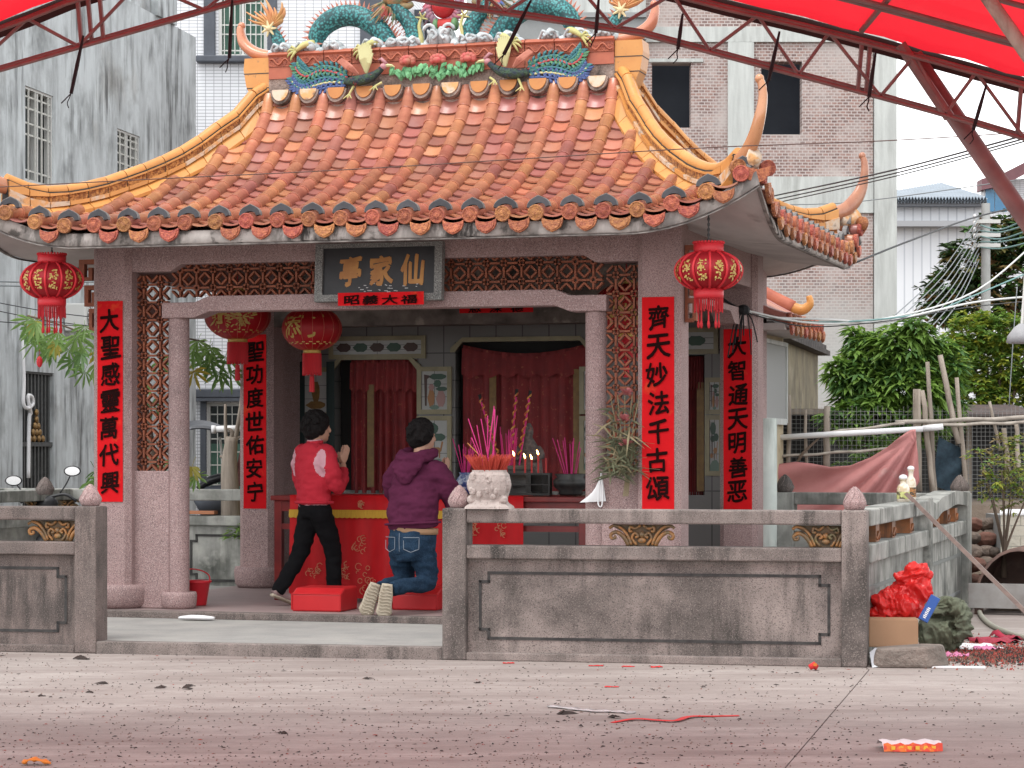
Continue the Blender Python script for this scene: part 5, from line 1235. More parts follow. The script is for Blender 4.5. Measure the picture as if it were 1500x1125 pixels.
# ================================================================== lanterns
m_lred = mat('red_gauze', (.42,.012,.02), (.34,.010,.018), 5, rough=.55, trans=.25)
m_lrib = mat('red_rib', (.55,.02,.03), rough=.5); m_lgold = mat('gold_print', (.50,.36,.10), (.42,.26,.06), 30, rough=.4)
m_ltas = mat('red_tassel', (.48,.012,.02), (.36,.01,.016), 30, rough=.7, stretch=(8,8,.5))
def ellipsoid_pt(R_, H_, a, t): return Vector((cos(a)*R_*cos(t), sin(a)*R_*cos(t), sin(t)*H_))
def outer_lantern(u, v, z, R_, label):
    t = thing_uv('palace_lantern', label, 'lantern', u, v, z, 'lanterns hung at the outer eaves')
    H_ = R_*.61; n = 12
    prof = [(cos(a)*R_*.97, sin(a)*H_*.98) for a in lerp_list([-1.08,1.08],13)]
    q = MB(); q.lathe(prof, n*4); q.build('shade', m_lred, t, True)
    for i in range(n):
        a = 2*pi*(i+.5)/n; P = [ellipsoid_pt(R_,H_,a,s) for s in lerp_list([-1.1,1.1],13)]; MB().tube(P, .010, 6).build('rib', m_lrib, t, True)
    for zz,r,hh in ((H_*.86,R_*.44,.075),(-H_*.86-.075,R_*.44,.075)):
        q = MB(); q.lathe([(r,zz),(r*1.02,zz+hh*.3),(r*1.02,zz+hh)], 24); 
        q.build('collar', m_lrib, t, True)
    q = MB(); top = H_*.86+.08
    for j in range(28): a = 2*pi*j/28; q.ball((cos(a)*R_*.44,sin(a)*R_*.44,top),(.012,.012,.012),6,4)
    q.build('beading', m_lrib, t)
    rr = random.Random(int(u*100))
    for i in range(n):
        a0 = 2*pi*i/n; q = MB()
        for k in range(46):
            s = rr.choice((.42,.30,.20,.14,.08,.02,-.05,-.2,-.33,-.45,-.5))+rr.uniform(-.06,.06); aa = a0+rr.uniform(-.15,.15)*(.9)
            p = ellipsoid_pt(R_*.985,H_*.995,aa,s); tx = Vector((-sin(aa),cos(aa),0))*rr.uniform(.002,.010); tz = Vector((0,0,rr.uniform(.002,.008))); nn = p.normalized()*.003
            q.add([p-tx-tz+nn,p+tx-tz+nn,p+tx+tz+nn,p-tx+tz+nn],[(0,1,2,3)])
        q.build('gold_print', m_lgold, t)['kind'] = 'stuff'
    zb = -H_*.86-.075
    q = MB()
    for j in range(44): a=2*pi*j/44; L=.085+.03*rr.random(); q.tube([(cos(a)*R_*.42,sin(a)*R_*.42,zb),(cos(a)*R_*.42+rr.uniform(-.004,.004),sin(a)*R_*.42,zb-L)],.0045,4)
    for j in range(8): a=2*pi*j/8+.2; q.tube([(cos(a)*R_*.3,sin(a)*R_*.3,zb),(cos(a)*R_*.3,sin(a)*R_*.3,zb-.2)],.006,5); q.ball((cos(a)*R_*.3,sin(a)*R_*.3,zb-.2),(.012,.012,.03),6,4)
    q.build('fringe', m_ltas, t)
    q = MB(); q.tube([(0,0,H_*.8),(0,0,top+.24)],.006,5)
    for j in range(6): q.ball((0,0,top+.02+.04*j),(.012,.006 if j%2 else .012,.018),6,4)
    q.build('chain', m_ironbar, t); return t
outer_lantern(u_at(76,1.75),1.75,2.885,.262,'red lantern with gold print under the left eave corner')
outer_lantern(u_at(1038,1.75),1.75,2.85,.258,'red lantern with gold print and fringe beside the front right column')
m_silk = mat('red_silk', (.40,.008,.014), (.33,.006,.012), 4, rough=.45, trans=.15)
def round_lantern(u, v, z, R_, H_, label, text=None, wheel=False):
    t = thing_uv('silk_lantern', label, 'lantern', u, v, z, 'round lanterns hung inside the porch')
    prof = [(max(.03,cos(a))*R_, sin(a)*H_) for a in lerp_list([-1.3,1.3],15)]; n = 32
    q = MB(); q.lathe(prof, n); q.build('shade', m_silk, t, True)
    for i in range(16):
        a=2*pi*i/16; MB().tube([ellipsoid_pt(R_*1.004,H_*1.004,a,s) for s in lerp_list([-1.3,1.3],13)],.0025,4).build('wire', mat('lantern_wire',(.46,.10,.06),rough=.5) if i==0 and 'lantern_wire' not in bpy.data.materials else bpy.data.materials['lantern_wire'], t)
    for zz in (H_*.95,-H_*.95-.03):
        q=MB(); q.lathe([(R_*.30,zz),(R_*.30,zz+.03)],20); q.build('collar', m_lgold, t, True)
    q=MB(); zb=-H_*.95-.03
    for j in range(60): a=2*pi*j/60; q.tube([(cos(a)*R_*.29,sin(a)*R_*.29,zb),(cos(a)*R_*.30,sin(a)*R_*.30,zb-.17-.012*(j%3))],.008,4)
    q.build('fringe', m_ltas, t)
    q=MB(); q.tube([(0,0,zb),(0,0,zb-.2)],.008,5); q.tube([(0,0,zb-.2),(0,0,zb-.34)],[.022,.026],8); q.build('tassel', m_ltas, t)
    q=MB(); q.tube([(0,0,H_),(0,0,3.28-z)],.006,5); q.build('cord', m_ltas, t)
    def onto(me, a0, s0, k):
        for vv in me.vertices:
            a=a0+vv.co.x*k/R_; s=s0+vv.co.y*k/H_; e=1.008+vv.co.z; p=ellipsoid_pt(R_*e,H_*e,a,max(-1.4,min(1.4,s))); vv.co=p
    if text:
        for ch,a0 in text:
            g_=glyph(ch,.20,m_lgold,t,(0,0,0),(0,0,0),bold=.012,wob=.06); onto(g_.data,a0,.05,1.0)
    rr=random.Random(9)
    for a0 in ((-pi/2-1.15,-pi/2+.55,-pi/2-.25) if wheel else ()):
        q=MB()
        for k in range(46):
            b=rr.uniform(0,2*pi); r_=rr.uniform(.02,.12); aa=a0+cos(b)*r_/R_; s=-.12+sin(b)*r_/H_; p=ellipsoid_pt(R_*1.006,H_*1.006,aa,s); tx=Vector((-sin(aa),cos(aa),0)); tz=Vector((0,0,1)); d=tx*cos(b)+tz*sin(b); w=(tx*-sin(b)+tz*cos(b))*.006
            q.add([p-w-d*.022,p+w-d*.022,p+w+d*.022,p-w+d*.022],[(0,1,2,3)])
        q.build('gold_print', m_lgold, t)['kind'] = 'stuff'
    q=MB()
    for k in range(40): aa=2*pi*k/40; p=ellipsoid_pt(R_*1.006,H_*1.006,aa,-.72+.05*sin(k*3)); tx=Vector((-sin(aa),cos(aa),0))*.014; q.add([p-tx-Vector((0,0,.005)),p+tx-Vector((0,0,.005)),p+tx+Vector((0,0,.008)),p-tx+Vector((0,0,.005))],[(0,1,2,3)])
    q.build('gold_band', m_lgold, t)['kind'] = 'stuff'; return t
round_lantern(u_at(348,3.5),3.5,2.67,.293,.22,'round red lantern with gold wheels behind the lintel, left',[('子',-pi/2-.12)],True)
round_lantern(u_at(457,3.5),3.5,2.545,.262,.20,'round red lantern lettered in gold, right of the wheel-patterned lantern',[('添',-pi/2-.40+.0),('丁',-pi/2+.42)])
round_lantern(UC+1.78,3.5,2.67,.293,.22,'round red lantern mostly hidden behind the right lattice',[('子',-pi/2-.12)],True)

# ================================================================== people
m_skin = mat('skin', (.42,.24,.165), (.37,.20,.14), 8, rough=.55)
m_hair = mat('black_hair', (.006,.005,.005), (.012,.010,.010), 30, rough=.7, spec=.12, stretch=(6,6,.6), bump=.8, bscale=60, bdist=.01)
m_jkt = mat('red_jacket', (.46,.028,.045), (.39,.022,.036), 6, rough=.85, spec=.12, bump=.25, bscale=9, bdist=.03)
m_jw = mat('pink_panel', (.55,.30,.34), (.5,.26,.30), 9, rough=.7)
m_trs = mat('black_trousers', (.005,.005,.006), (.008,.008,.009), 9, rough=.9, spec=.1)
m_shoe = mat('grey_shoe', (.30,.21,.20), (.22,.15,.15), 9, rough=.7); m_sole = mat('cream_sole', (.42,.37,.29), (.34,.29,.22), 14, rough=.8)
m_hood = mat('plum_hoodie', (.090,.018,.046), (.070,.014,.037), 6, rough=.95, spec=.1, bump=.3, bscale=8, bdist=.03)
m_jean = mat('blue_denim', (.016,.036,.066), (.010,.023,.045), 10, rough=.95, spec=.12, bump=.3, bscale=12, bdist=.02, speck=[((.05,.09,.14),120,.5,.7,.4)])
m_stitch = mat('seam_thread', (.22,.25,.29), rough=.9); m_tan = mat('tan_undershirt', (.30,.18,.10), rough=.8)
def V3(*a): return Vector(a)
def wrinkle(amp, sc, seed, zr=None):
    def f(me):
        nrm_ = [v.normal.copy() for v in me.vertices]
        for i_, v in enumerate(me.vertices):
            n = noise.noise(Vector((v.co.x*sc, v.co.y*sc, v.co.z*sc*2.4))+Vector((seed,0,0)))
            n2 = noise.noise(Vector((v.co.x*sc*3, v.co.y*sc*3, v.co.z*sc*5))+Vector((seed,3,0)))
            k = amp if zr is None else amp*(1 if zr[0] <= v.co.z <= zr[1] else .35)
            v.co += nrm_[i_]*(k*(n + .35*n2))
    return f
def limb(q, pts, rad, n=12, k=4, side=None):
    P = crv(pts, k); q.tube(P, lerp_list(rad, len(P)), n, side)
def head_mesh(q, c, fwd, tilt=0.0, s=1.0):
    """skull, jaw, nose, ears around centre c; fwd = unit facing direction"""
    f = Vector(fwd).normalized(); r = Vector((f.y,-f.x,0)); up = Vector((0,0,1))
    def P(a,b,d): return c + r*a*s + f*b*s + up*d*s
    def eb(cc, ra, rb, rc, n=14, k=9):
        rings=[]
        for i in range(k+1):
            a=-pi/2+pi*i/k; w=max(cos(a),.03); rings.append([cc + r*(cos(2*pi*j/n)*ra*w*s)+f*(sin(2*pi*j/n)*rb*w*s)+up*(sin(a)*rc*s) for j in range(n)])
        q.loft(rings)
    eb(P(0,-.012,.03),.078,.098,.098); eb(P(0,.022,-.045),.060,.072,.075); eb(P(0,.060,-.085),.032,.030,.028)
    q.tube([P(0,.088,.02),P(0,.108,-.022),P(0,.098,-.034)],[.010*s,.016*s,.014*s],8)
    eb(P(0,.088,-.058),.024,.012,.008)
    for sd in (-1,1): eb(P(sd*.080,-.012,-.012),.010,.020,.030,8,6); eb(P(sd*.030,.082,.018),.014,.008,.009,8,5)
    return P
def fingers(q, wrist, d, up, side, s=1.0):
    """flat praying hand: palm + five fingers; d = finger direction, side = thumb direction"""
    d=Vector(d).normalized(); up=Vector(up).normalized(); sd=Vector(side).normalized()
    q.tube([wrist,wrist+d*.045*s,wrist+d*.09*s],[(.026*s,.014*s),(.038*s,.015*s),(.036*s,.013*s)],10,side=tuple(sd))
    for i,(o,L) in enumerate(((-.027,.062),(-.009,.076),(.010,.080),(.028,.070))):
        b=wrist+d*.085*s+sd*o*s; q.tube([b,b+d*L*.5*s+up*.004*s,b+d*L*s+up*-.002*s],[.0092*s,.0088*s,.006*s],7)
    b=wrist+d*.025*s+sd*.032*s; q.tube([b,b+sd*.022*s+d*.028*s,b+sd*.026*s+d*.062*s],[.011*s,.0105*s,.007*s],7)

# --- standing worshipper in the red jacket
wp_ = ground(462, 886, FZ); fa = R(50)
pw1 = thing('person', 'standing person in red jacket and black trousers, hands pressed together', 'person', wp_, -fa)
# local: +y forward, +x right
q = MB(); hc = V3(.0,.03,1.525)
P = head_mesh(q, hc, (.12,1,0), 0, 1.06)
limb(q, [(0,-.015,1.34),(0,.0,1.41),(0,.01,1.47)], [.062,.052,.055])
for sd in (-1,1):
    limb(q, [(sd*.16,-.01,1.30),(sd*.225,.0,1.16),(sd*.215,.07,1.035),(sd*.13,.20,1.11),(sd*.03,.275,1.215)], [.05,.042,.038,.034,.024])
    fingers(q, V3(sd*.014,.285,1.225), (0,.30,.95), (sd,0,0), (0,-.95,.30))
q.tube([(0,0,1.36),(0,0,1.2),(0,0,.9)],[.11,.11,.11],12)
blob(q, 'body', m_skin, pw1, .0075, 3, .4)
q = MB()
limb(q, [(0,-.01,.855),(0,-.015,.90),(0,-.02,1.0),(0,-.025,1.12),(0,-.03,1.24),(0,-.02,1.335),(0,-.005,1.395)], [(.165,.115),(.182,.128),(.188,.130),(.195,.132),(.20,.130),(.16,.105),(.068,.062)], 20, 4, (1,0,0))
for sd in (-1,1):
    limb(q, [(sd*.12,-.02,1.315),(sd*.185,-.015,1.285),(sd*.235,.0,1.17),(sd*.238,.05,1.03),(sd*.17,.15,1.055),(sd*.075,.245,1.165)], [.082,.084,.078,.072,.062,.045], 14)
def jpost(me):
    wrinkle(.015, 8, 1.0)(me)
    for p in me.polygons:
        c = p.center
        # pale shoulder panel on each upper arm, back
        for sd in (-1,1):
            if sd*c.x > .145 and 1.10 < c.z < 1.345 and c.y < .02 and (sd*c.x-.20)**2/.0032 + (c.z-1.22)**2/.0145 < 1: p.material_index = 1
        if c.z < .868: p.material_index = 1
blob(q, 'jacket', [m_jkt, m_jw], pw1, .010, 5, .5, jpost)
q = MB(); P_ = [Vector((cos(a)*.067, sin(a)*.062-.006, 1.398+.006*sin(a))) for a in lerp_list([0,2*pi],21)]
q.tube(P_, [(.010,.022)]*21, 6); c_ = q.build('collar', m_jkt, pw1, True)
q = MB(); q.tube([p+Vector((0,0,.022)) for p in P_], .006, 5); q.build('collar_piping', m_jw, c_, True)
q = MB(); q.tube([Vector((cos(a)*.178, sin(a)*.124-.012, .885)) for a in lerp_list([0,2*pi],29)], [(.016,.03)]*29, 6, side=(0,0,1)) ; 
q.build('waistband', m_jkt, pw1, True)
q = MB()
limb(q, [(0,-.01,.90),(0,-.015,.83),(0,-.01,.76)], [(.160,.112),(.172,.125),(.165,.12)], 18, 3, (1,0,0))
limb(q, [(.075,-.005,.80),(.085,.07,.62),(.09,.12,.44),(.09,.13,.25),(.09,.14,.06)], [.105,.092,.075,.066,.06], 14)
limb(q, [(-.075,-.005,.80),(-.085,-.05,.62),(-.09,-.11,.42),(-.09,-.25,.23),(-.09,-.34,.11)], [.105,.092,.075,.066,.058], 14)
blob(q, 'trousers', m_trs, pw1, .012, 5, .5, wrinkle(.010, 8, 4.0))
def shoe(q, heel, d, up, L=.25, w=.045):
    d=Vector(d).normalized(); up=Vector(up).normalized(); sd=d.cross(up)
    q.tube(crv([heel+up*.045-d*.01, heel+d*L*.25+up*.05, heel+d*L*.55+up*.042, heel+d*L*.85+up*.032, heel+d*L+up*.028],3), lerp_list([(w*.75,.040),(w*.95,.048),(w,.040),(w*1.05,.030),(w*.6,.018)],13), 12, side=tuple(sd))
def solem(q, heel, d, up, L=.25, w=.045):
    d=Vector(d).normalized(); up=Vector(up).normalized(); sd=d.cross(up)
    q.tube(crv([heel-d*.015+up*.008, heel+d*L*.3+up*.008, heel+d*L*.6+up*.008, heel+d*L*.88+up*.008, heel+d*L*1.03+up*.010],3), lerp_list([(w*.7,.014),(w*.95,.015),(w*.95,.015),(w*1.12,.015),(w*.5,.012)],13), 12, side=tuple(sd))
for hl,d,up in ((V3(.09,.09,.0),(0,1,0),(0,0,1)), (V3(-.09,-.38,.085),(0,.93,-.36),(0,.36,.93))):
    q = MB(); shoe(q, hl, d, up); s_ = q.build('shoe', m_shoe, pw1, True); q = MB(); solem(q, hl, d, up); q.build('sole', m_sole, s_, True)
def hairp(c, s, seed, fwd, low=-.06):
    q = MB(); f=Vector(fwd).normalized(); r=Vector((f.y,-f.x,0)); up=Vector((0,0,1)); rr=random.Random(seed)
    def P(a,b,d): return c+r*a*s+f*b*s+up*d*s
    q.ball(P(0,-.022,.048),(.098*s,.108*s,.098*s),16,10); q.ball(P(0,-.055,.0),(.086*s,.072*s,.095*s),14,8)
    for sd in (-1,1): q.ball(P(sd*.066,-.02,.01),(.03*s,.06*s,.07*s),10,6)
    for i in range(46):
        a=rr.uniform(0,2*pi); e=rr.uniform(-.5,1.2); d=r*cos(a)*cos(e)+f*(sin(a)*cos(e)-.25)+up*sin(e); d.normalize()
        if f.dot(d)>.45 and e<.7: continue
        p=P(0,-.022,.035)+Vector((d.x*.085*s,d.y*.095*s,d.z*.085*s)); q.tube([p,p+d*.02+up*.006,p+d*.022+Vector((rr.uniform(-.02,.02),rr.uniform(-.02,.02),-.035))],[.022,.018,.006],6)
    return q
blob(hairp(hc, 1.14, 3, (.12,1,0)), 'hair', m_hair, pw1, .008, 2, .4, wrinkle(.006, 26, 2.0))

# --- kneeling worshipper in the plum hoodie
kp = ground(602, 898, FZ); fa2 = R(33)
pk = thing('person', 'kneeling person in plum hoodie and blue jeans seen from behind', 'person', kp, -fa2)
CZ = .185                                           # cushion top above the floor
tz = CZ
q = MB(); hc2 = V3(-.01,.19,1.445)
head_mesh(q, hc2, (.35,1,0), 0, 1.06)
limb(q, [(0,.10,1.20),(-.005,.14,1.29),(-.01,.17,1.37)], [.075,.062,.062])
for sd in (-1,1):
    limb(q, [(sd*.17,.09,1.19),(sd*.245,.13,1.04),(sd*.235,.25,.93),(sd*.14,.40,1.0),(sd*.03,.47,1.11)], [.055,.046,.040,.036,.026])
    fingers(q, V3(sd*.014,.475,1.12), (0,.25,.97), (sd,0,0), (0,-.97,.25))
q.tube([(0,.09,1.22),(0,.08,1.0),(0,.06,.78)],[.11,.12,.12],12)
blob(q, 'body', m_skin, pk, .0085, 3, .4)
q = MB()
limb(q, [(0,.03,.70),(0,.025,.745),(0,.03,.84),(0,.05,.98),(0,.08,1.11),(0,.10,1.21),(0,.12,1.28)], [(.215,.152),(.228,.165),(.230,.166),(.228,.160),(.222,.148),(.168,.115),(.088,.08)], 22, 4, (1,0,0))
for sd in (-1,1):
    limb(q, [(sd*.13,.09,1.175),(sd*.205,.10,1.145),(sd*.268,.14,1.03),(sd*.268,.24,.90),(sd*.19,.36,.94),(sd*.085,.45,1.04)], [.092,.097,.092,.082,.068,.048], 14)
blob(q, 'hoodie', m_hood, pk, .010, 4, .5, wrinkle(.018, 8, 9.0))
# hood lying in a fold on the back
q = MB()
limb(q, [(-.115,.19,1.33),(-.135,.10,1.30),(-.09,.0,1.275),(0,-.045,1.255),(.09,.0,1.275),(.135,.10,1.30),(.115,.19,1.33)], [.032,.05,.058,.06,.058,.05,.032], 12)
limb(q, [(0,-.02,1.26),(0,-.075,1.18),(0,-.085,1.10),(0,-.075,1.05)], [(.15,.045),(.135,.05),(.075,.04),(.015,.015)], 16, 4, (1,0,0))
blob(q, 'hood', m_hood, pk, .009, 3, .5, wrinkle(.014, 11, 3.0))
q = MB(); q.tube([Vector((cos(a)*.224, sin(a)*.160+.026, .735+.012*cos(a))) for a in lerp_list([0,2*pi],31)], [(.012,.034)]*31, 6, side=(0,0,1)); q.build('waistband', m_hood, pk, True)
q = MB(); q.tube([Vector((.01,.03,.655)),Vector((.012,.03,.70))], [(.216,.155)]*2, 24, side=(1,0,0)); q.build('undershirt', m_tan, pk, True)
q = MB()
limb(q, [(0,.03,.685),(0,.02,.61),(0,.005,.52),(0,.015,.45)], [(.205,.148),(.215,.170),(.208,.168),(.17,.14)], 20, 3, (1,0,0))
for sd in (-1,1):
    limb(q, [(sd*.10,.015,.53),(sd*.115,.05,.38),(sd*.12,.085,CZ+.08)], [.118,.103,.082], 14)
    limb(q, [(sd*.12,.085,CZ+.07),(sd*.11,-.06,CZ+.055),(sd*.08,-.22,CZ+.045),(sd*.055,-.34,CZ+.03)], [.080,.072,.062,.062], 14)
blob(q, 'jeans', m_jean, pk, .010, 4, .5, wrinkle(.014, 9, 5.0))
yb_ = lambda x: -.166*math.sqrt(max(.05,1-(x/.235)**2))+.002
q = MB(); q.tube([(0,yb_(0),.66),(0,yb_(0)-.004,.60),(0,yb_(0),.51)], .0025, 4); q.build('seam', m_stitch, pk)
for sd in (-1,1):
    cx = sd*.105
    L_ = [(cx-.062,.625),(cx+.062,.625),(cx+.060,.53),(cx,.505),(cx-.060,.53),(cx-.062,.625)]
    P_ = []
    for (xa,za),(xb,zb) in zip(L_,L_[1:]): P_ += [(xa+(xb-xa)*k/4, za+(zb-za)*k/4) for k in range(4)]
    q = MB(); q.tube([Vector((x,yb_(x)-.006,z)) for x,z in P_], .0025, 4); q.build('pocket', m_stitch, pk)
ca_, sa_ = cos(fa2), sin(fa2)
WX = Vector((ca_, sa_, 0)); WY = Vector((-sa_, ca_, 0))      # world x and y seen in this person's frame
for sd, tl in ((-1,.34),(1,.12)):
    d = (Vector((0,0,-1)) - WX*tl).normalized(); up = WY.copy()
    hl = V3(sd*.060,-.40,.245) + WX*(-.01)
    q = MB(); shoe(q, hl, d, up, .25, .055); s_ = q.build('shoe', m_shoe, pk, True)
    q = MB(); solem(q, hl, d, up, .25, .060); so = q.build('sole', m_sole, s_, True)
    q = MB(); s2 = d.cross(up)
    for i in range(10):
        p = hl+d*(.0+.026*i)-up*.0105; w=.048 if 1<i<9 else .032; q.tube([p-s2*w-d*.004,p-s2*w*.4+d*.004,p+s2*w*.3-d*.003,p+s2*w+d*.003],.0045,5)
    q.build('tread', m_sole, s_)
blob(hairp(hc2, 1.12, 8, (.35,1,0)), 'hair', m_hair, pk, .009, 4, .5, wrinkle(.004, 26, 6.0))

# ================================================================== kneelers, altar table and offerings
m_vinyl = mat('red_vinyl', (.50,.018,.022), (.44,.014,.018), 4, rough=.4)
def kneeler(px, py, w, d, hgt, label, rot, zt=.05):
    p = ground(px, py, FZ); t = thing('kneeler', label, 'kneeler', p, rot, 'red vinyl kneelers')
    q = MB(); q.add([(-w,0,0),(w,0,0),(w,d,0),(-w,d,0),(-w,0,hgt-zt),(w,0,hgt-zt),(w,d,hgt),(-w,d,hgt),(-w,.10,hgt-.004),(w,.10,hgt-.004)],[(3,2,1,0),(0,1,5,4),(4,5,9,8),(8,9,6,7),(1,2,6,9,5),(2,3,7,6),(3,0,4,8,7)])
    q.build('cushion', m_vinyl, t, bev=.014); q = MB(); 
    for a,b in (((-w,.0,hgt-zt),(w,.0,hgt-zt)),((w,0,.012),(w,0,hgt-zt)),((-w,0,.012),(-w,0,hgt-zt))): q.tube([a,b],.006,5)
    q.build('piping', m_vinyl, t); return t
kneeler(463,896,.215,.42,.195,'empty red vinyl kneeler in front of the standing person',R(-16))
kneeler(607,894,.20,.42,.185,'red vinyl kneeler under the kneeling person',R(-16))
# altar table
VT = 3.62
ta = thing_uv('altar_table', 'long red lacquered altar table behind the worshippers', 'table', 0, 0, 0)
ta.location = (OX,OY,0)
u0, u1 = u_at(402,VT), u_at(858,VT); ztop = z_at(727,(u0+u1)/2,VT)
MB().box(u0-.03,u1+.03,VT-.03,VT+1.0,ztop-.045,ztop).build('table_top', m_redwood, ta, bev=.008)
MB().box(u0+.06,u1-.06,VT+.01,VT+.05,ztop-.14,ztop-.046).build('apron', m_redwood, ta)
for u in (u0+.03,u1-.03):
    for v in (VT+.04,VT+.94): MB().box(u-.035,u+.035,v-.035,v+.035,FZ,ztop-.046).build('leg', m_redwood, ta, bev=.005)
for z in (ztop-.30,): MB().box(u0+.065,u1-.065,VT+.012,VT+.052,z,z+.05).build('stretcher', m_redwood, ta)
m_cloth = mat('red_satin', (.52,.010,.014), (.42,.008,.012), 3, rough=.5, spec=.2, stretch=(3,3,.6))
m_fringe = mat('yellow_fringe', (.58,.36,.03), (.45,.24,.02), 30, rough=.7, stretch=(14,1,.4))
m_emb = mat('gold_thread', (.50,.22,.12), rough=.6)
uc0, uc1 = u_at(428,VT), u_at(768,VT-.02)
tcl = thing_uv('altar_cloth', 'red satin altar cloth with yellow fringe and gold embroidery', 'cloth', 0,0,0); tcl.location=(OX,OY,0)
n=90; ro=[]
for i in range(8):
    t=i/7; z=ztop+.004-(ztop-FZ-.03)*t
    ro.append([Vector((uc0+(uc1-uc0)*j/n, VT-.045-(.010+.035*t)*(.5+.5*sin(j*.55+.7*sin(j*.13)+t*.5))-.004, z)) for j in range(n+1)])
ro=[[Vector((uc0+(uc1-uc0)*j/n, VT+.5, ztop+.006)) for j in range(n+1)],[Vector((uc0+(uc1-uc0)*j/n, VT-.035, ztop+.006)) for j in range(n+1)]]+ro
q=MB(); q.loft(ro,cap=False,closed=False); q.build('drape', m_cloth, tcl, True)
q=MB(); zf1=z_at(746,uc0,VT); zf0=z_at(757,uc0,VT)
q.loft([[Vector((uc0+(uc1-uc0)*j/n, VT-.075-.010*sin(j*.55+.7*sin(j*.13)), zf1)) for j in range(n+1)],[Vector((uc0+(uc1-uc0)*j/n, VT-.082-.010*sin(j*.55+.7*sin(j*.13)), zf0-.006*(j%2))) for j in range(n+1)]],cap=False,closed=False); q.build('fringe', m_fringe, tcl, True)
re=random.Random(21)
def emb(px,py,sz,seed):
    u,z=UZ(px,py,VT); rr=random.Random(seed); q=MB()
    for k in range(11):
        a=rr.uniform(0,2*pi); r_=rr.uniform(.2,1)*sz; c=Vector((u+cos(a)*r_*.8,VT-.102,z+sin(a)*r_)); w=rr.uniform(.012,.03)
        q.tube([c+Vector((cos(b)*w,rr.uniform(-.002,.002),sin(b)*w)) for b in lerp_list([rr.uniform(0,2),rr.uniform(3.5,6)],9)],.0032,4)
    q.build('embroidery', m_emb, tcl)
for i,(px,py,sz) in enumerate(((531,795,.11),(468,838,.09),(540,845,.12),(622,838,.10),(512,838,.08),(700,775,.10),(740,772,.08),(640,865,.07),(535,740,.03),(632,742,.03),(700,820,.1),(560,870,.05))): emb(px,py,sz,i)
m_bronze = mat('dark_bronze', (.05,.05,.047), (.025,.026,.026), 8, rough=.45, metal=.5)
m_redst = mat('red_stick', (.42,.05,.03), rough=.7); m_pinkst = mat('pink_incense', (.55,.03,.20), (.45,.02,.14), 20, rough=.7); m_candle = mat('red_wax', (.40,.02,.02), rough=.4)
m_wick = mat('flame', (1,.6,.2), emit=((1,.55,.16),9.0))
def tpos(px, v=VT+.35): u = u_at(px, v); return u, v
def on_table(name, label, cat, px, v=VT+.35, group=None): u = u_at(px,v); return thing_uv(name,label,cat,u,v,ztop+.007,group)
def sticks(q, n, r0, spread, L, rad, rr, base=(0,0,0), cols=1):
    for i in range(n):
        a=rr.uniform(0,2*pi); r_=r0*math.sqrt(rr.random()); l=L*rr.uniform(.7,1.1); b=Vector(base)+Vector((cos(a)*r_,sin(a)*r_,0)); q.tube([b,b+Vector((cos(a)*r_/r0*spread*l+rr.uniform(-.02,.02),sin(a)*r_/r0*spread*l,l))],rad,4)
t=on_table('candle_rack','black candle rack with lit red candles on the altar','candle rack',775)
q=MB(); q.box(-.20,.20,-.05,.05,.0,.02); q.box(-.20,.20,-.04,.04,.18,.195); q.box(-.20,-.185,-.04,.04,.02,.18); q.box(.185,.20,-.04,.04,.02,.18); q.box(-.18,.18,-.03,.03,.09,.10); q.build('rack', m_bronze, t)
for i,(x,h) in enumerate(((-.20,.05),(-.03,.13),(.03,.12),(.09,.16),(.16,.13),(-.13,.15))):
    q=MB(); q.tube([(x,-.02,.195),(x,-.02,.195+h)],.009,8); c_=q.build('candle', m_candle, t)
    if i in (1,2,3,5):
        q=MB(); z=.195+h; q.tube([(x,-.02,z),(x-.003,-.02,z+.012),(x-.008,-.02,z+.028),(x-.014,-.02,z+.044)],[.003,.008,.006,.0008],7); q.build('flame', m_wick, c_, True)
t=on_table('incense_urn','dark bronze incense urn with pink sticks, right end of altar','incense urn',836)
q=MB(); q.lathe([(.09,0),(.11,.02),(.10,.04),(.15,.08),(.155,.13),(.12,.16),(.14,.185),(.135,.19),(.11,.185),(.02,.17)],24); q.build('bowl', m_bronze, t, True)
q=MB(); rr=random.Random(2); sticks(q,9,.05,.3,.34,.0038,rr,(0,0,.17)); q.build('incense_bundle', m_pinkst, t)
t=on_table('incense_block','square grey stone incense burner in the middle of the altar','incense burner',752,VT+.5)
q=MB(); q.box(-.14,.14,-.08,.08,0,.22); q.box(-.16,.16,-.09,.09,.22,.26); q.box(-.15,.15,-.085,.085,-.004,.03); q.build('block', mat('grey_stone_dark',(.12,.12,.115),(.07,.07,.068),5,rough=.9,bump=.5), t, bev=.01)
q=MB(); rr=random.Random(4); sticks(q,14,.07,.12,.32,.0038,rr,(-.05,0,.25)); q.build('incense_bundle', m_pinkst, t)
# tall dragon-wrapped incense
m_gold2=mat('gold_foil',(.50,.26,.05),(.42,.06,.04),26,lo=.45,hi=.55,rough=.4)
for i,(a,b,c,d,where) in enumerate(((735,668,702,578,'leaning left'),(746,668,757,570,'upright'),(758,668,777,572,'leaning right'))):
    v=VT+.62; ua,za=UZ(a,b,v); ub,zb=UZ(c,d,v)
    t=thing_uv('dragon_incense',f'tall gold-wrapped incense stick {where} above the altar','incense stick',ua,v,ztop+.26)
    p1=Vector((ub-ua,0,zb-ztop-.26)); q=MB(); q.tube([(0,0,-.1),p1],.008,7); q.build('stick', m_pinkst, t)
    q=MB(); P=[p1*s+Vector((cos(s*60)*.012,sin(s*60)*.012,0)) for s in lerp_list([.15,.98],60)]; q.tube(P,.009,5); q.build('foil_dragon', m_gold2, t)
    q=MB(); q.tube([p1*.9,p1*1.0],.014,7); q.build('charred_tip', m_dark, t)
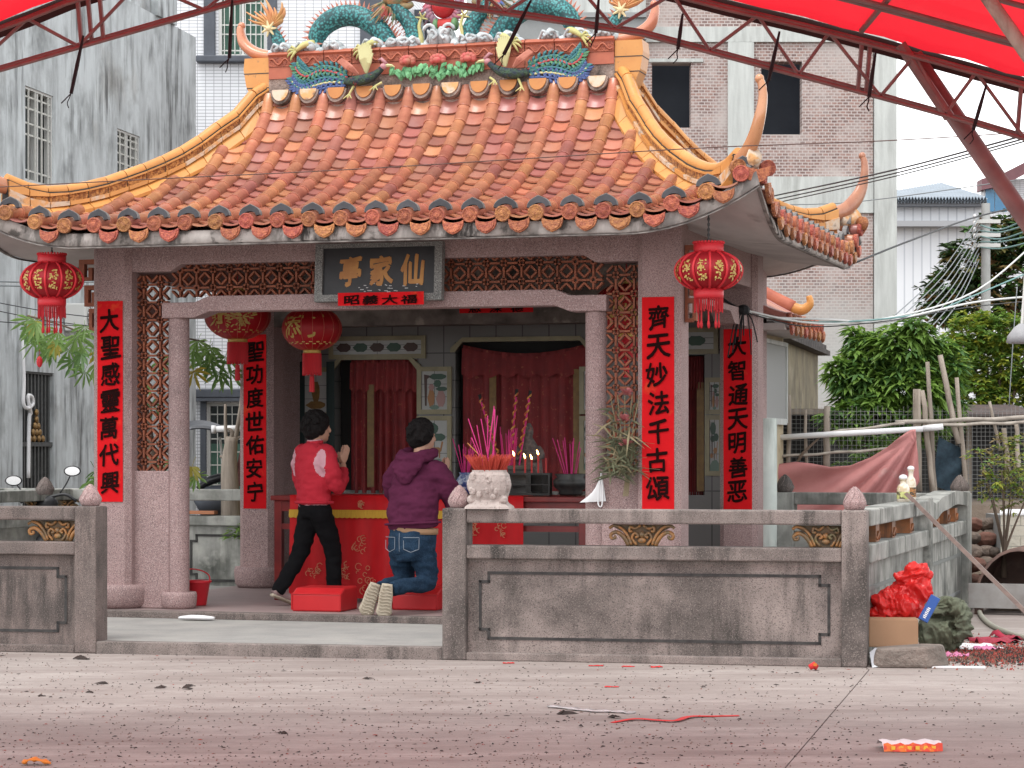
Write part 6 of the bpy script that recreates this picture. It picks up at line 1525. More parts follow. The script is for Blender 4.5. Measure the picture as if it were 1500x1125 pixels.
t=on_table('deity_figure','small dark figure in patterned robe behind the candles','figurine',775,VT+.75)
q=MB(); q.tube([(0,0,.18),(0,0,.30),(0,0,.42),(0,-.01,.50)],[(.13,.09),(.12,.09),(.09,.07),(.04,.04)],14,side=(1,0,0)); q.ball((0,-.01,.555),(.045,.045,.055),12,8); q.tube([(0,0,.59),(0,0,.64)],[.04,.012],8)
for s in (-1,1): q.tube(crv([(s*.09,-.02,.42),(s*.14,-.07,.34),(s*.05,-.11,.32)],3),.03,8)
blob(q,'body',mat('robe',(.06,.05,.05),(.14,.12,.11),30,rough=.7,blot=[((.25,.08,.06),20,.6,.68,.8)]),t,.012,2)
MB().box(-.16,.16,-.12,.12,0,.19).build('pedestal', m_bronze, t)
m_fruit=mat('green_fruit',(.38,.50,.06),(.30,.42,.05),6,rough=.4); m_apple=mat('red_fruit',(.42,.05,.03),(.45,.16,.04),5,rough=.35)
for i,(px,m,w) in enumerate(((631,m_apple,'red fruit at the left of the offerings beside the hoodie'),(641,m_fruit,'first green fruit on the altar beside the hoodie'),(650,m_fruit,'second green fruit on the altar beside the hoodie'),(658,m_fruit,'third green fruit, nearest the stone bud finial'))):
    t=on_table('fruit',w,'fruit',px,VT+.1,'fruit offerings'); q=MB(); q.lathe([(.006,.004),(.03,.0),(.043,.03),(.04,.06),(.02,.075),(.006,.068)],14); q.build('flesh',m,t,True); q=MB(); q.tube([(0,0,.066),(.004,0,.084)],.003,4); q.build('stalk',m_dark,t)
t=on_table('porcelain_vase','small blue and white vase left of the stone incense pot','vase',682,VT+.3)
q=MB(); q.lathe([(.045,0),(.06,.02),(.085,.09),(.08,.14),(.05,.18),(.06,.20),(.055,.20),(.02,.19)],20); q.build('vase', mat('blue_white',(.30,.34,.42),(.03,.05,.16),14,lo=.45,hi=.55,rough=.2), t, True)
q=MB(); rr=random.Random(8); sticks(q,12,.03,.3,.30,.004,rr,(0,0,.18)); q.build('incense_bundle', m_pinkst, t)
# stone incense pot standing on the balustrade rail
xq=xp_at(717,.1); pp=WP(xq,.1,HB_); t=thing('incense_pot','carved pale stone pot bristling with red incense sticks on the rail','incense pot',pp,-THP)
m_pot=mat('pale_ashy_stone',(.44,.38,.35),(.34,.29,.27),8,rough=.95,bump=.7,bscale=40,bdist=.01,speck=[((.16,.13,.12),80,.6,.68,.6)])
q=MB()
q.loft([[Vector((a*k,b*k*.85,z)) for a,b in chamf(.1,.028)] for k,z in ((1.62,-.004),(1.55,.012),(1.25,.035),(1.12,.06),(1.22,.085),(1.34,.13),(1.36,.19),(1.28,.235),(1.12,.255),(1.10,.268),(.98,.268),(.9,.24))])
for s in (-1,1):
    q.ball((s*.128,-.01,.165),(.032,.06,.055),9,6); q.ball((s*.105,-.075,.20),(.03,.03,.035),8,5); q.ball((s*.11,-.07,.06),(.04,.035,.035),8,5)
for k_ in range(14): q.ball((random.uniform(-.11,.11),-.112,random.uniform(.08,.23)),(random.uniform(.012,.03),.012,random.uniform(.012,.028)),7,5)
q.build('pot', m_pot, t, bev=.006)
q=MB(); rr=random.Random(6); sticks(q,240,.085,.62,.135,.0032,rr,(0,0,.235)); q.build('stick_stub', m_redst, t)
q=MB(); rr=random.Random(3)
for i,(dx,L) in enumerate(((-.12,.34),(-.06,.34),(-.05,.30),(.0,.36),(.01,.40),(.05,.42),(.045,.36),(.06,.40),(-.1,.22))):
    b=Vector((rr.uniform(-.04,.04),rr.uniform(-.04,.04),.25)); q.tube([b,b+Vector((dx*1.1,rr.uniform(-.03,.03),L*1.12))],.0036,5)
q.build('incense_stick', m_pinkst, t)
o=MB().tube([(0,0,.30),(-.16,0,.46)],.004,5).build('stray_stick', m_goldtxt, t)

# small things round the porch
t=thing_uv('bucket','small red plastic bucket beside the left slim column','bucket',u_at(288,2.75),2.75,FZ)
q=MB(); q.lathe([(.08,0),(.085,.01),(.115,.19),(.13,.20),(.13,.215),(.112,.21),(.08,.02)],24); q.build('pail', mat('red_plastic',(.50,.02,.03),rough=.35), t, True)
q=MB(); q.tube(crv([(.12,0,.2),(.10,.03,.26),(0,.06,.30),(-.1,.03,.30),(-.12,0,.2)],4),.006,5); q.build('handle', m_lrib, t, True)
p=ground(288,909,zf); t=thing('foam_packet','white foam packet lying on the pale step','packet',p,R(-12)); q=MB(); q.tube(crv([(-.15,.02,.02),(-.05,.0,.026),(.06,.0,.024),(.15,.01,.02)],3),lerp_list([(.03,.012),(.05,.02),(.05,.02),(.03,.012)],10),10,side=(0,1,0)); q.build('packet', m_white, t, True)
# mask hung on a nail
t=thing_uv('face_mask','white face mask hanging on the right slim column','face mask',UC+1.82,VF-.10,z_at(740,UC+1.82,VF))
q=MB(); w=.075; rg_=[]
for i in range(7):
    a=i/6; rg_.append([Vector((-.075+.02*a+ (b*.15)*(1-a*.75)+.07*a, -.012-.03*sin(pi*b)*sin(pi*(.2+.6*a)), .02+.19*a*(.45+.55*b)+.01*b)) for b in lerp_list([0,1],7)])
q.loft(rg_,cap=False,closed=False); o=q.build('cloth', m_white, t, True); t.scale=(1.45,1.2,1.15)
q=MB(); q.tube(crv([(.05,-.02,.22),(.06,-.03,.10),(.055,-.03,.0),(.035,-.03,.01),(.04,-.03,.12),(.05,-.02,.22)],5),.0045,5); q.tube([(.05,-.03,.22),(.05,.03,.22)],.004,5); q.build('ear_loop', m_white, t, True)
# dried bouquet tied to the lattice
bq=thing_uv('dried_bouquet','dried grass bouquet with pink paper flowers tied to the right lattice','bouquet',UC+2.10,VF-.16,z_at(690,UC+2.1,VF-.1))
m_dry=mat('dry_leaves',(.15,.15,.085),(.09,.10,.06),9,rough=.9); m_dry2=mat('dry_straw',(.27,.23,.14),(.2,.16,.09),9,rough=.9)
def blades(n,seed,L0,L1,m,nm,top):
    rr=random.Random(seed); q=MB()
    for i in range(n):
        a=rr.uniform(-1.3,1.3); b=Vector((rr.uniform(-.13,.08),rr.uniform(-.06,.02),rr.uniform(-.05,top))); L=rr.uniform(L0,L1); d=Vector((sin(a),rr.uniform(-.5,.1),cos(a)*rr.choice((1,1,1,-.4)))).normalized()
        q.tube([b,b+d*L*.5+Vector((0,-.01,0)),b+d*L+Vector((sin(a)*.05,-.02,-.05*L/.2))],[(.0035,.0015),(.009,.002),(.001,.001)],4,side=(1,.3,0))
    o=q.build(nm,m,bq); o['kind']='stuff'; return o
blades(120,1,.08,.19,m_dry,'leaf_spray',.22); blades(34,2,.10,.22,m_dry2,'straw',.40); blades(46,3,.06,.13,m_dry,'leaf_spray',.5)
q=MB()
for k in range(5): q.tube(crv([(-.02+.01*k,0,-.2),(.01*k,-.01,0),(.03*(k-2),-.02,.3),(.06*(k-2),-.02,.6)],3),.004,4)
q.build('stem', m_dry2, bq)
m_pf=mat('pink_paper',(.52,.20,.20),(.42,.13,.14),14,rough=.7)
for (x,z,r_) in ((.02,.60,.055),(.0,.40,.05),(.02,.20,.05)):
    q=MB(); rr=random.Random(int(z*100))
    for j in range(16):
        a=2*pi*j/16+rr.random(); e=rr.uniform(-.2,1.2); d=Vector((cos(a)*cos(e),-abs(sin(a)*cos(e))-.2,sin(e))); q.add([Vector((x,-.04,z)),Vector((x,-.04,z))+d*r_+Vector((.02,0,0)),Vector((x,-.045,z))+d*r_*1.15,Vector((x,-.04,z))+d*r_+Vector((-.02,0,.012))],[(0,1,2,3)])
    q.build('paper_flower', m_pf, bq)

# ================================================================== vegetation
def leaf_mat(name, c1, c2, c3=None, tr=.35):
    t = NT(name); v = t.coords(); col = t.mix(t.noise(v, 1.6, 4, .6, .35, .65), c1, c2)
    if c3: col = t.mix(t.noise(v, 5, 3, .6, .60, .72), col, c3)
    t.set(t.b.inputs['Base Color'], col); t.b.inputs['Roughness'].default_value = .5
    tr_ = t.n('ShaderNodeBsdfTranslucent'); t.set(tr_.inputs['Color'], col); mx = t.n('ShaderNodeMixShader', Fac=tr)
    t.t.links.new(t.b.outputs[0], mx.inputs[1]); t.t.links.new(tr_.outputs[0], mx.inputs[2]); t.t.links.new(mx.outputs[0], t.out.inputs[0]); return t.mat
m_bark = mat('bark', (.16,.12,.09), (.09,.065,.05), 12, rough=.95, stretch=(1,1,.2), bump=.6, bscale=30)
def leaf(q, b, d, L, w, droop, rr):
    """one folded leaf from b along d"""
    d = Vector(d).normalized(); s = d.cross(Vector((0,0,1)))
    if s.length < .1: s = Vector((1,0,0))
    s.normalize(); s = (s + Vector((0,0,rr.uniform(-.5,.5)))).normalized()
    m = b + d*L*.5 + Vector((0,0,-droop*L*.15)); e = b + d*L + Vector((0,0,-droop*L*.5)); f = Vector((0,0,-w*.35))
    q.add([b, m+s*w+f*.0, e, m-s*w+f*.0, m+f], [(0,1,4),(1,2,4),(0,4,3),(4,2,3)])
def crown_tree(name, label, base, trunk_h, blobs, n, L, w, mats, droop=.6, rosette=7, seed=1, cat='tree', group=None):
    """blobs: list of (x, y, z, rx, ry, rz) relative to base; leaves gather in rosettes near each blob's surface"""
    rr = random.Random(seed); t = thing(name, label, cat, base, 0, group)
    tops = [Vector(b[:3]) for b in blobs]
    q = MB(); c = sum(tops, Vector())/len(tops)
    q.tube(crv([(0,0,-.05),(c.x*.2,c.y*.2,trunk_h*.5),(c.x*.5,c.y*.5,trunk_h)],4), [x*min(1,.25+trunk_h*.55) for x in lerp_list([.09,.06,.045],9)], 8)
    for p in tops: q.tube(crv([(c.x*.35,c.y*.35,trunk_h*.7),(c.x*.4+p.x*.3,p.y*.4,trunk_h*.6+p.z*.3),tuple(p)],4), [x*min(1,.2+trunk_h*.6) for x in lerp_list([.04,.028,.012],9)], 6)
    q.build('trunk', m_bark, t, True)
    groups = [MB() for _ in mats]
    tot = sum(b[3]*b[5] for b in blobs)
    for bl in blobs:
        for i in range(int(n*bl[3]*bl[5]/tot/rosette)):
            u = Vector((rr.gauss(0,1),rr.gauss(0,1),rr.gauss(0,1))).normalized(); k = rr.uniform(.45,1.05)**.6
            k *= 1+.40*noise.noise(u*2.3+Vector((seed,bl[0]*3,0)))
            p = Vector((bl[0]+u.x*bl[3]*k, bl[1]+u.y*bl[4]*k, bl[2]+u.z*bl[5]*k)); ax = (u+Vector((0,0,.5))).normalized()
            mi = min(len(mats)-1, int(rr.random()**1.3*len(mats))); q = groups[mi]
            for j in range(rosette):
                a = 2*pi*j/rosette+rr.random(); d = Vector((cos(a),sin(a),rr.uniform(-.7,.5)))+ax*.5
                leaf(q, p, d, L*rr.uniform(.7,1.15), w*rr.uniform(.8,1.1), droop*rr.uniform(.5,1.5), rr)
    for q, m in zip(groups, mats):
        if q.v: o = q.build('crown', m, t); o['kind'] = 'stuff'
    return t
lm1 = leaf_mat('mango_leaf', (.15,.27,.05), (.21,.35,.06), (.28,.40,.08)); lm2 = leaf_mat('dark_mango_leaf', (.07,.16,.045), (.10,.20,.05)); lm3 = leaf_mat('yellow_leaf', (.34,.37,.05), (.25,.32,.045), (.48,.38,.05)); lm4 = leaf_mat('mid_green_leaf', (.17,.28,.05), (.12,.215,.04), (.26,.34,.06)); lm5 = leaf_mat('deep_green_leaf', (.022,.048,.018), (.045,.075,.025), (.14,.13,.04)); lm6 = leaf_mat('rusty_leaf', (.22,.12,.05), (.16,.17,.05))
def bl(pxs, Y, base, dp=.5):
    out = []
    for px,py,rx,ry in pxs:
        p = at(px,py,Y)-base; out.append((p.x, p.y+random.uniform(-.2,.2), p.z, rx/F*Y, dp*max(rx,ry)/F*Y*1.2, ry/F*Y))
    return out
b0 = Vector(((1320-750)/F*26.1, 26.1, 0))
crown_tree('mango_tree','bright green mango tree with drooping leaves behind the stakes','%s'%'' or b0,1.2, bl([(1275,515,36,30),(1320,510,45,32),(1265,560,40,32),(1330,565,52,40),(1375,540,36,40),(1275,605,40,26),(1345,610,45,26),(1240,618,28,16),(1385,600,26,26),(1300,640,50,20)],27.5,b0), 5200, .17,.026,[lm1,lm4,lm2],.9,8,2) if False else crown_tree('mango_tree','bright green mango tree with drooping leaves behind the stakes',b0,1.2, bl([(1275,515,36,30),(1320,510,45,32),(1265,560,40,32),(1330,565,52,40),(1375,540,36,40),(1275,605,40,26),(1345,610,45,26),(1240,618,28,16),(1385,600,26,26),(1300,632,50,18),(1232,610,24,14),(1228,545,14,18),(1262,490,18,16),(1340,485,22,16)],26.1,b0), 9000, .18,.027,[lm1,lm4,lm2],.9,8,2,'tree')
b1 = Vector(((1450-750)/F*29.5, 29.5, 0))
crown_tree('yellow_green_tree','yellow-green bushy tree at the right edge below the utility pole',b1,1.3, bl([(1425,490,42,34),(1470,485,45,32),(1400,525,36,34),(1450,535,50,42),(1500,520,46,50),(1430,575,44,26),(1480,575,44,26),(1395,570,26,26),(1530,560,40,40)],29.5,b1), 15000, .09,.022,[lm3,lm4,lm1],.5,7,4)
b2 = Vector(((1440-750)/F*46, 46, 0))
crown_tree('dark_tree','dark green tree standing behind the utility pole',b2,3.0, bl([(1385,425,36,34),(1425,385,44,44),(1470,350,40,40),(1500,400,50,60),(1440,440,60,40),(1520,340,40,50),(1375,455,30,24)],46,b2), 6500, .20,.05,[lm5,lm2,lm6],.6,7,6)
b3 = ground(1462,772,0.0); b3 = Vector(((1470-750)/F*22.6,22.6,.35))
crown_tree('scrub_bush','straggly yellow-brown bush above the stone heap, right edge',b3,.25, bl([(1462,690,30,28),(1490,670,28,34),(1448,715,22,22),(1480,725,30,22),(1510,700,30,40),(1440,668,20,14),(1476,650,22,16)],22.6,b3), 1500, .06,.012,[lm6,lm3,lm4],.4,5,9,'bush')
b4 = Vector(((1288-750)/F*25.6,25.6,0))
crown_tree('weed','green weeds growing through the wire fence above the pink sheet',b4,.3, bl([(1275,665,30,12),(1260,685,20,12),(1300,650,18,14),(1228,690,10,14)],25.2,b4), 500, .11,.016,[lm4,lm2],.7,7,12,'weed')
# palmate house tree on the left, with every leaf on its own
def palmate():
    q = MB(); rr = random.Random(1)
    for j in range(7):
        a = -1.9+3.8*j/6; d = Vector((sin(a),rr.uniform(-.15,.15),-cos(a)*.75-.15)); L=.205*(1-.25*abs(a)/1.9)
        s = Vector((cos(a),.35,sin(a)*.6)).normalized()*.019; b=Vector((0,0,0)); m1=b+d*L*.35; m2=b+d*L*.7+Vector((0,0,-.012)); e=b+d*L+Vector((0,0,-.03)); f=Vector((0,.010,0))
        q.add([b,m1+s*.75,m2+s,e,m2-s,m1-s*.75,m1+f,m2+f],[(0,1,6),(1,2,7,6),(2,3,7),(0,6,5),(6,7,4,5),(7,3,4)])
    q.tube([(0,0,0),(0,.02,.05),(0,.05,.10)],.003,4); return q
lmp = [leaf_mat('palmate_leaf', (.17,.29,.085), (.23,.36,.11), (.28,.40,.15), .5), leaf_mat('palmate_leaf_dark', (.10,.19,.06), (.13,.24,.07), None, .45), leaf_mat('palmate_leaf_yellow', (.42,.33,.05), (.30,.30,.06), None, .4)]
pms = [palmate().mesh('leaf', m) for m in lmp]
Yp = 23.6
pt_ = thing('money_tree','tree with palmate leaves hanging behind the front left column','tree',((150-750)/F*Yp,Yp,0))
org = Vector(((150-750)/F*Yp,Yp,0))
def pl_(px,py): return at(px,py,Yp)-org
q = MB(); q.tube(crv([tuple(pl_(228,760)),tuple(pl_(222,660)),tuple(pl_(205,560)),tuple(pl_(190,500))],4),lerp_list([.05,.04,.03,.02],13),8); q.build('trunk', m_bark, pt_, True)
for pts in (((200,520),(150,500),(95,478),(40,462)),((205,540),(175,525),(140,510)),((195,510),(250,495),(300,500)),((215,620),(180,650),(145,690)),((214,600),(260,560),(300,535)),((220,640),(255,670),(284,690))):
    q = MB(); q.tube(crv([tuple(pl_(*p)) for p in pts],4),.009,5); q.build('branch', m_bark, pt_, True)
rp = random.Random(5)
spots = [(40,468,0),(52,478,0),(62,492,0),(78,500,0),(70,510,1),(90,488,0),(105,496,0),(98,512,0),(116,508,0),(125,520,1),(110,530,1),(138,508,0),(150,518,0),(142,532,0),(128,545,0),(158,540,0),(168,524,0),(175,545,0),(48,470,2),(86,505,2),(140,515,2),(150,556,0),(60,474,0),(35,478,1),(118,492,0),(165,510,0),(290,500,0),(302,508,0),(315,512,0),(328,522,0),(310,528,1),(298,530,0),(288,545,2),(318,545,1),(335,545,0),(300,515,0),(285,515,0),(138,690,1),(146,702,0),(132,706,0),(284,684,2),(290,697,0),(205,520,0),(215,560,0),(225,590,1),(240,530,0),(212,650,0),(235,680,0),(180,560,0),(130,480,0),(44,486,0),(56,500,0)]
for (px,py,k) in spots:
    o = obj('leaf', pms[k], pt_, pl_(px,py)+Vector((0,rp.uniform(-.25,.25),0)), (R(rp.uniform(-25,25)),R(rp.uniform(-40,40)),R(rp.uniform(-50,50)))); s=rp.uniform(.75,1.15); o.scale=(s,s,s)
o = MB().tube([tuple(pl_(58,500)),tuple(pl_(58,540))],.002,4).build('string', m_ltas, pt_); MB().ball(tuple(pl_(58,530)),(.03,.02,.055)).build('red_charm', m_lrib, pt_)

# ================================================================== yard on the right: bank, fence, coop
g = MB(); pb = [at(1345,655,25.6).x, 12]
g.add([(pb[0],24.2,-.02),(9.5,24.2,-.02),(9.5,25.4,.85),(pb[0],25.6,.9),(pb[0],30,.95),(9.5,30,.95)],[(0,1,2,3),(3,2,5,4)])
tag(g.build('earth_bank', m_soil), kind='structure')
g = MB(); a = at(1425,750,23.5); g.add([(a.x,22.4,-.02),(7.6,22.4,-.02),(7.6,24.2,.75),(a.x+.1,24.2,.7)],[(0,1,2,3)]); tag(g.build('earth_slope', m_soil), kind='structure')
coop = thing('poultry_coop','dark low coop with sagging dark roof behind the wire mesh','coop',(0,27.2,0))
X0,X1 = (1140-750)/F*26.4,(1540-750)/F*26.4; zc_ = lambda py: CH+(HZ-py)/F*26.4
MB().box(X0,X1,.5,.55,0,zc_(596)).build('back_wall', mat('coop_dark_inside',(.035,.035,.035),(.02,.02,.02),3,rough=.95), coop)  # black backing: the dark inside of the coop is put into its colour
q=MB(); xm=(1390-750)/F*26.4; q.add([(xm,-.5,zc_(606)),(X1,-.5,zc_(606)),(X1,1.2,zc_(588)),(xm,1.2,zc_(588)),(xm,-.5,zc_(610)),(X1,-.5,zc_(610)),(X1,1.2,zc_(592)),(xm,1.2,zc_(592))],[(0,1,2,3),(7,6,5,4),(0,4,5,1),(3,0,4,7)]); q.build('roof_sheet', mat('rusty_sheet',(.09,.06,.05),(.05,.04,.04),5,rough=.9), coop)
q=MB(); q.box(X0,(1215-750)/F*26.4,-.3,.6,zc_(606),zc_(598)); q.build('roof_sheet', m_wood, coop)
for px in (1160,1320,1450): MB().box((px-750)/F*26.4-.03,(px-750)/F*26.4+.03,.40,.46,0,zc_(600)).build('post', m_wood, coop)
Yq = 24.9
def stake(px0,py0,px1,py1,w,label,m=None,Y=Yq,dy=0.0):
    a,b = at(px0,py0,Y),at(px1,py1,Y+dy); r=w/2/F*Y; q=MB(); n=6; P=[]
    for i in range(n+1): t=i/n; P.append(a.lerp(b,t)+Vector((random.uniform(-.3,.3)*r,0,0)))
    q.tube(P, lerp_list([r*1.05,r,r*.95,r*.88],n+1), 9); o=q.build('fence_stake', m or m_wood, None, True); tag(o,label,'stake','stakes of the yard fence'); return o
for a in ((1155,760,1155,578,7,'tall grey stake next to the white pillar'),(1181,690,1180,600,5,'thin pale stake between the tall stake and the split post'),(1211,690,1212,595,10,'split grey post under the old house corner'),(1346,720,1342,570,13,'thick stump post beside the knot of the pink sheet'),(1366,720,1351,572,9,'slanting half-round post against the thick stump'),(1372,760,1358,530,7,'long thin pole leaning left above the bottles'),(1404,650,1376,520,9,'crooked pale pole rising through the mango leaves'),(1418,760,1402,553,7,'tall straight pole at the wall corner'),(1465,660,1449,588,5,'short leaning stake before the coop roof'),(1477,690,1470,627,8,'stout pale stake under the bamboo rails'),(1492,690,1489,620,7,'grey stake near the right picture edge')): stake(*a)
for (a,label,m,w) in (((1312,619,1520,611),'upper bamboo rail across the right yard fence',m_bamboo,6),((1358,623,1520,618),'lower bamboo rail just below the upper one',m_bamboo,5),((1140,643,1325,620),'grey bamboo rail above the white pipe',m_bamboo,4),((1140,669,1310,657),'thin bamboo rail crossing the wire mesh low down',m_bamboo,4)):
    q=MB(); p0,p1=at(a[0],a[1],Yq-.08),at(a[2],a[3],Yq-.10); P=[p0.lerp(p1,i/12)+Vector((0,0,.006*sin(i*1.3))) for i in range(13)]; q.tube(P,[w/2/F*Yq*(1.12 if i%3==0 else 1) for i in range(13)],8); tag(q.build('bamboo_rail',m,None,True),label,'bamboo pole','bamboo rails of the yard fence')
q=MB(); q.tube([at(1120,642,Yq-.15),at(1357,628,Yq-.15)],.030,10); q.tube([at(1352,628,Yq-.15),at(1381,625,Yq-.15)],.034,10); tag(q.build('white_pipe',m_white,None,True),'long white plastic pipe laid across the fence above the pink sheet','pipe')
q=MB(); q.tube([at(1152,705,Yq-.1),at(1175,665,Yq-.12),at(1203,638,Yq-.12)],[.02,.016,.012],6); tag(q.build('branch',m_bark,None,True),'bent brown branch leaning against the tall grey stake','branch')
# wire mesh
q=MB(); Ym=Yq+.12
for i in range(62):
    px=1141+i*6.3; q.tube([at(px,598+4*sin(i),Ym),at(px+random.uniform(-1,1),735,Ym)],.0022,3)
for j in range(22):
    py=602+j*6.2; q.tube([at(1141,py,Ym),at(1300,py+random.uniform(-1,1),Ym+.02),at(1525,py,Ym)],.0022,3)
tag(q.build('wire_mesh', mat('galvanised_wire',(.20,.20,.195),rough=.5)),'rusty square wire mesh stretched behind the fence stakes','wire mesh')
q=MB(); m_net=mat('blue_net',(.03,.055,.075),(.02,.035,.05),20,rough=.9); ro=[]
for i in range(9): ro.append([at(1375+4*i+6*sin(j*.6)*(i/8)-1.2*(8-i)*j/10,640+8*i*0+j*7+i*2,Yq+.05+.03*sin(i+j)) for j in range(11)])
q.loft(ro,cap=False,closed=False); tag(q.build('shade_net',m_net,None,True),'dark blue netting hung on the mesh between two poles','netting')
# pink sheet hung from the pipe
m_tarp=mat('faded_red_sheet',(.50,.22,.21),(.43,.17,.165),3,rough=.8,blot=[((.46,.30,.28),4,.62,.72,.6)])
q=MB(); Yt=Yq-.2; NJ=110; NI=26; knot=(1333,630)
top=[(1120,690),(1142,680),(1165,677),(1190,679),(1215,684),(1245,682),(1275,670),(1300,655),(1318,640),(1333,630),(1341,629)]
bot=[(1120,765),(1150,770),(1180,775),(1210,778),(1240,780),(1270,780),(1295,775),(1315,765),(1330,740),(1340,715),(1347,706)]
ro=[]
for i in range(NI+1):
    t=i/NI; row=[]
    for j in range(NJ+1):
        s=j/NJ*10; k=min(int(s),9); f_=s-k
        tx,ty=top[k][0]*(1-f_)+top[k+1][0]*f_,top[k][1]*(1-f_)+top[k+1][1]*f_; bx_,by_=bot[k][0]*(1-f_)+bot[k+1][0]*f_,bot[k][1]*(1-f_)+bot[k+1][1]*f_
        px,py=tx*(1-t)+bx_*t,ty*(1-t)+by_*t; ang=math.atan2(py-knot[1]+1,knot[0]-px+14); rad=math.hypot(px-knot[0],py-knot[1])
        row.append(at(px,py,Yt+.055*sin(ang*26+1.2*sin(ang*7)+rad*.012)*min(1,rad/110)+.05*sin(ang*11+1)*min(1,rad/90)))
    ro.append(row)
q.loft(ro,cap=False,closed=False); o=q.build('pink_sheet',m_tarp,None,True); so=o.modifiers.new('solid','SOLIDIFY'); so.thickness=.006
tag(o,'faded red cloth sheet slung from the white pipe, draped in folds','sheet')

# ================================================================== utility pole and cables
Yu=40.0; pu=at(1444,298,Yu)
t=thing('utility_pole','concrete utility pole before the dark tree at right','utility pole',(pu.x,Yu,0))
q=MB(); q.tube([(0,0,0),(0,0,pu.z)],[.10,.07],12); q.build('pole', mat('pole_concrete',(.42,.43,.42),(.34,.35,.34),4,rough=.85), t, auto=50)
for z in (at(0,325,Yu).z,at(0,345,Yu).z,at(0,360,Yu).z): MB().box(-.22,.22,-.11,-.05,z-.03,z+.03).build('bracket', m_fr, t); 
for i,z in enumerate((at(0,318,Yu).z,at(0,328,Yu).z,at(0,337,Yu).z,at(0,347,Yu).z)): MB().ball((-.2,-.1,z),(.03,.03,.045)).build('insulator', m_white, t, True)
m_cab=[mat('black_cable',(.035,.037,.04),rough=.6),mat('grey_cable',(.22,.24,.25),rough=.6),mat('teal_cable',(.16,.30,.29),rough=.6),mat('white_cable',(.62,.63,.62),rough=.5)]
ORD = ('first','second','third','fourth','fifth','sixth','seventh','eighth')
def cable(pts, r, m, label, group='overhead cables', k=5):
    q=MB(); q.tube(crv([tuple(at(*p)) for p in pts],k),r,5); return tag(q.build('overhead_cable',m,None,True),label,'cable',group)
cable([(-40,276,15.5),(230,262,15.5),(500,249,15.4),(760,233,15.2),(1040,216,15),(1300,206,14.8),(1560,190,14.6)],.0035,m_cable,'thin brown cable strung across the tiled roof slope')
for i,(a,b) in enumerate((((1128,288),(1490,198)),((1128,294),(1500,200)),((1128,299),(1500,204)))): cable([(a[0],a[1],23),((a[0]+b[0])/2,(a[1]+b[1])/2+6,19),(b[0]+40,b[1]-8,14)],.007-.001*i,m_cab[0],f"{('top','middle','bottom')[i]} one of three dark cables rising from the roof corner to the upper right",'cables from the roof corner')
cable([(1128,300,24),(1260,295,24),(1500,262,22)],.005,m_cab[1],'thin grey cable behind the rear roof horn')
cable([(1255,384,24),(1340,350,26),(1440,315,30),(1560,290,33)],.011,m_cab[0],'black cable from the rear roof corner past the pole')
for i in range(8):
    cable([(1434,318+9*i,Yu-.1),(1378+4*i,398+6*i,Yu-2),(1302+9*i,470+3*i,Yu-4)],.009,m_cab[1],f"{ORD[i]} from the top of the grey cables slanting down left from the pole",'cables slanting from the pole')
for i in range(5):
    cable([(1436,330+8*i,Yu-.2),(1466,336+7*i-3*(i%2),37),(1510,318+9*i,34),(1560,300+10*i,32)],.013,m_cab[2],f"{ORD[i]} from the top of the teal cables looping right from the pole",'cables right of the pole')
cable([(1085,450,22.2),(1120,464,22.5),(1215,468,23),(1290,472,24),(1370,455,25),(1440,441,26),(1540,432,27)],.012,m_cab[3],'thick white cable sagging across from the eave to the right edge')
cable([(1085,452,22.2),(1160,470,22.6),(1260,470,23.5),(1360,458,25),(1410,440,26),(1500,402,27)],.009,m_cab[2],'pale teal cable beside the white one, rising right')
cable([(1085,453,22.2),(1200,474,22.8),(1320,462,24.5),(1430,426,26),(1520,352,27)],.010,m_cab[3],'white cable rising steeply past the pole foot')
cable([(1085,455,22.2),(1180,478,22.8),(1300,470,24),(1420,450,25.5),(1520,440,27)],.006,m_cab[0],'thin black cable below the white cables')
cable([(1490,420,26),(1484,500,26),(1478,595,26)],.006,m_cab[1],'thin cord hanging down over the yellow-green tree')
q=MB(); c=at(1089,454,22.0)
for i in range(9):
    a=random.uniform(0,2*pi); q.tube(crv([tuple(c),tuple(c+Vector((cos(a)*.08,random.uniform(-.03,.03),-.06-.05*random.random()))),tuple(c+Vector((cos(a)*.14,0,-.22-.2*random.random())))],3),.006,4)
for i in range(7): q.tube(crv([tuple(c),tuple(c+Vector((-.1-.03*i,0,.05+.015*i))),tuple(c+Vector((-.22-.04*i,.1,.14+.03*i)))],3),.007,4)
q.ball(c,(.06,.05,.05),8,5); tag(q.build('cable_knot',m_tie),'black knot of wires on the rear right column top','wire knot')
for i,(py0,py1) in enumerate(((412,411),(418,417),(440,472),(452,486),(470,478))): cable([(-20,py0,30),(80,(py0+py1)/2+2,29),(210,py1,28)],.010 if i<2 else .006,m_cab[0 if i>1 else 1],f"{ORD[i]} from the top of the cables crossing behind the left lantern",'cables behind the left lantern')

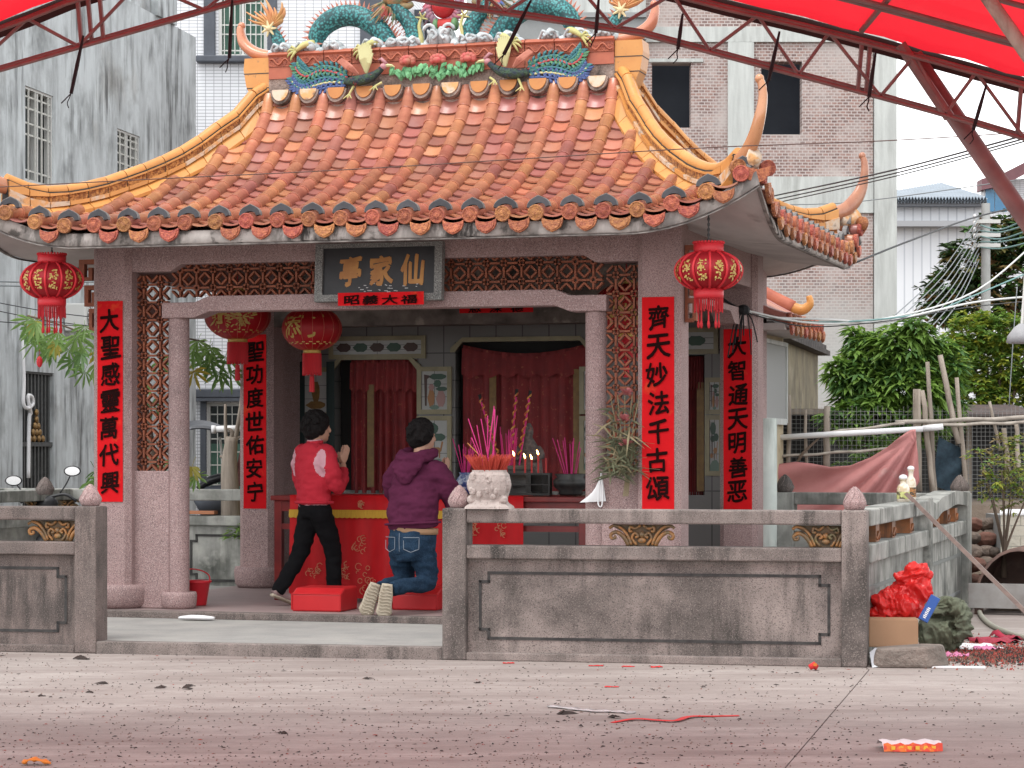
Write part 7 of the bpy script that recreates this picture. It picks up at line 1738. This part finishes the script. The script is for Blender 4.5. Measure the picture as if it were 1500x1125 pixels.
# ================================================================== clutter at the foot of the right wall
m_card=mat('cardboard',(.36,.22,.13),(.31,.185,.11),3,rough=.85)
st=ground(1335,978); t=thing('stone_slab','rough grey-brown stone slab under the cardboard box','stone',st,R(-8))
q=MB(); q.prism([(-.27,-.02),(-.20,-.06),(.12,-.05),(.25,.02),(.26,.16),(.10,.24),(-.2,.22),(-.29,.1)],0,.14,lambda a,b,d: Vector((a*(1-.15*d/.14),b,d*(1+.1*sin(a*9))))); q.build('rock', mat('rough_rock',(.23,.19,.165),(.14,.12,.105),5,rough=.95,bump=.9,bscale=16,bdist=.04), t, bev=.02)
bx_=thing('cardboard_box','brown cardboard box resting on the stone slab by the corner post','box',at(1309,948,16.95)+Vector((0,0,.0)),R(-6))
w,d,h=.168,.2,.19; q=MB(); q.box(-w,w,0,d,0,h); q.build('carton', m_card, bx_, bev=.004)
MB().box(-w+.006,w-.006,.006,d*.5,h,h+.004).build('flap', m_card, bx_); MB().box(-w+.006,w-.006,d*.5+.003,d-.006,h+.001,h+.005).build('flap', m_card, bx_)
def crumple(q,c,r,n,seed):
    rr=random.Random(seed)
    for i in range(n): q.ball(Vector(c)+Vector((rr.uniform(-1,1)*r[0]*.6,rr.uniform(-1,1)*r[1]*.6,rr.uniform(-1,1)*r[2]*.6)),(r[0]*rr.uniform(.35,.6),r[1]*rr.uniform(.35,.6),r[2]*rr.uniform(.35,.6)),10,7)
def crease(amp,sc,seed):
    def f(me):
        nr=[v.normal.copy() for v in me.vertices]
        for i,v in enumerate(me.vertices):
            p=v.co*sc+Vector((seed,0,0)); q_=p+noise.noise_vector(p*.7)*.8; n=abs(noise.noise(Vector((q_.x,q_.y*.6,q_.z*1.5))))+.45*abs(noise.noise(q_*2.6+Vector((5,1,2))))+.2*abs(noise.noise(q_*6)); v.co+=nr[i]*(amp*(.42-n))
    return f
m_bag=mat('red_plastic_bag',(.72,.03,.025),(.62,.02,.02),5,rough=.22,trans=.3); m_army=mat('olive_sack',(.13,.145,.095),(.085,.095,.065),6,rough=.8)
t=thing('plastic_bag','crumpled bright red plastic bag on top of the cardboard box','plastic bag',at(1322,908,17.15)); q=MB(); q.ball((-.02,.08,.10),(.20,.13,.11),14,9); q.ball((.08,.08,.20),(.14,.10,.13),14,9); q.ball((-.15,.06,.04),(.07,.08,.06)); q.tube(crv([(.02,.08,.24),(.12,.08,.33),(.20,.08,.30)],3),lerp_list([.09,.06,.03],7),8); q.tube([(.12,.08,.25),(.19,.08,.15)],[.08,.03],8)
blob(q,'bag',m_bag,t,.007,1,.4,crease(.075,7,3))
t=thing('sack','olive green sack slumped beside the stone slab','sack',ground(1383,955)); q=MB(); q.ball((-.03,.06,.13),(.17,.14,.14),14,9); q.ball((.03,.1,.26),(.13,.12,.12),14,9); q.tube(crv([(-.1,0,.32),(.06,-.03,.34),(.13,-.04,.20),(.10,-.06,.06)],3),lerp_list([.04,.06,.07,.04],10),9)
blob(q,'cloth',m_army,t,.007,1,.4,crease(.08,6,7))
m_bb=mat('blue_card',(.015,.07,.28),rough=.4); bb=thing('blue_carton','small blue printed carton leaning between bag and sack','carton',at(1352,909,17.0),0); bb.rotation_euler=(R(-10),R(28),R(-10))
MB().box(-.035,.035,0,.05,0,.19).build('carton',m_bb,bb,bev=.003); 
for i in range(7): MB().box(-.012-.004*(i%2),.008,-.002,-.001,.02+.012*i,.027+.012*i).build('print_line',m_white,bb)
q=MB(); P=ground(1284,978); q.add([P+Vector((-.03,.0,.0)),P+Vector((.03,-.01,.01)),P+Vector((.06,.05,.12)),P+Vector((.0,.06,.13)),P+Vector((-.04,.05,.10)),P+Vector((.02,.03,.06))],[(0,1,5),(1,2,5),(2,3,5),(3,4,5),(4,0,5)]); tag(q.build('plastic_scrap',mat('grey_film',(.40,.42,.45),rough=.3)),'grey plastic scrap stuck between the post and the stone slab','plastic scrap')
m_papers=[mat('white_card',(.72,.70,.72),rough=.7),mat('pink_card',(.60,.20,.36),rough=.7),mat('crimson_paper',(.36,.02,.05),(.25,.01,.03),9,rough=.7),mat('orange_paper',(.60,.18,.02),rough=.6),mat('scrap_red',(.55,.03,.03),rough=.7)]
def sheet(px,py,w,d,rz,m,name,label,curl=.03,z=.004,cat='paper'):
    p=ground(px,py,0); q=MB(); n=6; rr=random.Random(px+py); ro=[[Vector((w*(2*j/n-1),d*(2*i/n-1),z+curl*abs(noise.noise(Vector((j*.5,i*.5,px)))))) for j in range(n+1)] for i in range(n+1)]
    q.loft(ro,cap=False,closed=False); o=q.build(name,m,None,True,loc=p,rot=(0,0,rz)); s_=o.modifiers.new('solid','SOLIDIFY'); s_.thickness=.003; return tag(o,label,cat)
sheet(1420,948,.18,.22,.3,m_papers[0],'torn_card','white torn card lying beside the olive sack',.05); sheet(1401,961,.09,.10,-.2,m_papers[1],'torn_card','small pink torn card in front of the white one',.04); sheet(1455,940,.17,.2,.1,m_papers[2],'torn_card','crimson paper heap right of the white card',.08); sheet(1490,935,.12,.2,.5,m_papers[2],'torn_card','crimson paper at the right picture edge',.07); sheet(1445,952,.08,.08,.4,m_papers[1],'torn_card','mauve scrap between white and crimson papers',.05)
p=ground(1404,979); t=thing('foam_strip','flat white foam strip in front of the burnt litter','foam strip',p,R(-6)); MB().box(-.18,.18,-.02,.03,.002,.014).build('strip',m_white,t)
# ash and burnt litter: uncountable
def flakes(name, label, region, n, sizes, m, seed, zmax=.02, kind='stuff'):
    rr=random.Random(seed); q=MB()
    for i in range(n):
        p=region(rr); s=rr.uniform(*sizes)*(1 if rr.random()<.93 else 2.2); a=rr.uniform(0,pi); h=rr.uniform(.001,zmax); c_,s_=cos(a),sin(a); e=rr.uniform(.3,.9)
        pts=[(s*rr.uniform(.6,1.2),0),(s*.3,s*e),(-s*.7,s*e*.5),(-s*rr.uniform(.5,1.1),-s*e*.3),(0,-s*e)]
        vs=[p+Vector((x*c_-y*s_,x*s_+y*c_,.0015)) for x,y in pts]+[p+Vector((rr.uniform(-.3,.3)*s,rr.uniform(-.3,.3)*s,h+.002))]
        q.add(vs,[(0,1,5),(1,2,5),(2,3,5),(3,4,5),(4,0,5)])
    return tag(q.build(name,m),label,None,None,kind)
m_char=mat('char_bits',(.022,.018,.017),(.05,.035,.03),60,rough=.9); m_redbits=mat('red_bits',(.34,.04,.03),(.22,.05,.035),60,rough=.8); m_brn=mat('brown_bits',(.12,.075,.055),(.2,.12,.09),60,rough=.9)
def plaza(rr):
    while True:
        px,py=rr.uniform(-40,1540),HZ+(rr.uniform(300,480))
        if py<968+ (px-750)*.02 and not px>1275: continue
        if rr.random()<.55 and px>1250: continue
        return ground(px,py)
flakes('char_debris','scattered black specks of burnt paper on the plaza',plaza,2300,(.004,.011),m_char,1,.006)
flakes('brown_debris','scattered brown crumbs on the plaza',plaza,1500,(.003,.009),m_brn,2,.005)
flakes('red_debris','scattered red paper crumbs on the plaza',plaza,170,(.004,.012),m_redbits,3,.004)
flakes('burnt_litter','heap of ash and burnt red paper beside the sack',lambda rr: ground(rr.gauss(1450,42),rr.gauss(956,9)),1400,(.004,.016),m_redbits,5,.02); flakes('ash_heap','black ash among the burnt litter',lambda rr: ground(rr.gauss(1465,36),rr.gauss(960,7)),1200,(.004,.016),m_char,6,.02); flakes('leaf_litter','brown leaf litter among the burnt papers',lambda rr: ground(rr.gauss(1430,45),rr.gauss(963,6)),900,(.004,.014),m_brn,8,.02)
# bigger single scraps on the plaza
SCR = ('nearest the left entrance post','below the scrap at the left entrance post','in the left middle of the plaza, left one of a close pair','right one of the close pair at left on the plaza','just under the close pair at left on the plaza','low in the left half of the plaza','below the middle of the entrance step','lying against the entrance step, bigger one','lying against the entrance step, smaller one','below the left end of the right balustrade','touching the left end of the red ribbon','on the clear plastic strip','under the middle of the right balustrade','just below the red ribbon','at the left edge of the plaza, lower one','at the left edge of the plaza, upper one')
for i,(px,py,s) in enumerate(((122,966,.09),(150,1002,.07),(232,1008,.06),(276,1006,.05),(272,1010,.06),(412,1075,.05),(540,995,.05),(225,954,.08),(190,955,.04),(700,1001,.04),(905,1052,.06),(830,1046,.08),(1030,1007,.03),(850,1065,.05),(60,1020,.04),(130,1015,.04))):
    rr=random.Random(i); p=ground(px,py); q=MB(); n=9; ang=sorted(rr.uniform(0,2*pi) for _ in range(n)); rad=[s*rr.uniform(.35,1.0) for _ in ang]
    ring=[Vector((cos(a_)*r_,sin(a_)*r_*.6,rr.uniform(.0,.008))) for a_,r_ in zip(ang,rad)]; mid=[Vector((v_.x*.5,v_.y*.5,rr.uniform(.006,.022)*s/.06)) for v_ in ring]; q.add(ring+mid+[Vector((0,0,.012*s/.06))],[(k_,(k_+1)%n,n+(k_+1)%n,n+k_) for k_ in range(n)]+[(n+k_,n+(k_+1)%n,2*n) for k_ in range(n)])
    o=q.build('charred_scrap',m_char,None,False,loc=p,rot=(0,0,rr.uniform(-.5,.5))); tag(o,'charred black scrap '+SCR[i],'scrap','charred scraps on the plaza')
sheet(745,972,.04,.015,.1,m_papers[4],'red_scrap','first red paper scrap along the foot of the right balustrade',.01,cat='scrap'); sheet(873,976,.05,.012,0,m_papers[4],'red_scrap','second red paper scrap along the foot of the right balustrade',.01,cat='scrap'); sheet(920,977,.045,.012,0,m_papers[4],'red_scrap','third red paper scrap along the foot of the right balustrade',.01,cat='scrap'); sheet(962,978,.04,.014,0.1,m_papers[4],'red_scrap','fourth red paper scrap, nearest the middle of the right wall',.02,cat='scrap'); sheet(896,1007,.045,.01,0,m_papers[4],'red_scrap','red paper strip lying out on the plaza behind the ribbon',.01,cat='scrap')
t=thing('firecracker_wrapper','small red and orange wrapper near the right corner post','wrapper',ground(1192,982),.3); q=MB(); q.tube([(-.03,0,.02),(.0,0,.035),(.03,.01,.015)],[(.012,.02),(.02,.025),(.006,.02)],8); q.build('wrapper',m_papers[4],t,True); MB().box(-.01,.012,-.022,-.018,.03,.05).build('band',m_papers[3],t)
q=MB(); P=[ground(px,py)+Vector((0,0,.006+.004*sin(px*.3))) for px,py in ((898,1059),(930,1055),(965,1057),(990,1058),(1010,1052),(1045,1050),(1082,1049))]; q.tube(crv([tuple(p) for p in P],4),[(.022,.003)]*25,6,side=(0,1,0)); tag(q.build('red_ribbon',m_papers[4],None,True),'crumpled red ribbon lying across the plaza','ribbon')
q=MB(); P=[ground(px,py)+Vector((0,0,.008)) for px,py in ((806,1036),(840,1040),(870,1043),(905,1044),(925,1046))]; q.tube(crv([tuple(p) for p in P],4),[(.03+.01*sin(i*1.7),.006+.004*sin(i*2.1)) for i in range(17)],7,side=(0,1,0)); tag(q.build('plastic_strip',mat('clear_film',(.42,.40,.40),rough=.2),None,True),'crumpled clear plastic strip on the plaza behind the red ribbon','plastic strip')
t=thing('snack_packet','orange and white torn packet lying in the right foreground','packet',ground(1337,1101),R(2)); q=MB(); n=14
q.loft([[Vector((.145*(2*j/n-1),-.02+.01*sin(j),.004+.02*(j%2)*.4)) for j in range(n+1)],[Vector((.147*(2*j/n-1),.03,.045+.008*sin(j*2))) for j in range(n+1)],[Vector((.15*(2*j/n-1),.12,.045+.005*sin(j*1.3))) for j in range(n+1)],[Vector((.16*(2*j/n-1)+.02,.22+.02*noise.noise(Vector((j*.9,3,0))),.012+.012*noise.noise(Vector((j*.7,0,0))))) for j in range(n+1)]],cap=False,closed=False); q.build('back',m_white,t,True)
q=MB(); q.loft([[Vector((.147*(2*j/n-1),-.024+.01*sin(j),.003)) for j in range(n+1)],[Vector((.147*(2*j/n-1),-.008+.006*sin(j),.04+.006*sin(j*2))) for j in range(n+1)]],cap=False,closed=False); q.build('front',mat('orange_print',(.70,.16,.02),(.62,.05,.02),22,lo=.47,hi=.53,rough=.35),t,True)
for j in range(6): MB().box(-.11+.04*j,-.09+.04*j,-.022,-.020,.012,.030).build('print_block',mat('yellow_print',(.75,.45,.05),rough=.4) if j==0 else bpy.data.materials['yellow_print'],t)
t=thing('orange_wrapper','orange wrapper at the bottom left corner of the plaza','wrapper',ground(52,1121),R(5)); q=MB(); q.tube(crv([(-.06,0,.012),(-.02,.01,.028),(.03,0,.022),(.07,.005,.010)],3),[(.03,.008+.006*sin(i*2)) for i in range(10)],7,side=(0,1,0)); q.build('wrapper',m_papers[3],t,True)

# bottles on the side wall, the leaning bar, the half-drum, hose, tiled block and stone heap
def bottle(u,v,H,r,m1,m2,label):
    t=thing_uv('painted_bottle',label,'bottle',u,v,HB_); q=MB(); q.lathe([(r*.9,0),(r,.02),(r,H*.55),(r*.8,H*.68),(r*.45,H*.76),(r*.5,H*.9),(r*.62,H*.93),(r*.55,H),(.01,H)],14); q.build('glass',m1,t,True); q=MB(); q.lathe([(r*1.03,H*.12),(r*1.03,H*.42)],14,cap=False); q.build('label_band',m2,t,True)
    q=MB(); q.ball((0,0,H),(r*.7,r*.7,r*.5)); q.build('cap',m_white,t,True)
m_bw=mat('cream_glaze',(.66,.60,.50),(.5,.40,.25),18,lo=.5,hi=.6,rough=.3); m_or=mat('brown_stripe',(.45,.20,.06),(.05,.04,.03),30,lo=.48,hi=.52,rough=.4,stretch=(1,1,4)); m_yg=mat('lime_stripe',(.50,.52,.20),(.12,.10,.06),24,lo=.5,hi=.54,rough=.4)
bottle(-.10,3.02,.26,.042,m_bw,m_or,'taller cream and orange bottle on the right side wall'); bottle(-.12,2.72,.19,.05,m_bw,m_yg,'shorter lime striped bottle on the right side wall')
q=MB(); A=W(-.02,2.55,1.085); B=ground(1575,975)+Vector((0,0,.03)); dv=(A-B).normalized(); q.tube([A+dv*.12,B],[(.026,.016)]*2,4); tag(q.build('steel_bar',mat('rusty_bar',(.17,.115,.095),(.11,.075,.065),9,rough=.6)),'long rusty steel bar leaning on the right side wall','steel bar')
pd=ground(1500,898); t=thing('half_drum','rusty half-drum burner on legs at the right edge','burner',pd,R(-20)); m_rust=mat('rusty_drum',(.17,.10,.08),(.11,.07,.06),6,rough=.7,blot=[((.26,.18,.15),5,.58,.7,.5)]); q=MB(); n=14
for i in range(n):
    a0,a1=pi*i/n,pi*(i+1)/n; r=.40; q.add([(cos(a0)*r,-.3,.10+sin(a0)*r*1.25),(cos(a1)*r,-.3,.10+sin(a1)*r*1.25),(cos(a1)*r,.55,.10+sin(a1)*r*1.25),(cos(a0)*r,.55,.10+sin(a0)*r*1.25),(cos(a0)*r*.94,-.3,.10+sin(a0)*r*1.18),(cos(a1)*r*.94,-.3,.10+sin(a1)*r*1.18)],[(0,1,2,3),(0,4,5,1)])
q.add([(cos(pi*i/n)*.40,.55,.10+sin(pi*i/n)*.5) for i in range(n+1)],[tuple(range(n+1))]); q.build('drum',m_rust,t,True)
MB().box(-.44,.44,-.36,-.305,.06,.28).build('front_plate',mat('galvanised_plate',(.30,.29,.28),(.22,.2,.19),5,rough=.6),t)
for x in (-.36,.36):
    for y in (-.28,.5): MB().box(x-.035,x+.035,y-.03,y+.03,0,.10).build('leg',m_rust,t)
q=MB(); P=[ground(px,py)+Vector((0,0,.022)) for px,py in ((1433,892),(1437,905),(1450,918),(1470,928),(1500,938),(1540,946))]; q.tube(crv([tuple(p) for p in P],4),.022,8); tag(q.build('hose',mat('grey_hose',(.30,.29,.24),rough=.6),None,True),'grey hose curving on the ground below the half-drum','hose')
Yk=23.2; ka=at(1466,826,Yk); t=thing('tiled_block','cream tiled block with white top at the right edge','block',(ka.x,Yk,0)); m_ct=mat('cream_stone_tile',(.60,.56,.47),(.54,.50,.42),5,rough=.5,rnd=.06,bump=.5,bscale=20,bdist=.02); zk=at(0,752,Yk).z
MB().box(.012,1.0,.012,.8,0,zk-.02).build('core',m_cc2,t)
for r_ in range(6):
    for c_ in range(4):
        o_=.09 if r_%2 else 0; x0=max(0,.19*c_-o_); x1=min(.95,.19*(c_+1)-o_-.004); z1=zk-.02-.098*r_; MB().box(x0,x1,0,.012,max(.0,z1-.094),z1).build('tile',m_ct,t)
q=MB(); q.add([(-.01,-.01,zk-.018),(1.0,-.01,zk-.018),(1.0,.8,zk-.018),(.15,.8,zk-.018),(-.01,-.01,zk),(1.0,-.01,zk),(1.0,.8,zk+.02),(.15,.8,zk+.02)],[(0,1,5,4),(4,5,6,7),(1,2,6,5),(3,0,4,7)]); q.build('top_slab',m_white,t)
m_rk=[mat('heap_stone',(.20,.155,.125),(.10,.08,.07),5,rough=.95,bump=.9,bscale=14,bdist=.04,rnd=.25),mat('heap_brick',(.22,.10,.075),(.12,.065,.05),6,rough=.95,bump=.6,bscale=20,bdist=.02,rnd=.2)]
rs=random.Random(17); hp=thing('stone_heap','heap of dark stones and broken bricks behind the side wall','stone heap',at(1445,872,23.3)*1.0); hp.location.z=0
for i in range(34):
    r_=i//6; c_=i%6; px=1424+9.5*c_+rs.uniform(-4,4)+(5 if r_%2 else 0); py=868-20*r_+rs.uniform(-3,3); p=at(px,py,23.1+.12*r_+rs.uniform(-.1,.1)); q=MB(); s=rs.uniform(.06,.11)
    q.loft([[Vector((cos(2*pi*j/7)*s*k*rs.uniform(.85,1.2),sin(2*pi*j/7)*s*.9*k*rs.uniform(.85,1.2),z)) for j in range(7)] for k,z in ((.6,-s*.6),(1.05,-s*.3),(1.1,s*.2),(.65,s*.55))])
    q.build('stone',rs.choice(m_rk),hp,loc=p-hp.location,rot=(rs.uniform(-.4,.4),rs.uniform(-.4,.4),rs.uniform(0,3)),bev=.012)
sheet(1437,862,.14,.10,.2,m_papers[4],'red_rag','red plastic rag at the foot of the stone heap',.10,cat='rag')

# ================================================================== behind the left balustrade: motorcycles, stump, plants
def mirror(parent, c, tilt, m):
    q=MB(); q.tube([c+Vector((0,.02,0)),c+Vector((0,-.005,0))],[(.085,.052),(.088,.055)],18,side=(1,0,0)); h=q.build('mirror',m_black_pl,parent,True)
    q=MB(); q.tube([c+Vector((0,-.0055,0)),c+Vector((0,-.008,0))],[(.075,.044)]*2,18,side=(1,0,0)); q.build('glass',m,h); return h
m_mir=mat('mirror_glass',(.75,.76,.78),rough=.08,metal=1.0)
Yo=25.0; oc=at(62,760,Yo); mt=thing('motorcycle','parked motorcycle behind the left wall, only mirrors and bars showing','motorcycle',(oc.x,Yo,0)); ov=Vector((oc.x,Yo,0))
for px,py,bx,by in ((20,704,42,726),(106,690,88,722)):
    c=at(px,py,Yo)-ov; b=at(bx,by,Yo)-ov; q=MB(); q.tube(crv([tuple(b),tuple(b.lerp(c,.5)+Vector((0,0,-.02))),tuple(c)],3),.008,6); q.build('mirror_stem',m_black_pl,mt,True); h=mirror(mt,c,0,m_mir)
q=MB(); q.tube(crv([tuple(at(30,736,Yo)-ov),tuple(at(52,726,Yo)-ov),tuple(at(72,728,Yo)-ov),tuple(at(95,724,Yo)-ov),tuple(at(112,734,Yo)-ov)],4),.016,8); q.build('handlebar',m_black_pl,mt,True)
q=MB(); q.ball(tuple(at(66,738,Yo)-ov),(.14,.12,.09),14,8); q.build('cowl',m_black_pl,mt,True)
for y in (-.2,1.05):
    q=MB(); q.tube([Vector((.03+cos(a)*0,y+cos(a)*.27,.30+sin(a)*.27)) for a in lerp_list([0,2*pi],25)],.045,8); w_=q.build('wheel',m_black_pl,mt,True); q=MB(); q.tube([(-.02,y,.3),(.08,y,.3)],.06,12); q.build('hub',m_fr,w_,True)
q=MB(); q.tube(crv([(.03,-.1,.75),(.03,.1,.55),(.03,.5,.62),(.03,1.0,.72)],4),lerp_list([.08,.12,.13,.07],13),10); q.build('frame',m_slate,mt,True)
q=MB(); q.tube([(.03,.35,.78),(.03,.7,.80),(.03,1.1,.84)],[(.12,.05),(.14,.06),(.10,.05)],12,side=(1,0,0)); q.build('seat',m_black_pl,mt,True)
Yv=26.5; oc=at(310,760,Yv); sc=thing('scooter','parked scooter with black rain canopy behind the back wall, left','scooter',(oc.x,Yv,0)); ov=Vector((oc.x,Yv,0)); f=lambda px,py,dy=0: tuple(at(px,py,Yv)-ov+Vector((0,dy,0)))
q=MB(); ro=[]
for i in range(9):
    t_=i/8; px=258+74*t_; cy=648-30*sin(pi*(.25+.55*t_)); ro.append([Vector(f(px,cy+6*(abs(s)**2)+ (10*(1-t_) if s<0 else 0),s*.45)) for s in lerp_list([-1,1],7)])
q.loft(ro,cap=False,closed=False); o=q.build('canopy_cloth',mat('canopy_cloth',(.035,.037,.045),(.36,.37,.42),1.2,lo=.5,hi=.54,rough=.4),sc,True); s_=o.modifiers.new('s','SOLIDIFY'); s_.thickness=.02
q=MB(); q.tube(crv([f(322,640),f(326,690),f(318,740)],3),.015,7); q.build('canopy_post',m_fr,sc,True)
q=MB(); q.tube(crv([f(290,716),f(308,704),f(326,699),f(336,698)],3),lerp_list([(.05,.03),(.10,.05),(.10,.05),(.05,.03)],10),10,side=(0,1,0)); q.build('seat',m_black_pl,sc,True)
q=MB(); q.tube(crv([f(292,745),f(310,735),f(335,730),f(350,720)],3),lerp_list([.12,.18,.16,.08],10),10); q.build('body',m_slate,sc,True)
for x in (-.35,.55):
    q=MB(); q.tube([Vector((x+cos(a)*.2,0,.22+sin(a)*.2)) for a in lerp_list([0,2*pi],21)],.05,8); q.build('wheel',m_black_pl,sc,True)
q=MB(); q.tube([at(311,629,26.0),at(362,627,26.0)],.034,10); q.tube([at(310,629,26.0),at(316,629,26.0)],.045,10); tag(q.build('white_pipe',m_white,None,True),'short white plastic pipe tied beside the rear left couplet','pipe')
ts=thing('dead_stump','dead grey tree stump with cut branches behind the back wall','stump',((338-750)/F*25.6,25.6,0)); ov=Vector(((338-750)/F*25.6,25.6,0)); f=lambda px,py,dy=0: tuple(at(px,py,25.6)-ov+Vector((0,dy,0)))
q=MB(); q.tube(crv([f(340,790),f(338,730),f(336,680),f(340,640)],4),lerp_list([.12,.10,.085,.06],13),9); q.build('trunk',m_wood,ts,True)
for a in (((336,680),(331,640),(330,592)),((342,660),(352,600),(358,545)),((338,670),(345,645),(352,640)),((334,690),(328,672),(322,668)),((337,650),(340,632),(332,628))):
    q=MB(); q.tube(crv([f(*p) for p in a],3),lerp_list([.03,.022,.014],7),6); q.build('branch',m_wood,ts,True)
q=MB(); ro=[[at(362-22*t_*(i/6),612+100*t_,26.2+.04*sin(i*2+t_*5)) for t_ in lerp_list([0,1],9)] for i in range(7)]; q.loft(ro,cap=False,closed=False); tag(q.build('red_net',mat('red_brown_net',(.12,.04,.035),(.07,.03,.028),60,rough=.9,lo=.45,hi=.55),None,True),'dull red netting sloping down beside the rear left couplet','netting')
q=MB(); u,_=UZ(292,742,LS-.02); t=thing_uv('loose_plank','orange-brown plank lying on the back wall ledge, left','plank',u,LS+.02,.815); MB().box(-.2,.16,-.03,.06,0,.035).build('board',mat('raw_plank',(.40,.17,.09),rough=.8),t,bev=.004)
b5=W(u_at(348,LS-.05),LS-.05,0); fr_=thing('fern','small green fern growing on the stained back wall','fern',b5); fr_.location.z=.62
q=MB(); rr=random.Random(31)
for i in range(46):
    a=rr.uniform(0,2*pi); L=rr.uniform(.08,.18); d=Vector((cos(a),-abs(sin(a))*.7-.1,rr.uniform(.1,.9))); leaf(q,Vector((rr.uniform(-.08,.08),0,rr.uniform(-.05,.08))),d,L,.016,1.2,rr)
o=q.build('frond',lm4,fr_); o['kind']='stuff'

# ================================================================== a few more things on the walls
t=thing('air_conditioner','white air conditioner unit on the grey house wall behind the left lantern','air conditioner',(Xc,Yc,0),gl.rotation_euler.z)
ya,yb_2=grey_s(92),grey_s(113); za,zb_2=grey_z(102,486),grey_z(102,446)
MB().box(.02,.34,ya,yb_2,za,zb_2).build('casing',mat('ivory_metal',(.62,.62,.60),rough=.5),t,bev=.02)
yc_=ya+(yb_2-ya)*.42; zc2=(za+zb_2)/2; rr_=(zb_2-za)*.42
q=MB(); q.tube([Vector((.345,yc_,zc2)),Vector((.352,yc_,zc2))],rr_,24,side=(0,1,0)); f_=q.build('fan_guard',mat('fan_dark',(.16,.16,.16),rough=.6),t)
for k in range(14):
    a=2*pi*k/14; P=[Vector((.358,yc_+cos(a+s*.5)*rr_*s,zc2+sin(a+s*.5)*rr_*s)) for s in lerp_list([.15,1],6)]; MB().tube(P,.012,4).build('guard_wire',m_white,f_)
for y in (ya+.15,yb_2-.15): MB().box(.0,.36,y-.02,y+.02,za-.06,za-.001).build('bracket',m_fr,t)
Yl=18.0; c=at(1497,492,Yl); t=thing('lamp_shade','grey metal lamp head cut by the right picture edge','lamp',c)
q=MB(); q.lathe([(.10,-.055),(.115,-.05),(.105,.0),(.06,.06),(.02,.09)],20); q.build('shade',mat('grey_lamp',(.30,.30,.31),(.2,.2,.21),5,rough=.5),t,True)
q=MB(); q.tube([(0,0,.085),(.03,0,.5),(.05,0,1.4)],.012,6); q.build('stem',m_fr,t)
bpy.data.scenes.remove(WORK)
